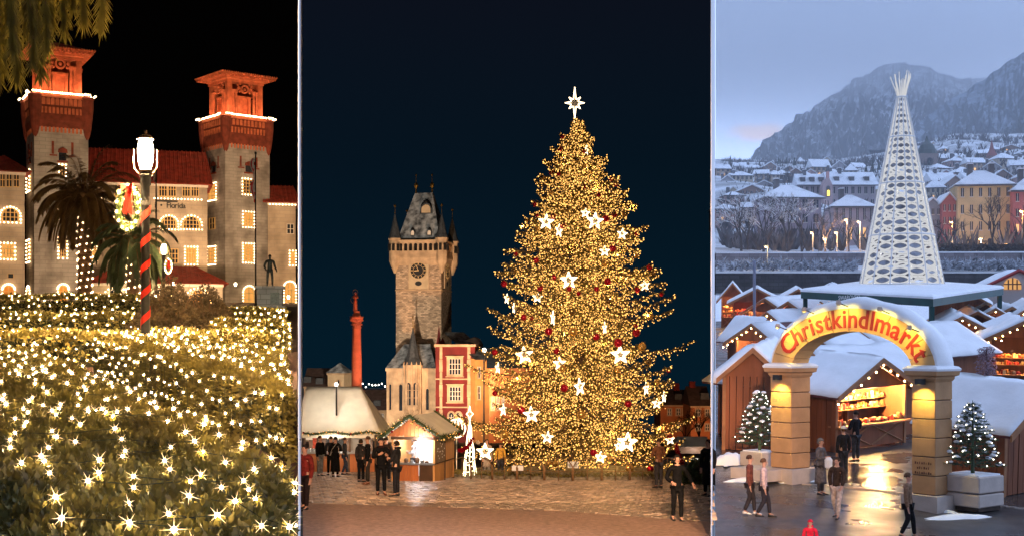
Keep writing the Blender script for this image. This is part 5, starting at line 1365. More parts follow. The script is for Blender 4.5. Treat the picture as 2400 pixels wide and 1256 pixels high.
# --- red house
frd = Frame(1021, 1075, 216, -6)
rd = frd.empty('red_house', 'narrow dark red house with stone framed windows beside the chapel', 'house')
X2 = frd.x; Z2 = lambda r_: frd.z(1070, r_)
MB().box(X2(1021), X2(1113), 0, 9, 0, Z2(812)).obj('wall', M['red_plaster'], rd)
MB().box(X2(1019), X2(1116), -0.5, 9.2, Z2(812), Z2(806)).obj('cornice', M['sandstone'], rd)
MB().box(X2(1021), X2(1113), -0.2, -0.002, Z2(889), Z2(886)).obj('string_course', M['sandstone'], rd)
MB().box(X2(1021), X2(1113), -0.2, -0.002, Z2(955), Z2(952)).obj('string_course', M['sandstone'], rd)
for (a, b) in ((1031, 1037), (1096, 1103)):
    m = MB(); z = 0
    for k in range(9):
        za, zb = Z2(1075)+(Z2(812)-Z2(1075))*k/9, Z2(1075)+(Z2(812)-Z2(1075))*(k+1)/9-0.06; e_ = 0.06*(k % 2); m.box(X2(a)-e_, X2(b)+e_, -0.26-e_, -0.001, za, zb)
    m.obj('pilaster', M['sandstone'], rd)
for (a, b, r0, r1, nx, nz) in ((1053, 1080, 840, 877, 4, 3), (1054, 1080, 906, 938, 4, 3)):
    win_c(rd, X2(a), X2(b), Z2(r1), Z2(r0), 0, 'rect', nx, nz, M['white_trim'], True, None, 0.42)
    MB().box(X2(a-8), X2(b+8), -0.4, -0.21, Z2(r0-5), Z2(r0-7)).obj('lintel', M['sandstone'], rd)
    MB().box(X2(a-8), X2(b+8), -0.45, -0.21, Z2(r1+6), Z2(r1+4)).obj('sill', M['sandstone'], rd)
for (a, b) in ((1052, 1064), (1068, 1081)): win_c(rd, X2(a), X2(b), Z2(988), Z2(966), 0, 'pointed', 2, 2, M['white_trim'], True, None, 0.3)
for (px_, r0, r1) in ((1012, 762, 812), (1021, 790, 812)):
    MB().lathe([(0.75, Z2(r1)), (0.5, Z2(r1)+0.8), (0.05, Z2(r0))], 4, (X2(px_)+0.4, 5, 0), ph=pi/4).obj('gable_pinnacle', M['red_plaster'], rd)
m = MB(); m.prism([(X2(1060), Z2(806)), (X2(1116), Z2(806)), (X2(1110), Z2(795)), (X2(1101), Z2(789))], 5, 9); m.obj('gable', M['white_trim'], rd)
# right flank: ochre house and orange wall behind the tree
foc = Frame(1114, 1075, 214, 32)
oc = foc.empty('ochre_house', 'ochre plastered house end with slate roof touching the red house', 'house')
X3 = foc.x; MB().box(0, X3(1150), 0, 10, 0, foc.z(1125, 840)).obj('wall', M['ochre'], oc)
m = MB(); zr = foc.z(1125, 840); m.add([(-0.4, -0.5, zr), (X3(1150)+0.5, -0.5, zr), (X3(1150)+0.5, 10, zr+4.5), (-0.4, 10, zr+4.5)], [(0, 1, 2, 3)]); m.add([(-0.4, -0.5, zr-0.15), (X3(1150)+0.5, -0.5, zr-0.15), (X3(1150)+0.5, 10, zr+4.3), (-0.4, 10, zr+4.3)], [(3, 2, 1, 0)]); m.obj('roof', M['slate_snow'], oc)
MB().tube([(X3(1133), -0.15, 0), (X3(1133), -0.15, zr)], 0.12, 6).obj('downpipe', M['black_metal'], oc)
for (a, r0, r1) in ((1120, 860, 885), (1120, 905, 935)): win_c(oc, X3(a), X3(a+5), foc.z(a, r1), foc.z(a, r0), 0, 'rect', 1, 2, M['white_trim'], True, None, 0.15)
fo2 = Frame(1146, 1075, 205, 0)
o2 = fo2.empty('orange_house', 'orange house with dark roof mostly hidden by the tree', 'house')
MB().box(0, fo2.x(1330), 0, 10, 0, fo2.z(1200, 862)).obj('wall', M['ochre2'], o2)
m = MB(); zr = fo2.z(1200, 862); xx = fo2.x(1330); m.add([(-0.4, -0.5, zr), (xx, -0.5, zr), (xx, 5, zr+3.2), (-0.4, 5, zr+3.2), (-0.4, 10, zr), (xx, 10, zr)], [(0, 1, 2, 3), (3, 2, 5, 4), (4, 5, 1, 0), (0, 3, 4), (1, 5, 2)]); m.obj('roof', M['slate'], o2)
for a in (1152, 1164, 1176): win_c(o2, fo2.x(a), fo2.x(a+6), fo2.z(a, 960), fo2.z(a, 930), 0, 'rect', 2, 2, M['white_trim'], True, None, 0.15)
# right side houses
def row_house(px0, px1, row_eave, row_ridge, d, th, wallm, label, wins, dorm=(), chim=(), cat='house'):
    f_ = Frame(px0, 1075, d, th); t = f_.empty('town_house', label, cat, 'houses around the square'); x1 = f_.x(px1); mid = (px0+px1)/2
    ze = f_.z(mid, row_eave); zr = f_.z(mid, row_ridge, 5)
    MB().box(0, x1, 0, 10, 0, ze).obj('wall', wallm, t)
    MB().box(-0.1, x1+0.1, -0.3, -0.002, ze-0.3, ze-0.02).obj('cornice', M['sandstone'], t)
    m = MB(); m.add([(-0.2, -0.5, ze), (x1+0.2, -0.5, ze), (x1+0.2, 5, zr), (-0.2, 5, zr), (-0.2, 10.5, ze), (x1+0.2, 10.5, ze)], [(0, 1, 2, 3), (3, 2, 5, 4), (4, 5, 1, 0), (0, 3, 4), (1, 5, 2)])
    rf = m.obj('roof', M['rt_brown'], t)
    for (a, b, r0, r1) in wins: win_c(t, f_.x(a), f_.x(b), f_.z(a, r1), f_.z(a, r0), 0, 'rect', 2, 2, M['white_trim'], True, None, 0.18)
    for (a, row) in dorm:
        fz = (f_.z(a, row)-ze)/(zr-ze); yy = -0.5+5.5*fz; xx = f_.x(a, yy); MB().box(xx-0.7, xx+0.7, yy-0.9, yy+1.0, f_.z(a, row)-0.5, f_.z(a, row)+0.6).obj('dormer', M['slate'], rf)
    for (a, r0) in chim:
        xx = f_.x(a, 5); MB().box(xx-0.5, xx+0.5, 4.5, 5.5, zr-1.5, f_.z(a, r0, 5)).obj('chimney', M['red_plaster'], rf)
    return t
M['rt_brown'] = mat('brown_roof_tile', (0.085, 0.055, 0.050), 0.75, 0.3, 1.5, bump=0.4, bscale=5)
row_house(1548, 1619, 948, 912, 225, 0, M['ochre2'], 'orange house with brown roof right of the tree', [(1585, 1594, 957, 972), (1600, 1608, 957, 972), (1565, 1573, 957, 972), (1585, 1594, 992, 1008), (1600, 1608, 992, 1008)], [(1590, 931)], [(1585, 897)])
row_house(1619, 1664, 950, 904, 215, 0, M['ochre2'], 'taller orange house with brown roof next to the edge of the square', [(1631, 1641, 958, 974), (1653, 1662, 958, 974), (1631, 1641, 993, 1008), (1653, 1662, 993, 1008)], [(1650, 929)], [(1622, 893)])
# left side far houses
row_house(712, 800, 905, 862, 240, 0, M['pale_plaster'], 'low old house with long snowy brown roof behind the white stall', [(715, 721, 910, 922)], [(722, 890), (750, 893)], [])
fpv = Frame(768, 1075, 236, -20); pv = fpv.empty('small_pavilion', 'pale square turret with pyramid roof beside the column', 'pavilion')
xx = fpv.x(806); zz = fpv.z(787, 878); MB().box(0, xx, 0, xx, 0, zz).obj('wall', M['pale_plaster'], pv); MB().box(-0.15, xx+0.15, -0.15, xx+0.15, zz, zz+0.35).obj('cornice', M['sandstone'], pv)
MB().loft([[(-0.3, -0.3, zz+0.35), (xx+0.3, -0.3, zz+0.35), (xx+0.3, xx+0.3, zz+0.35), (-0.3, xx+0.3, zz+0.35)], [(xx/2-.05, xx/2-.05, zz+2.2), (xx/2+.05, xx/2-.05, zz+2.2), (xx/2+.05, xx/2+.05, zz+2.2), (xx/2-.05, xx/2+.05, zz+2.2)]]).obj('roof', M['slate_snow'], pv)
win_c(pv, xx*0.6, xx*0.75, zz-2.0, zz-0.9, 0, 'arch', 1, 1)
row_house(845, 906, 960, 912, 250, 0, M['sandstone'], 'dim grey house with snowy dark roof between column and chapel', [(880, 887, 968, 980), (893, 900, 968, 980), (865, 872, 968, 980)], [(885, 945)], [])
# far bright street with lamps
fs = thing('street_lamps', 'cluster of far white street lamps above the roofs beside the column', 'lamps', P(880, 903, 300))
M['cool_lamp'] = emit('cool_lamp', (1.0, 0.93, 0.80), 9.0)
for k in range(9): MB().ball(((k-4)*0.75, 0, rnd.uniform(-.5, .5)), 0.16, 6, 4).obj('lamp', M['cool_lamp'], fs)
MB().tube([(-3.6, 0.2, -0.7), (3.4, 0.2, -0.7)], 0.08, 4).obj('rail', M['black_metal'], fs)
fl_ = thing('roof_lamp', 'bright white lamp above the white canvas roof by the column', 'lamp', P(788, 900, 61.3)); MB().ball((0, 0, 0), 0.09, 8, 6).obj('bulb', M['cool_lamp'], fl_); MB().tube([(0, 0.1, 0), (0, 0.1, -1.5)], 0.04, 5).obj('pole', M['black_metal'], fl_); point_light('lamp_light', (0, -0.5, 0.3), (1, .88, .70), 190, 0.15, fl_)
fl_ = thing('roof_lamp', 'bright blue white lamp on the ochre house eave', 'lamp', P(1135, 820, 205)); MB().ball((0, 0, 0), 0.35, 8, 6).obj('bulb', M['cool_lamp'], fl_); MB().tube([(0, 0.1, 0), (0.2, 1.5, -1.8)], 0.08, 5).obj('bracket', M['black_metal'], fl_)

# assumed floodlights, unseen, added to light the old town buildings
def flood_c(px, d, target, power, label, col=(1.0, 0.70, 0.42), ang=70):
    b = PG(px, d, gc); t = thing('added_flood_light', label, 'floodlight', b)
    MB().cbox((0, 0, 0.3), (0.6, 0.35, 0.45)).obj('housing', M['black_metal'], t); MB().cbox((0, 0, 0.05), (0.4, 0.6, 0.1)).obj('foot', M['black_metal'], t)
    spot_light('added_flood_lamp', (0, 0.3, 0.7), Vector(target)-b, col, power, ang, 0.7, 0.3, t)
flood_c(900, 165, P(980, 700, 232), 150000, 'assumed floodlight behind the stalls aimed at the clock tower', (1.0, 0.82, 0.62), 60)
flood_c(1120, 190, P(1048, 660, 240), 52000, 'assumed floodlight behind the stalls aimed at the right side of the clock tower', (1.0, 0.50, 0.22), 50)
flood_c(960, 190, P(965, 930, 222), 4500, 'assumed floodlight before the chapel', (1.0, 0.52, 0.20), 90)
flood_c(1070, 190, P(1068, 900, 216), 4500, 'assumed floodlight before the red house', (1.0, 0.58, 0.32), 80)
flood_c(1140, 185, P(1135, 930, 212), 8000, 'assumed floodlight before the ochre house', (1.0, 0.5, 0.2), 80)
flood_c(1620, 190, P(1610, 960, 220), 14000, 'assumed floodlight before the orange houses', (1.0, 0.5, 0.24), 90)
flood_c(760, 200, P(770, 900, 238), 9000, 'assumed floodlight behind the white stall', (1.0, 0.8, 0.6), 90)
spot_c = None
# ---------------------------------------------------------------- column with statue
M['column_stone'] = mat('red_lit_sandstone', (0.42, 0.21, 0.15), 0.8, 0.15, 2, bump=0.2, bscale=10)
cd = 104; cb_ = PG(836, cd, gc); col_t = thing('memorial_column', 'tall slim stone column with carved capital above the stall roof', 'column', cb_)
zc = lambda r_: P(836, r_, cd).z-cb_.z; k_ = cd/F
MB().lathe([(34*k_, 0), (34*k_, zc(960)), (20*k_, zc(925)), (20*k_, zc(915)), (15*k_, zc(911)), (12.2*k_, zc(905)), (11.8*k_, zc(850)), (9.8*k_, zc(770)), (11*k_, zc(768)), (11*k_, zc(766))], 20).obj('shaft', M['column_stone'], col_t, smooth=False)
cap_o = MB().lathe([(9.5*k_, zc(766)), (10*k_, zc(758)), (15*k_, zc(746)), (17*k_, zc(743)), (17*k_, zc(741))], 16).obj('capital', M['column_stone'], col_t)
m = MB()
for k in range(16):
    a = 2*pi*k/16
    for zz, rr in ((760, 11), (750, 14)):
        m.ball((rr*k_*cos(a+zz), rr*k_*sin(a+zz), zc(zz)), 2.6*k_, 6, 4)
m.obj('leaf_carving', M['column_stone'], cap_o, kind='stuff')
MB().lathe([(10*k_, zc(741)), (9*k_, zc(736)), (7*k_, zc(733)), (7.5*k_, zc(728))], 12).obj('plinth', M['column_stone'], col_t)
Hs = zc(684)-zc(729)
sta = person('robed statue with a ring halo standing on the tall column', cb_+Vector((-3*k_, 0, zc(729))), radians(20), Hs, M['column_stone'], M['column_stone'], name='statue', skin=M['column_stone'], hair=(0.4, 0.2, 0.15), coat=0.02,
       arms=[((-0.03, -0.05, -0.13), (0.05, -0.13, -0.10)), ((0.03, -0.05, -0.13), (-0.05, -0.13, -0.08))])
MB().tube([(0.14*Hs*cos(2*pi*k/20), 0.05*Hs, 0.99*Hs+0.14*Hs*sin(2*pi*k/20)) for k in range(21)], 0.012*Hs, 5).obj('halo', M['gold'], sta)
MB().tube([(0.36*Hs*cos(2*pi*k/20)+0.03, 0.08*Hs, 0.60*Hs+0.30*Hs*sin(2*pi*k/20)) for k in range(12, 34)] if 0 else [(-0.13*Hs-0.10*Hs*sin(pi*k/8), 0.08*Hs, 0.42*Hs+0.36*Hs*k/8) for k in range(9)], 0.012*Hs, 5).obj('ring', M['gold'], sta)
spot_light('assumed_column_light', (-4, -9, zc(905)), (0, 0, zc(740)), (1.0, 0.22, 0.10), 9000, 50, 0.5, 0.1, col_t)  # assumed red spots without fixtures, unseen, lighting the column
spot_light('assumed_column_light', (3.5, -7, zc(905)), (0, 0, zc(790)), (1.0, 0.26, 0.12), 5000, 60, 0.5, 0.1, col_t)

# assumed floodlight mast behind the viewer, unseen; added to light the paving and stalls
mast = thing('assumed_floodlight_mast', 'assumed tall floodlight mast behind the viewer, unseen, added to light the square', 'floodlight', (1.2, -7.0, gc(-7.0)))
mh = 8.5
MB().lathe([(0.22, 0), (0.22, 0.5), (0.12, 0.6), (0.07, mh)], 10).obj('pole', M['black_metal'], mast)
MB().tube([(-1.1, 0, mh-0.1), (1.1, 0, mh-0.1)], 0.05, 6).obj('crossbar', M['black_metal'], mast)
for k in (-1, 1):
    MB().cbox((k*0.9, 0, mh+0.15), (0.5, 0.35, 0.4)).obj('lamp_housing', M['black_metal'], mast)
    spot_light('assumed_mast_lamp', (k*0.9, 0.32, mh+0.15), (k*1.0-1.2, 47, -2.8), (1.0, 0.62, 0.35), 78000, 27, 0.75, 0.25, mast)
# ================================================================ stalls and people on the square
M['canvas'] = mat('white_canvas', (0.78, 0.74, 0.66), 0.8, 0.12, 1.2, bump=0.35, bscale=2.5)
M['wood_o'] = mat('orange_wood', (0.42, 0.135, 0.045), 0.55, 0.3, 2.0, stretch=(1, 1, 0.15), bump=0.15)
M['wood_l'] = mat('light_wood', (0.50, 0.25, 0.09), 0.6, 0.25, 2.0, stretch=(1, 1, 0.15), bump=0.15)
M['wood_d'] = mat('dark_wood', (0.07, 0.035, 0.018), 0.6, 0.3, 2.0)
M['steel'] = mat('kitchen_steel', (0.55, 0.56, 0.58), 0.28, 0.1, 3, metal=0.9)
M['tube_light'] = emit('stall_tube_light', (0.93, 0.96, 1.0), 14.0)
M['garland'] = mat('garland_green', (0.045, 0.065, 0.022), 0.7, 0.5, 6)
M['red_ball'] = M['bauble_red']
M['chalk'] = mat('chalkboard', (0.02, 0.02, 0.022), 0.7, 0.2, 5)
M['posterred'] = mat('menu_red', (0.42, 0.06, 0.03), 0.5, 0.6, 7)
M['menu_panel'] = emit('lit_menu', (1.0, 0.75, 0.5), 0.8, False)
def garland(name, label, pts, parent=None, r=0.13, n=60, bulb=True, seed=1, top=True, group=None):
    rr = random.Random(seed)
    pts = [Vector(p) for p in pts]; o = pts[0].copy()
    t = thing(name, label, 'garland', o, 0, group) if top else parent
    loc = [p-o for p in pts] if top else pts
    seg = []; 
    for a, b in zip(loc, loc[1:]):
        k = max(1, int((b-a).length/0.06))
        for q in range(k): seg.append(a.lerp(b, q/k))
    m = MB(); MB().tube(loc, r*0.35, 5).obj('rope', M['garland'], t)
    for p in seg:
        for _ in range(14):
            d_ = Vector((rr.uniform(-1, 1), rr.uniform(-1, 1), rr.uniform(-1, 1))).normalized(); w_ = d_.orthogonal().normalized()*0.014; L_ = r*rr.uniform(0.7, 1.4)
            m.add([p-w_, p+w_, p+d_*L_], [(0, 1, 2)])
    m.obj('needles', M['garland'], t, kind='stuff')
    if bulb:
        m = MB()
        for p in seg[::2]: m.octa(p+Vector((rr.uniform(-1, 1), rr.uniform(-1.2, -0.2), rr.uniform(-1, 1)))*r, 0.018)
        m.obj('bulbs', M['tree_bulb'], t, kind='stuff')
        for p in seg[::9]:
            MB().ball(p+Vector((rr.uniform(-.6, .6), -0.9, rr.uniform(-.6, .6)))*r, 0.045, 7, 5).obj('bauble', rr.choice((M['bauble_gold'], M['bauble_red'], M['bauble_gold'])), t)
    return t
def planks(parent, x0, x1, z0, z1, y, n, mt, name='plank', th=0.03, vertical=True, T=None):
    w = (x1-x0)/n if vertical else (z1-z0)/n
    for k in range(n):
        e = rnd.uniform(0, 0.006)
        m = MB().box(x0+w*k+0.006, x0+w*(k+1)-0.006, y-th-e, y-e*0.3, z0, z1) if vertical else MB().box(x0, x1, y-th-e, y-e*0.3, z0+w*k+0.006, z0+w*(k+1)-0.006)
        if T: m.v = [tuple(T(p)) for p in m.v]
        m.obj(name, mt, parent)
# --- long white-roofed food stall at the edge
fs_ = Frame(711, 1106, 61, -3)
st = fs_.empty('food_stall', 'long food stall under a broad white canvas roof', 'stall')
X4 = fs_.x; Z4 = lambda r_, y=0: fs_.z(790, r_, y)
xe = X4(880)
MB().box(-0.2, xe-0.5, 2.2, 2.3, 0, Z4(1012, 0)).obj('back_wall', M['wood_d'], st)
for (a, b) in ((711, 775), (782, 815), (820, 878)):
    planks(st, X4(a), X4(b), 0.02, Z4(1062), 0.0, max(3, int((b-a)/8)), M['wood_o'])
    MB().box(X4(a)-0.05, X4(b)+0.05, -0.18, 0.35, Z4(1062), Z4(1058)).obj('counter', M['steel'], st)
for (px_, s_) in ((711.5, 1), (742, 1), (778, 1), (817, 1), (878, 1)):
    MB().box(X4(px_), X4(px_)+0.09, -0.02, 0.07, 0, Z4(1013)).obj('post', M['wood_d'], st)
ze = Z4(1016); zr = Z4(905, 2.6)
m = MB(); nx, ny = 14, 8; 
for j in range(ny+1):
    for i in range(nx+1):
        fx, fy = i/nx, j/ny; xl, xr = -0.4, X4(896)
        xrr = xr - (xr-X4(845, 2.6))*fy
        x = xl+(xrr-xl)*fx; y = -0.45+3.05*fy; z = ze+(zr-ze)*(fy**0.92) - 0.06*sin(pi*fy)*(0.6+0.4*sin(i*2.2)) - 0.03*sin(i*1.7)*(1-fy)
        m.v.append((x, y, z))
m.f = [(j*(nx+1)+i, j*(nx+1)+i+1, (j+1)*(nx+1)+i+1, (j+1)*(nx+1)+i) for j in range(ny) for i in range(nx)]
o = m.obj('canvas_roof', M['canvas'], st, smooth=True); md = o.modifiers.new('t', 'SOLIDIFY'); md.thickness = 0.03
m = MB(); xr = X4(896); xq = X4(845, 2.6); m.add([(xr, -0.45, ze), (xr-0.4, 5.2, ze), (xq, 2.6, zr)], [(0, 1, 2)]); m.add([(-0.4, 2.6, zr), (xq, 2.6, zr), (xr-0.4, 5.2, ze), (-0.4, 5.2, ze)], [(3, 2, 1, 0)]); m.obj('canvas_back', M['canvas'], st)
MB().box(-0.4, xe, -0.47, -0.44, ze-0.16, ze).obj('valance', M['canvas'], st)
for (a, b, r0, r1, mt, nm) in ((715, 732, 1018, 1030, 'menu_panel', 'price_board'), (733, 741, 1018, 1052, 'posterred', 'menu_poster'), (764, 805, 1022, 1045, 'chalk', 'chalkboard'), (822, 868, 1020, 1056, 'steel', 'shutter')):
    y_ = 0.6 if nm != 'shutter' else 0.12
    MB().box(X4(a, y_), X4(b, y_), y_, y_+0.05, Z4(r1, y_), Z4(r0, y_)).obj(nm, M[mt], st)
for k in range(9): MB().box(X4(822), X4(868), 0.09, 0.115, Z4(1056)+0.08*k, Z4(1056)+0.08*k+0.02).obj('shutter_slat', M['steel'], st)
for k in range(11):
    x_ = X4(768+3.1*k, 0.6); MB().cbox((x_, 0.588, Z4(1027, .6)+0.02*sin(k*2.1)), (0.035, 0.006, 0.05+0.03*(k % 3))).obj('chalk_mark', M['canvas'], st)
for k in range(4):
    m = MB(); m.ball((X4(720+7*k), 0.12, Z4(1056)), 0.11, 8, 5); m.obj('serving_pot', M['steel'], st)
for x in (0.4, 1.7, 2.9):
    MB().box(x-0.45, x+0.45, 0.9, 0.98, Z4(1018)-0.05, Z4(1018)).obj('light_tube', M['tube_light'], st)
    point_light('stall_light', (x, 0.7, Z4(1022)), (1.0, 0.90, 0.78), 150, 0.15, st)
point_light('stall_light', (1.5, -0.9, Z4(1035)), (1.0, 0.82, 0.6), 70, 0.10, st)
garland('garland', 'frosted fir garland with lights along the white stall eave', [P(712+ (892-712)*k/10, 1014+3*sin(k*1.3), 60.2) for k in range(11)], r=0.12, seed=4, group='fir garlands on the stalls')
MB().tube([P(709.8, 905, 58.8), P(735, 903, 58.8), P(762, 908, 58.8), P(790, 907, 58.8)], 0.02, 5)
# --- the wooden hut
fh = Frame(918, 1130, 49.2, -14)
hut = fh.empty('wooden_hut', 'small wooden market hut with fir trimmed gable and lit counter', 'stall')
X5 = fh.x; Z5 = lambda r_, y=0: fh.z(970, r_, y)
hx = X5(1019); hd_ = 2.6; he = Z5(1022)
# corner posts and walls
for (x, y) in ((0.0, 0.0), (hx-0.08, 0.0), (0.0, hd_-0.08), (hx-0.08, hd_-0.08)):
    MB().box(x, x+0.08, y, y+0.08, 0.0, he).obj('corner_post', M['wood_l'], hut)
zc_ = Z5(1084)
planks(hut, 0.08, hx*0.62, 0.03, zc_-0.06, 0.06, 9, M['wood_o'])
MB().box(hx*0.64, hx-0.09, 0.01, 0.06, 0.03, zc_-0.06).obj('front_panel', M['wood_d'], hut)
MB().box(0.0, hx, -0.14, 0.30, zc_-0.06, zc_).obj('counter', M['steel'], hut)
MB().box(0.02, hx, 0.0, 0.04, 0.0, 0.03).obj('sill_beam', M['wood_d'], hut)
side5 = lambda p: (hx - p[1], p[0], p[2])
planks(hut, 0.09, hd_-0.09, 0.03, zc_-0.04, 0.06, 8, M['wood_l'], T=side5)
m = MB().box(0.09, hd_*0.50, 0.0, 0.04, zc_, he); m.v = [side5(p) for p in m.v]; m.obj('side_panel', mat('grey_brown_panel', (0.20, 0.14, 0.09), 0.7, 0.2, 4), hut)
m = MB().box(hd_*0.53, hd_-0.09, 0.0, 0.04, zc_, he); m.v = [side5(p) for p in m.v]; m.obj('side_panel', M['wood_l'], hut)
m = MB().box(hd_*0.505, hd_*0.525, -0.02, 0.05, 0, he); m.v = [side5(p) for p in m.v]; m.obj('side_batten', M['wood_d'], hut)
m = MB().box(0.0, hd_, -0.03, 0.05, zc_-0.04, zc_); m.v = [side5(p) for p in m.v]; m.obj('side_rail', M['wood_d'], hut)
for k in range(22):
    q = MB(); a, z = rnd.uniform(0.2, hd_*0.48), rnd.uniform(zc_+0.1, he-0.05); q.prism([(a+0.03*cos(i*pi/3), z+0.03*sin(i*pi/3)) for i in range(6)], -0.012, -0.004); q.v = [side5(p) for p in q.v]; q.obj('painted_dot', M['white_paint'], hut)
MB().box(0.05, hx-0.05, hd_-0.06, hd_-0.02, 0, he).obj('back_wall', M['white_paint'], hut)
MB().box(0.0, 0.04, 0.1, hd_-0.1, 0, he).obj('left_wall', M['wood_l'], hut)
# gable roof, ridge running back
hm = hx*0.48; zr = Z5(977); oh = 0.28
gf = [(-oh, he-0.02), (hx+oh, he-0.02), (hm, zr)]
for k in range(15):
    xa, xb = -oh+(hx+2*oh)*k/15, -oh+(hx+2*oh)*(k+1)/15
    top = lambda x: he + (zr-he)*(1-abs(x-hm)/((hm+oh) if x < hm else (hx+oh-hm)))
    MB().prism([(xa+.005, he), (xb-.005, he), (xb-.005, max(he+.01, top(xb)-0.02)), (xa+.005, max(he+.01, top(xa)-0.02))], -0.06+rnd.uniform(0, .006), -0.02).obj('gable_plank', M['wood_o'], hut)
for s, xo in ((-1, -oh), (1, hx+oh)):
    m = MB(); v = [(xo, -0.3, he-0.06), (hm, -0.3, zr), (hm, hd_+0.3, zr), (xo, hd_+0.3, he-0.06)]
    m.add(v+[(a, b, c+0.05) for a, b, c in v], [(0,1,2,3), (7,6,5,4), (0,4,5,1), (1,5,6,2), (2,6,7,3), (3,7,4,0)]); m.obj('roof_slope', M['canvas'], hut)
MB().box(0, hx, -0.10, -0.02, he-0.12, he-0.01).obj('header_beam', M['wood_d'], hut)
for x in (0.35, 0.95, 1.4): MB().box(x-0.2, x+0.2, 0.7, 0.78, he-0.14, he-0.08).obj('light_tube', M['tube_light'], hut)
point_light('stall_light', (hx*0.4, 1.0, he-0.25), (0.92, 0.96, 1.0), 130, 0.15, hut)
point_light('stall_light', (hx*0.7, -0.35, he-0.15), (0.95, 0.96, 1.0), 110, 0.08, hut)
# things on the counter and back shelf
for k, (x, h_) in enumerate(((0.55, 0.16), (0.78, 0.10), (1.0, 0.2), (1.2, 0.12), (1.38, 0.08))):
    tag(MB().lathe([(0.07, 0), (0.08, h_*0.7), (0.05, h_), (0.02, h_+0.01)], 9).obj('serving_tin', M['steel'] if k % 2 else M['wood_d'], None, loc=fh.o+Vector((x*cos(fh.th)-0.1*-sin(fh.th)*-1, x*sin(fh.th)+0.08*cos(fh.th), zc_))), ['squat steel tin', 'low dark tin', 'tall steel tin', 'small dark tub', 'flat dark tub'][k]+' on the hut counter', 'tin', 'tins on the hut counter')
MB().box(hx*0.62, hx*0.95, hd_-0.10, hd_-0.07, he-0.62, he-0.22).obj('menu_board', M['chalk'], hut)
for k in range(6): MB().box(hx*0.65, hx*(0.74+0.15*rnd.random()), hd_-0.115, hd_-0.102, he-0.28-0.055*k, he-0.265-0.055*k).obj('menu_line', M['white_paint'], hut)
def hp(x, y, z): return fh.o + Vector((x*cos(fh.th)-y*sin(fh.th), x*sin(fh.th)+y*cos(fh.th), z))
garland('garland', 'thick fir garland with baubles along the hut gable', [hp(-oh-0.1, -0.34, he-0.05), hp(hm*0.5-oh*0.4, -0.36, (he+zr)/2+0.06), hp(hm, -0.36, zr+0.07), hp((hx+oh+hm)/2, -0.36, (he+zr)/2+0.06), hp(hx+oh+0.08, -0.34, he-0.02)], r=0.19, seed=8, group='fir garlands on the stalls')
garland('garland', 'fir garland along the side eave of the wooden hut', [hp(hx+oh, -0.2, he), hp(hx+oh+0.03, 1.2, he-0.05), hp(hx+oh, hd_+0.2, he)], r=0.17, seed=9, group='fir garlands on the stalls')
garland('garland', 'fir garland along the back gable of the wooden hut', [hp(hm, hd_+0.3, zr+0.05), hp((hx+oh+hm)/2, hd_+0.3, (he+zr)/2+0.05), hp(hx+oh, hd_+0.3, he)], r=0.16, seed=10, group='fir garlands on the stalls')

# --- glowing light sculpture: wire cone tree with star, and a round one behind
ls = thing('light_sculpture', 'glowing wire cone with an open star on top beside the hut', 'light sculpture', PG(1101, 53, gc))
M['fairy'] = emit('fairy_wire', (1.0, 0.80, 0.48), 5.0)
k_ = 53/F; hz_ = (HY-985)*k_ - gc(53)
for k in range(8):
    a = 2*pi*k/8; MB().tube([(16*k_*(1-q/8)**0.8*cos(a)+0.02*sin(q*2), 16*k_*(1-q/8)**0.8*sin(a), hz_*q/8) for q in range(9)], 0.013, 4).obj('rib', M['fairy'], ls)
m = MB(); m.tube([(17*k_*(1-q/90)**0.8*cos(q*0.42), 17*k_*(1-q/90)**0.8*sin(q*0.42), hz_*q/90) for q in range(90)], 0.013, 4); m.obj('spiral', M['fairy'], ls)
o_ = star_outline(11*k_, 4.5*k_, 4); o_ = [(x*0.75, z*1.7) for x, z in o_]; o_.append(o_[0])
m = MB()
for i in range(8): m.tube([(o_[i][0], 0, hz_+0.28+o_[i][1]), (o_[i+1][0], 0, hz_+0.28+o_[i+1][1])], 0.016, 4)
m.obj('star', M['fairy'], ls); MB().tube([(0, 0, 0), (0, 0, hz_)], 0.02, 5).obj('pole', M['star_wire'], ls)
ls2 = thing('light_sculpture', 'round glowing wire ball behind the hut roof', 'light sculpture', PG(1070, 57, gc)); k_ = 57/F
zc2 = (HY-1003)*k_-gc(57)
for k in range(7):
    a = pi*k/7; MB().tube([(22*k_*cos(2*pi*q/20)*cos(a), 22*k_*cos(2*pi*q/20)*sin(a), zc2+22*k_*sin(2*pi*q/20)) for q in range(21)], 0.010, 4).obj('hoop', M['fairy'], ls2)
MB().tube([(0, 0, 0), (0, 0, zc2-22*k_)], 0.03, 5).obj('pole', M['star_wire'], ls2)
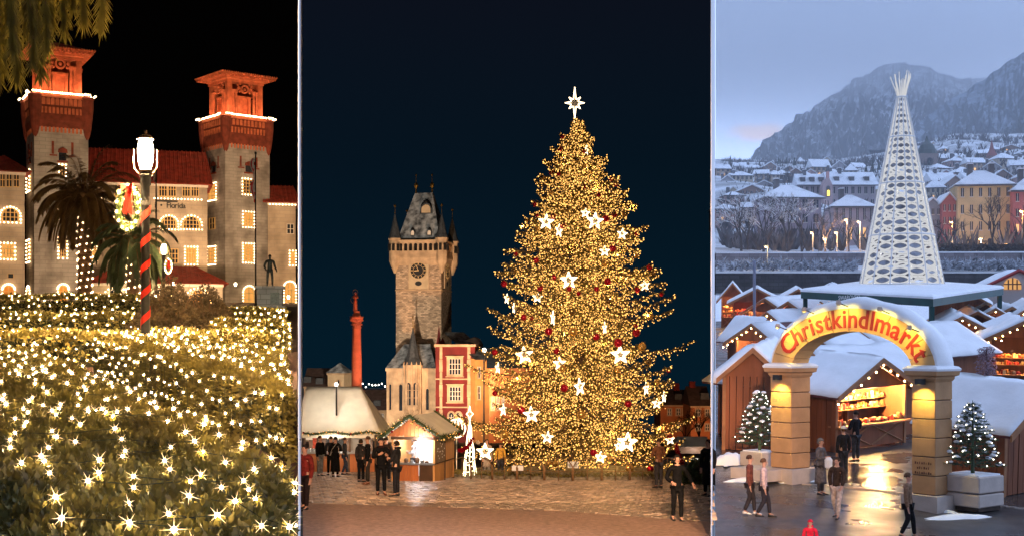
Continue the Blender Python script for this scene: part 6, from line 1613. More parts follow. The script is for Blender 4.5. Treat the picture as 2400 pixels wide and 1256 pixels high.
# white tent far right, dark shrub, red tinsel
fwt = Frame(1590, 1062, 92, 0); wt = fwt.empty('market_tent', 'low white market tent right of the tree', 'tent'); xx = fwt.x(1666)
MB().box(0, xx, 0, 3, 0, fwt.z(1630, 1045)).obj('front', M['wood_d'], wt); m = MB(); za, zb = fwt.z(1630, 1045), fwt.z(1630, 1022, 2); m.add([(-0.3, -0.4, za), (xx, -0.4, za), (xx, 2, zb), (0.2, 2, zb), (xx, 4, za), (-0.3, 4, za)], [(0, 1, 2, 3), (3, 2, 4, 5), (5, 4, 1, 0), (0, 3, 5), (1, 4, 2)]); m.obj('roof', M['canvas'], wt)
point_light('tent_light', (xx*0.5, -1.0, za-0.3), (1.0, 0.9, 0.8), 160, 0.1, wt)
def bare_tree(px, d, g, h, label, seed, mt, spread=0.45, group=None, snow=False, z=None, depth=5, r0=None, name='bare_tree'):
    rr = random.Random(seed); b = PG(px, d, g) if z is None else Vector(((px-CX)*d/F, d, z)); t = thing(name, label, 'tree', b, 0, group)
    tr = MB(); cr_ = MB(); sn = MB()
    def grow(p, dvec, L_, r_, lev):
        q = p + dvec*L_; mid = p.lerp(q, 0.5) + Vector((rr.uniform(-1, 1), rr.uniform(-1, 1), 0))*L_*0.06
        (tr if lev < 2 else cr_).tube([p, mid, q], [r_, r_*0.85, r_*0.7], 5 if lev < 3 else 3, lev < 3)
        if snow and lev >= 2 and dvec.z < 0.75:
            up = Vector((0, 0, r_*0.9)); sn.tube([p+up, mid+up, q+up], r_*0.8+0.012*h/10, 3, False)
        if lev >= depth: return
        n = 3 if lev < 2 else rr.choice((2, 3))
        for k in range(n):
            a = rr.uniform(0, 2*pi); tilt = rr.uniform(0.3, 0.85)*spread*1.8
            u_ = dvec.orthogonal().normalized(); u_ = Matrix.Rotation(a+k*2*pi/n, 3, dvec) @ u_
            nd = (dvec*cos(tilt)+u_*sin(tilt)+Vector((0, 0, 0.10))).normalized()
            grow(q, nd, L_*rr.uniform(0.62, 0.86), r_*0.62, lev+1)
    grow(Vector((0, 0, 0)), Vector((rr.uniform(-.05, .05), 0, 1)).normalized(), h*0.26, r0 or h*0.022, 0)
    tr.obj('trunk', mt, t); cr_.obj('crown', mt, t, kind='stuff')
    if snow and sn.f: sn.obj('snow', M['snow'], t, kind='stuff')
    return t
M['bark_dark'] = mat('dark_twig', (0.055, 0.038, 0.030), 0.9, 0.3, 4)
bare_tree(1640, 120, gc, 5.4, 'bare twiggy tree in front of the orange houses', 3, M['bark_dark'], 0.5)
bare_tree(1608, 124, gc, 4.6, 'smaller bare tree beside the lower spruce boughs', 5, M['bark_dark'], 0.5)
shrub(1640, 46, 1.5, 0.95, 'heap of frosted dark spruce branches behind the walker', 2200, 12, 'garland', gc)
for (a, b, c, d) in ((1585, 1040, 1600, 1085), (1075, 1055, 1110, 1025)):
    dd = 50.5; p0, p1 = P(a, b, dd), P(c, d, dd); t = thing('tinsel_swag', 'crimson tinsel swag %s' % ('hanging beside the walker' if a > 1500 else 'hanging by the light sculpture'), 'tinsel', p0, 0, 'crimson tinsel swags')
    m = MB(); rr = random.Random(a)
    for _ in range(420):
        f = rr.random(); p = (p1-p0)*f+Vector((0, 0, -0.15*sin(pi*f))); d_ = Vector((rr.uniform(-1, 1), rr.uniform(-1, 1), rr.uniform(-1, 1))).normalized(); w_ = d_.orthogonal().normalized()*0.02
        m.add([p-w_, p+w_, p+d_*0.14], [(0, 1, 2)])
    m.obj('strands', M['bauble_red'], t, kind='stuff'); MB().tube([Vector((0, 0, 0)), (p1-p0)*0.5+Vector((0, 0, -.15)), p1-p0], 0.03, 5).obj('core', M['bauble_red'], t)

# ---------------------------------------------------------------- people on the square
def Pp(px, row, g=gc, H0=1008.8, K=5880.0): d = K/(row-H0); return Vector((dirx(px)*d, d, g(d)+0.05)), d
BLK = (0.006, 0.006, 0.007)
def at(px, d): return Vector((dirx(px)*d, d, gc(d)+0.03))
DOWN = [((-0.03, 0.0, -0.17), (-0.02, -0.03, -0.32)), ((0.03, 0.0, -0.17), (0.02, -0.03, -0.32))]
FOLD = [((-0.05, -0.02, -0.15), (0.05, -0.12, -0.13)), ((0.05, -0.02, -0.15), (-0.05, -0.12, -0.15))]
person('person in short black jacket and grey jeans standing before the food stall', at(750, 54.5), radians(60), 1.74, BLK, (0.16, 0.17, 0.19), DOWN)
person('person in long black coat with a pale shoulder strap at the food stall', at(786, 53.5), radians(165), 1.70, BLK, BLK, FOLD, coat=0.14, bag=(BLK, 1), hair=(0.02, 0.015, 0.012))
person('person in dark coat half behind the long black coat', at(775, 55.5), radians(200), 1.72, (0.02, 0.02, 0.024), BLK, DOWN, hair=(0.03, 0.02, 0.015))
person('person in dark padded jacket walking by the steel shutter', at(808, 56), radians(100), 1.66, (0.03, 0.032, 0.04), (0.03, 0.04, 0.07), DOWN, stride=0.5)
person('bearded person in black jacket looking across to the stall, side on', at(862, 46), radians(-75), 1.76, BLK, (0.03, 0.025, 0.022), DOWN, shoe=(0.15, 0.06, 0.03))
person('person in dark hood behind the man with brown shoes', at(846, 48), radians(150), 1.64, (0.025, 0.022, 0.022), BLK, DOWN, hood=True, hair=(0.03, 0.02, 0.012))
person('person in black parka holding a cup to the chest', at(893, 38.6), radians(12), 1.74, BLK, BLK, [((-0.05, -0.03, -0.15), (0.06, -0.12, -0.08)), ((0.05, -0.03, -0.15), (-0.01, -0.13, -0.10))], hat=(0.02, 0.02, 0.022), scarf=(0.03, 0.012, 0.012), shoe=(0.10, 0.035, 0.02))
person('person in short black jacket turned to the cup holder, seen from the side', at(929, 37.6), radians(-110), 1.66, (0.016, 0.016, 0.018), (0.014, 0.014, 0.018), FOLD, hair=(0.02, 0.015, 0.012), hood=True)
person('person in dark jacket queueing at the hut counter', at(905, 48.2), radians(170), 1.72, (0.03, 0.02, 0.018), BLK, DOWN, hair=(0.03, 0.02, 0.012))
person('vendor in pale padded jacket inside the wooden hut', hp(hx*0.36, 0.85, 0.02), radians(-95), 1.66, (0.42, 0.42, 0.46), (0.05, 0.05, 0.06), FOLD, hair=(0.03, 0.02, 0.012))
person('person in black coat walking over the setts right of the tree', at(1587, 27.3), radians(8), 1.44, BLK, BLK, [((-0.06, 0.0, -0.15), (0.0, -0.11, -0.20)), ((0.08, 0.02, -0.13), (0.13, 0.0, -0.24))], stride=0.25, hair=(0.015, 0.012, 0.01), hood=True)
person('person in brown jacket taking a picture by the hoop fence', at(1544, 43), radians(-150), 1.70, (0.20, 0.085, 0.045), (0.05, 0.045, 0.05), FOLD, hair=(0.05, 0.03, 0.02))
person('child in yellow jacket behind the fence near the low star', at(1173, 53.6), radians(165), 1.45, (0.62, 0.34, 0.06), (0.04, 0.04, 0.05), DOWN, hair=(0.08, 0.05, 0.03))
person('person in grey skirted coat behind the low star', at(1141, 54.5), radians(20), 1.60, (0.30, 0.24, 0.20), (0.3, 0.28, 0.26), DOWN, coat=0.25, hair=(0.08, 0.05, 0.03))
person('person in dark red jacket and black trousers close to the partition', at(715, 31.2), radians(-30), 1.62, (0.16, 0.02, 0.016), (0.02, 0.012, 0.012), DOWN, stride=0.3, hair=(0.02, 0.015, 0.012))
person('person in black coat beyond the walker near the white tent', at(1660, 38), radians(-40), 1.7, BLK, BLK, DOWN, coat=0.2, hair=(0.02, 0.015, 0.012))
# ================================================================ RIGHT PLACE: the snowy Christmas market below the mountains
rnd = random.Random(41)
def hill_row(px, d):
    """photo row at which the ground lies, along the valley and up the slope"""
    lf = max(0.0, min(1.0, (px-1980)/260.0))
    pts = [(200, 573+22800/200*0 + 0), (215, 600), (232, 592), (300, 574), (380, 520), (480, 462-16*lf), (620, 415-38*lf), (800, 392-52*lf), (1000, 384-62*lf), (1300, 380-60*lf)]
    pts[0] = (200, 640)
    for (a, ra), (b, rb) in zip(pts, pts[1:]):
        if d <= b: return ra+(rb-ra)*max(0, d-a)/(b-a)
    return pts[-1][1]
def hz(px, d): return (HY-hill_row(px, d))*d/F
def d_of(px, row):
    d = 232.0
    while d < 1290 and hill_row(px, d) > row: d += 2
    return d
M['snow_ground'] = mat('snowy_ground', (0.74, 0.76, 0.80), 0.8, 0.2, 0.06, bump=0.2, bscale=0.4, col2=(0.30, 0.30, 0.30), cov=0.52)
ds = [232+ (1300-232)*(k/26)**1.4 for k in range(27)]; pxs = [1676.2+ (3300-1676)*(k/34)**1.3 for k in range(35)]
m = MB(); m.v = [(dirx(p)*d, d, hz(p, d)+ (3*sin(p*0.013+d*0.02)*min(1, (d-232)/200))) for d in ds for p in pxs]
m.f = [(j*35+i, j*35+i+1, (j+1)*35+i+1, (j+1)*35+i) for j in range(26) for i in range(34)]
tag(m.obj('hillside', M['snow_ground'], smooth=True), kind='structure')

# ---------------------------------------------------------------- mountains
def hash2(i, j, s): return random.Random(i*7349+j*9151+s*131).random()
def vnoise(x, y, s):
    i, j = math.floor(x), math.floor(y); fx, fy = x-i, y-j; fx = fx*fx*(3-2*fx); fy = fy*fy*(3-2*fy)
    a, b, c, d = hash2(i, j, s), hash2(i+1, j, s), hash2(i, j+1, s), hash2(i+1, j+1, s)
    return (a*(1-fx)+b*fx)*(1-fy)+(c*(1-fx)+d*fx)*fy
def fbm(x, y, s, o=5):
    v, a, f = 0, 0.5, 1
    for k in range(o): v += a*vnoise(x*f, y*f, s+k); a *= 0.5; f *= 2.03
    return v
def mountain(prof, d_r, d_b, row_b, label, mt, seed, amp, nx=170, ny=64):
    m = MB(); px0, px1 = prof[0][0], prof[-1][0]
    def ridge(p):
        for (a, ra), (b, rb) in zip(prof, prof[1:]):
            if p <= b: return ra+(rb-ra)*(p-a)/(b-a)
        return prof[-1][1]
    for j in range(ny+1):
        f = j/ny; d = d_b+(d_r-d_b)*f
        for i in range(nx+1):
            p = px0+(px1-px0)*i/nx
            zb = (HY-row_b)*d_b/F; zr = (HY-ridge(p))*d_r/F
            z = zb+(zr-zb)*(f**1.25)
            rr = fbm(p*0.022, f*7, seed)-0.5; rid = abs(fbm(p*0.045+9+0.6*f, f*2.2+3, seed+5)-0.5)
            z += amp*(rr*1.2-rid*3.0)*min(1, f*4)*(0.10+0.90*(1-f)**0.5)
            m.v.append((dirx(p)*d+amp*0.35*(fbm(p*0.03+40, f*6, seed+2)-0.5), d, z))
    m.f = [(j*(nx+1)+i, j*(nx+1)+i+1, (j+1)*(nx+1)+i+1, (j+1)*(nx+1)+i) for j in range(ny) for i in range(nx)]
    o = m.obj('mountain', mt, smooth=True); tag(o, label, 'mountain', kind='structure'); return o
def mountain_mat(name, rock, snow_c, scale, cov):
    m = mat(name, snow_c, 0.9, 0.2, scale, bump=1.0, bscale=scale*5, col2=rock, cov=cov, detail=9)
    for nd in m.node_tree.nodes:
        if nd.type == 'BUMP': nd.inputs['Distance'].default_value = 12
    # snow keeps to the flatter ground: lean the pattern by the slope
    n = m.node_tree.nodes; l = m.node_tree.links
    g = n.new('ShaderNodeNewGeometry'); sp = n.new('ShaderNodeSeparateXYZ'); l.new(g.outputs['True Normal'], sp.inputs[0])
    ab = n.new('ShaderNodeMath'); ab.operation = 'ABSOLUTE'; l.new(sp.outputs['Z'], ab.inputs[0])
    mr = n.new('ShaderNodeMapRange'); mr.inputs['From Min'].default_value = 0.55; mr.inputs['From Max'].default_value = 0.97; mr.inputs['To Min'].default_value = -0.16; mr.inputs['To Max'].default_value = 0.16; l.new(ab.outputs[0], mr.inputs['Value'])
    rp = [q for q in n if q.type == 'VALTORGB'][0]; src = rp.inputs[0].links[0].from_socket
    ad = n.new('ShaderNodeMath'); ad.operation = 'ADD'; l.new(src, ad.inputs[0]); l.new(mr.outputs[0], ad.inputs[1]); l.new(ad.outputs[0], rp.inputs[0])
    return m
M['mt_far'] = mountain_mat('snow_dusted_rock', (0.030, 0.042, 0.066), (0.78, 0.82, 0.88), 0.035, 0.56)
M['mt_near'] = mountain_mat('frosted_forest', (0.030, 0.050, 0.080), (0.30, 0.36, 0.44), 0.045, 0.55)
mountain([(1700, 400), (1752, 378), (1790, 335), (1830, 298), (1868, 262), (1900, 255), (1935, 222), (1990, 190), (2050, 160), (2105, 140), (2160, 150), (2230, 175), (2400, 190)], 2350, 1350, 398, 'far steep snow dusted mountain rising into the cloud', M['mt_far'], 3, 75)
mountain([(2040, 372), (2090, 338), (2130, 305), (2180, 268), (2230, 232), (2290, 192), (2340, 160), (2400, 120), (2500, 60), (2700, -40), (2900, -60)], 1750, 1000, 352, 'nearer forested mountain shoulder dusted with snow', M['mt_near'], 11, 42)
def conifer_mesh(seed, snowy):
    r_ = random.Random(seed); m = MB(); sn = []
    for k in range(7):
        z = 0.12+0.80*k/7; rr = 0.22*(1-k/7.4); n = 9
        m.add([(rr*cos(2*pi*i/n)*r_.uniform(.75, 1.15), rr*sin(2*pi*i/n)*r_.uniform(.75, 1.15), z-0.05+r_.uniform(-.02, .01)) for i in range(n)]+[(0, 0, z+0.17)], [(i, (i+1) % n, n) for i in range(n)])
    return m
CON = [conifer_mesh(s, 1) for s in range(4)]
M['conifer'] = mat('frosted_conifer', (0.10, 0.13, 0.13), 0.9, 0.4, 0.5, col2=(0.018, 0.030, 0.028), cov=0.58)
CON_ME = [m.mesh('crown', M['conifer']) for m in CON]
TRK = MB().lathe([(0.025, 0), (0.02, 0.2)], 5).mesh('trunk', M['bark_dark'])
ncon = 0
def conifer(px, row, hpx, label, group='dark conifers on the hillside', d=None):
    d = d or d_of(px, row); t = thing('conifer_tree', label, 'tree', (dirx(px)*d, d, hz(px, d)-0.3), rnd.uniform(0, 6), group); h = hpx*d/F
    link('crown', rnd.choice(CON_ME), t, None, None, (h*1.25, h*1.25, h)); link('trunk', TRK, t, None, None, h)
for (px, row, h_) in ((1712, 390, 28), (1735, 396, 24), (1825, 396, 32), (1843, 396, 30), (1862, 398, 32), (1890, 405, 30), (2030, 420, 38), (2045, 415, 42), (2020, 425, 30), (2060, 410, 34), (1780, 400, 24), (1960, 400, 22), (2215, 375, 26), (2290, 385, 34), (2355, 360, 24), (1930, 395, 24), (2010, 395, 24), (2178, 395, 26), (2385, 372, 26)):
    conifer(px, row, h_, 'dark frosted conifer on the slope above the town houses')
m = MB()                                       # woods on the near shoulder, read as one mass
for _ in range(1500):
    px = rnd.uniform(2120, 2640); f = rnd.random()**1.5; row = 345 - f*(0.36*(px-2090))*0.62
    d = 1010+f*430; z = (HY-352)*1000/F + ((HY-(372-0.53*(px-2040)))*1750/F-(HY-352)*1000/F)*(((d-1000)/750)**1.25)-14
    k = rnd.choice(CON); h_ = rnd.uniform(9, 16); x = dirx(px)*d; m.add([(x+v[0]*h_*1.6, d+v[1]*h_*1.6, z+v[2]*h_) for v in k.v], k.f)
tag(m.obj('mountain_wood', M['conifer']), 'frosted wood covering the lower mountain shoulder', 'wood', kind='stuff')

# ---------------------------------------------------------------- town
PAL = {}
def paint(c):
    if c not in PAL: PAL[c] = mat('house_plaster', c, 0.85, 0.12, 0.3)
    return PAL[c]
M['winpane'] = mat('window_pane', (0.035, 0.042, 0.065), 0.25, 0.2, 1)
M['winlit'] = emit('lit_window', (1.0, 0.55, 0.18), 1.6, False)
M['roof_snow'] = mat('snowy_roof', (0.80, 0.82, 0.86), 0.8, 0.1, 0.4, col2=(0.42, 0.43, 0.46), cov=0.30)
M['eave_grey'] = mat('grey_eave', (0.12, 0.12, 0.13), 0.7, 0.2, 1)
def townhouse(px0, px1, row_b, row_e, row_r, c, label, style='gable', nwx=5, nwz=3, th=0.0, d=None, lit=(), depth=None, group='snowy town houses', name='house', wsize=(0.45, 0.55), chim=1, dormers=0, ground_arch=False):
    d = d or d_of((px0+px1)/2, row_b)
    f_ = Frame(px0, row_b+3, d, th); t = f_.empty(name, label, 'house', group)
    x1 = f_.x(px1); mid = (px0+px1)/2; ze = f_.z(mid, row_e); dp = depth or min(max(8, x1*0.8), 16); zr = f_.z(mid, row_r, dp/2 if style != 'front' else 0)
    MB().box(0, x1, 0, dp, -2, ze).obj('wall', paint(c), t)
    o = 0.04*x1+0.3; m = MB()
    if style == 'hip':
        i_ = min(dp/2, x1/2-0.3); m.add([(-o, -o, ze), (x1+o, -o, ze), (x1+o, dp+o, ze), (-o, dp+o, ze), (i_, dp/2, zr), (x1-i_, dp/2, zr)], [(3,2,1,0), (0,1,5,4), (1,2,5), (2,3,4,5), (3,0,4)])
    elif style == 'gable':
        m.add([(-o, -o, ze), (x1+o, -o, ze), (x1+o, dp+o, ze), (-o, dp+o, ze), (-o, dp/2, zr), (x1+o, dp/2, zr)], [(3,2,1,0), (0,1,5,4), (1,2,5), (2,3,4,5), (3,0,4)])
    else:
        m.add([(-o, -o, ze-0.4), (x1/2, -o, zr), (x1+o, -o, ze-0.4), (-o, dp, ze-0.4), (x1/2, dp, zr), (x1+o, dp, ze-0.4), (-o, -o, ze-0.1), (x1/2, -o, zr+0.4), (x1+o, -o, ze-0.1), (-o, dp, ze-0.1), (x1/2, dp, zr+0.4), (x1+o, dp, ze-0.1)],
              [(6,7,10,9), (7,8,11,10), (0,6,9,3), (2,5,11,8), (0,1,7,6), (1,2,8,7), (3,4,1,0), (4,5,2,1), (3,9,10,4), (4,10,11,5)])
        MB().prism([(0, ze-0.05), (x1, ze-0.05), (x1/2, zr-0.1)], 0.0, dp-0.2).obj('gable', paint(c), t)
    rf = m.obj('roof', M['roof_snow'], t)
    if style != 'front': MB().box(-o+.05, x1+o-.05, -o-0.02, -o+0.25, ze-0.35, ze-0.03).obj('eave', M['eave_grey'], t)
    k = 0
    for j in range(nwz):
        zz0 = ze*(j+0.30)/nwz; zz1 = ze*(j+0.30+wsize[1])/nwz
        for i in range(nwx):
            xa = x1*(i+0.5-wsize[0]/2)/nwx; xb = x1*(i+0.5+wsize[0]/2)/nwx
            sh = ground_arch and j == 0 and i % 2 == 1
            w = (MB().prism(arch_pts(xa-0.1, xb+0.1, 0.1, zz1, 6), -0.08, 0.02) if sh else MB().box(xa, xb, -0.08, 0.02, zz0, zz1)).obj('window', M['winlit'] if (j, i) in lit else M['winpane'], t)
            if x1/nwx*F/d > 7 and not sh:
                MB().box(xa-0.08, xb+0.08, -0.14, -0.081, zz0-0.18, zz0-0.02).obj('sill', M['white_trim'], w)
                MB().box((xa+xb)/2-0.05, (xa+xb)/2+0.05, -0.11, -0.082, zz0, zz1).obj('bar', M['white_trim'], w)
            k += 1
    for q in range(chim):
        xx = x1*(0.3+0.4*q); MB().box(xx-0.5, xx+0.5, dp*0.42, dp*0.58, zr-1.5, zr+1.3).obj('chimney', M['eave_grey'], rf); MB().box(xx-0.55, xx+0.55, dp*0.41, dp*0.59, zr+1.305, zr+1.5).obj('chimney_snow', M['snow'], rf)
    for q in range(dormers):
        xx = x1*(q+0.5)/dormers; yy = dp*0.18; zz = ze+(zr-ze)*0.36; MB().box(xx-0.8, xx+0.8, yy-1.0, yy+1.5, zz-0.3, zz+1.1).obj('dormer', M['eave_grey'], rf); MB().box(xx-0.95, xx+0.95, yy-1.1, yy+1.6, zz+1.105, zz+1.35).obj('dormer_snow', M['snow'], rf)
    return t, f_
townhouse(2245, 2373, 588, 433, 400, (0.72, 0.52, 0.26), 'tall pale yellow house with bay windows facing the river', 'hip', 6, 4, -8, 262, wsize=(0.32, 0.5), chim=2, ground_arch=True)
fy = Frame(2245, 591, 262, -8)
hs = thing('house_sign', 'dark lettering across the pale yellow house above its arches', 'sign', fy.o, fy.th)
for k in range(15):                       # too far away to read: letter-sized dark strokes in two words
    px_ = 2272+2.0*k if k < 7 else 2296+2.6*(k-7)
    MB().box(fy.x(px_), fy.x(px_+1.4), -0.22, -0.12, fy.z(px_, 567.5+(k % 2)*0.3), fy.z(px_, 564.5)).obj('letter', M['bark_dark'], hs)
townhouse(2375, 2470, 588, 446, 412, (0.55, 0.17, 0.15), 'rose red house beside the pale yellow house', 'hip', 5, 4, -8, 258, [(1, 0)], wsize=(0.34, 0.5), ground_arch=True)
townhouse(2208, 2243, 588, 474, 454, (0.52, 0.17, 0.16), 'narrow red gabled house next to the pale yellow house', 'front', 3, 4, -4, 264, wsize=(0.4, 0.5), chim=0)
townhouse(2166, 2207, 588, 484, 466, (0.34, 0.36, 0.42), 'narrow grey blue gabled house behind the crystal tree', 'front', 3, 4, -4, 266, [(0, 2)], wsize=(0.4, 0.5), chim=0)
townhouse(1797, 1925, 562, 463, 434, (0.36, 0.30, 0.34), 'square grey villa with snowy hip roof behind the park trees', 'hip', 5, 3, 6, 300, chim=1)
townhouse(1953, 2050, 572, 484, 457, (0.50, 0.40, 0.42), 'pale villa with warmly lit front and snowy hip roof', 'hip', 6, 2, 0, 285, [(0, 2), (0, 4)], wsize=(0.3, 0.6), chim=1)
townhouse(1872, 1937, 486, 434, 408, (0.38, 0.32, 0.34), 'long grey institute wing with dormers left of its chapel front', 'gable', 5, 2, 0, 430, dormers=3)
townhouse(1946, 2052, 490, 434, 404, (0.38, 0.32, 0.34), 'long grey institute wing with dormers right of its chapel front', 'gable', 7, 2, 0, 428, dormers=3)
# chapel front with lit niche
fcx = Frame(1930, 500, 424, 0); cx_ = fcx.empty('small_chapel', 'slim pink chapel front with a glowing yellow niche', 'chapel'); xw = fcx.x(1952)
MB().box(0, xw, 0, 10, 0, fcx.z(1941, 435)).obj('wall', paint((0.50, 0.36, 0.36)), cx_); MB().prism([(0, fcx.z(1941, 435)+.01), (xw, fcx.z(1941, 435)+.01), (xw*0.62, fcx.z(1941, 418)), (xw*0.38, fcx.z(1941, 418))], 0, 10).obj('gable', paint((0.50, 0.36, 0.36)), cx_)
MB().box(xw*0.38, xw*0.62, 0, 1.5, fcx.z(1941, 418), fcx.z(1941, 402)).obj('bellcote', paint((0.55, 0.30, 0.28)), cx_); MB().lathe([(1.1, fcx.z(1941, 402)), (0.05, fcx.z(1941, 388))], 4, (xw/2, 0.8, 0), ph=pi/4).obj('spire', M['eave_grey'], cx_)
MB().prism(arch_pts(xw*0.3, xw*0.7, fcx.z(1941, 462), fcx.z(1941, 436), 8), -0.25, 0.0).obj('niche', M['eave_grey'], cx_); MB().prism(arch_pts(xw*0.36, xw*0.64, fcx.z(1941, 460), fcx.z(1941, 446), 8), -0.4, -0.26).obj('niche_light', emit('niche_glow', (1.0, 0.72, 0.12), 2.2), cx_)
# church with dark dome
fdm = Frame(2158, 412, 640, 0); dm = fdm.empty('domed_church', 'brown church tower with dark onion dome on the hill', 'church'); xw = fdm.x(2200)
MB().box(0, xw, 0, xw, -5, fdm.z(2180, 360)).obj('tower', paint((0.26, 0.20, 0.18)), dm); MB().lathe([(xw*0.55, fdm.z(2180, 360)), (xw*0.5, fdm.z(2180, 350)), (xw*0.36, fdm.z(2180, 338)), (xw*0.12, fdm.z(2180, 328)), (0.3, fdm.z(2180, 316))], 14, (xw/2, xw/2, 0)).obj('dome', mat('dome_copper', (0.05, 0.07, 0.065), 0.6, 0.2, 0.3), dm)
MB().prism(arch_pts(xw*0.35, xw*0.65, fdm.z(2180, 400), fdm.z(2180, 370), 8), -0.3, 0.0).obj('window', M['winpane'], dm)
townhouse(2195, 2262, 420, 372, 360, (0.30, 0.19, 0.16), 'long brown church nave beside the domed tower', 'gable', 6, 1, 0, 645, group='hillside houses')
fsp = Frame(2318, 405, 600, 0); sp_ = fsp.empty('church_spire', 'slim brown church steeple among hillside houses', 'church'); xw = fsp.x(2338)
MB().box(0, xw, 0, xw, -5, fsp.z(2328, 365)).obj('tower', paint((0.25, 0.15, 0.13)), sp_); MB().lathe([(xw*0.72, fsp.z(2328, 365)), (xw*0.3, fsp.z(2328, 350)), (0.1, fsp.z(2328, 328))], 4, (xw/2, xw/2, 0), ph=pi/4).obj('spire', paint((0.28, 0.10, 0.09)), sp_)
# the rest of the houses up the slope
cols_h = [('cream', (0.52, 0.44, 0.34)), ('grey', (0.36, 0.35, 0.37)), ('tan', (0.45, 0.33, 0.24)), ('pinkish', (0.46, 0.32, 0.30)), ('brown', (0.26, 0.18, 0.15)), ('white', (0.62, 0.60, 0.60))]
where = {'gable': 'broadside roof', 'front': 'gable end', 'hip': 'hipped roof'}
spots = [(1678, 1712, 412, 396, 386), (1688, 1722, 440, 425, 412), (1715, 1765, 436, 412, 402), (1722, 1750, 400, 390, 381), (1735, 1790, 470, 446, 434), (1700, 1745, 480, 458, 449), (1768, 1800, 425, 408, 398), (1772, 1810, 446, 432, 424), (1808, 1838, 425, 410, 400), (1815, 1865, 448, 436, 430), (1850, 1880, 420, 404, 394), (1880, 1905, 428, 412, 402), (1905, 1945, 412, 392, 374), (1950, 1985, 408, 392, 378), (1980, 2010, 418, 400, 386), (1750, 1782, 402, 394, 387), (1838, 1862, 405, 397, 389), (1676, 1735, 520, 490, 478), (1740, 1790, 512, 486, 474), (2005, 2040, 440, 424, 414),
         (2170, 2215, 470, 440, 420), (2185, 2240, 448, 424, 405), (2215, 2262, 462, 432, 412), (2240, 2290, 428, 405, 392), (2270, 2310, 400, 382, 370), (2305, 2345, 412, 392, 378), (2340, 2385, 392, 372, 360), (2370, 2420, 412, 388, 374), (2345, 2395, 360, 348, 340), (2230, 2268, 392, 378, 368), (2290, 2325, 372, 360, 351), (2395, 2440, 375, 358, 346), (2190, 2222, 408, 394, 384), (2265, 2300, 436, 418, 405), (2330, 2372, 432, 412, 398), (2385, 2430, 440, 416, 402), (2130, 2170, 440, 420, 405), (2075, 2110, 425, 408, 396), (2060, 2090, 470, 444, 428), (2120, 2165, 486, 462, 444)]
for k, (a, b, rb, re, rr_) in enumerate(spots):
    nm, c = cols_h[(k*5+2) % 6]; st_ = ('gable', 'front', 'hip')[k % 3]
    near_ = 'above the embankment park' if a < 2060 else 'on the slope behind the crystal tree' if a < 2200 else 'behind the pale yellow house'
    lit = [(0, 1)] if k % 4 == 0 or k in (4, 17) else []
    townhouse(a, b, rb, re, rr_, c, '%s hillside house, %s%s, %s' % (nm, where[st_], ', one lit window' if lit else '', near_), st_, max(2, int((b-a)/10)), 2 if rb-re > 14 else 1, rnd.uniform(-14, 14), None, lit, group='hillside houses', chim=1 if k % 2 else 0)
m = MB()
for _ in range(2600):          # bushes and small bare trees between the houses, too many to count
    px = rnd.uniform(1690, 2520); d = 250+rnd.random()**1.3*900; z = hz(px, d)-0.3; x = dirx(px)*d; h_ = rnd.uniform(2.0, 6.5)
    for q in range(7):
        a = rnd.uniform(0, 6.28); dx, dy = cos(a)*h_*0.4, sin(a)*h_*0.4; p = Vector((x, d, z)); e = p+Vector((dx, dy, h_*rnd.uniform(.5, 1))); w_ = Vector((h_*0.07, 0, 0))
        m.add([p-w_, p+w_, e], [(0, 1, 2)])
tag(m.obj('hillside_bushes', mat('frosted_bush', (0.20, 0.20, 0.22), 0.9, 0.4, 0.2, col2=(0.035, 0.032, 0.035), cov=0.58)), 'frosted bushes and garden trees between the hillside houses', 'bushes', kind='stuff')
for k in range(34):
    px = rnd.choice((rnd.uniform(1690, 2030), rnd.uniform(2150, 2440))); row = rnd.uniform(375, 470) if px < 2060 else rnd.uniform(345, 440); w_ = rnd.uniform(22, 40)*(0.5+0.5*(row-320)/150); hh = rnd.uniform(11, 19)*(0.5+0.5*(row-320)/150)
    nm, c = cols_h[rnd.randrange(6)]; st_ = ('gable', 'front', 'hip')[k % 3]
    townhouse(px, px+w_, row, row-hh, row-hh-rnd.uniform(7, 12), c, 'small %s hillside house, %s, %s' % (nm, where[st_], 'above the embankment park' if px < 2060 else 'behind the pale yellow house'), st_, 3, 2 if hh > 13 else 1, rnd.uniform(-18, 18), None, [(0, 1)] if k % 5 == 0 else [], group='hillside houses', chim=k % 2)
# snowy meadow patches are the hillside itself; bare and frosted trees along the bank
M['bark_frost'] = mat('frosty_bark', (0.075, 0.062, 0.060), 0.9, 0.3, 2)
for k, (px, d, h_, lb, sn) in enumerate(((1790, 236, 11.0, 'wide snowy bare tree left of the grey villa', True), (1845, 234, 12.0, 'forked snowy bare tree in front of the grey villa', True), (1880, 238, 10.5, 'snowy bare tree leaning by the villa corner', True), (1738, 240, 11.0, 'dense snowy bare tree by the partition wall', True), (1752, 250, 9.0, 'smaller snowy bare tree behind the embankment', True), (1935, 240, 8.5, 'dark bare tree beside the chapel path', False), (1990, 238, 7.0, 'small bare tree before the lit villa', False), (2225, 234, 8.0, 'bare tree in front of the red gabled house', False), (2325, 232, 11.0, 'big bare tree in front of the pale yellow house', False), (2395, 234, 9.0, 'bare tree in front of the rose red house', False), (2060, 238, 9.0, 'bare tree showing behind the crystal tree', False), (1800, 250, 9.5, 'snowy bare tree close to the villa wall', True))):
    bare_tree(px, d, None, h_, lb, 60+k, M['bark_frost'], 0.42, 'bare trees on the river bank', sn, z=hz(px, d)-0.3, depth=7 if sn else 6, r0=h_*0.026)
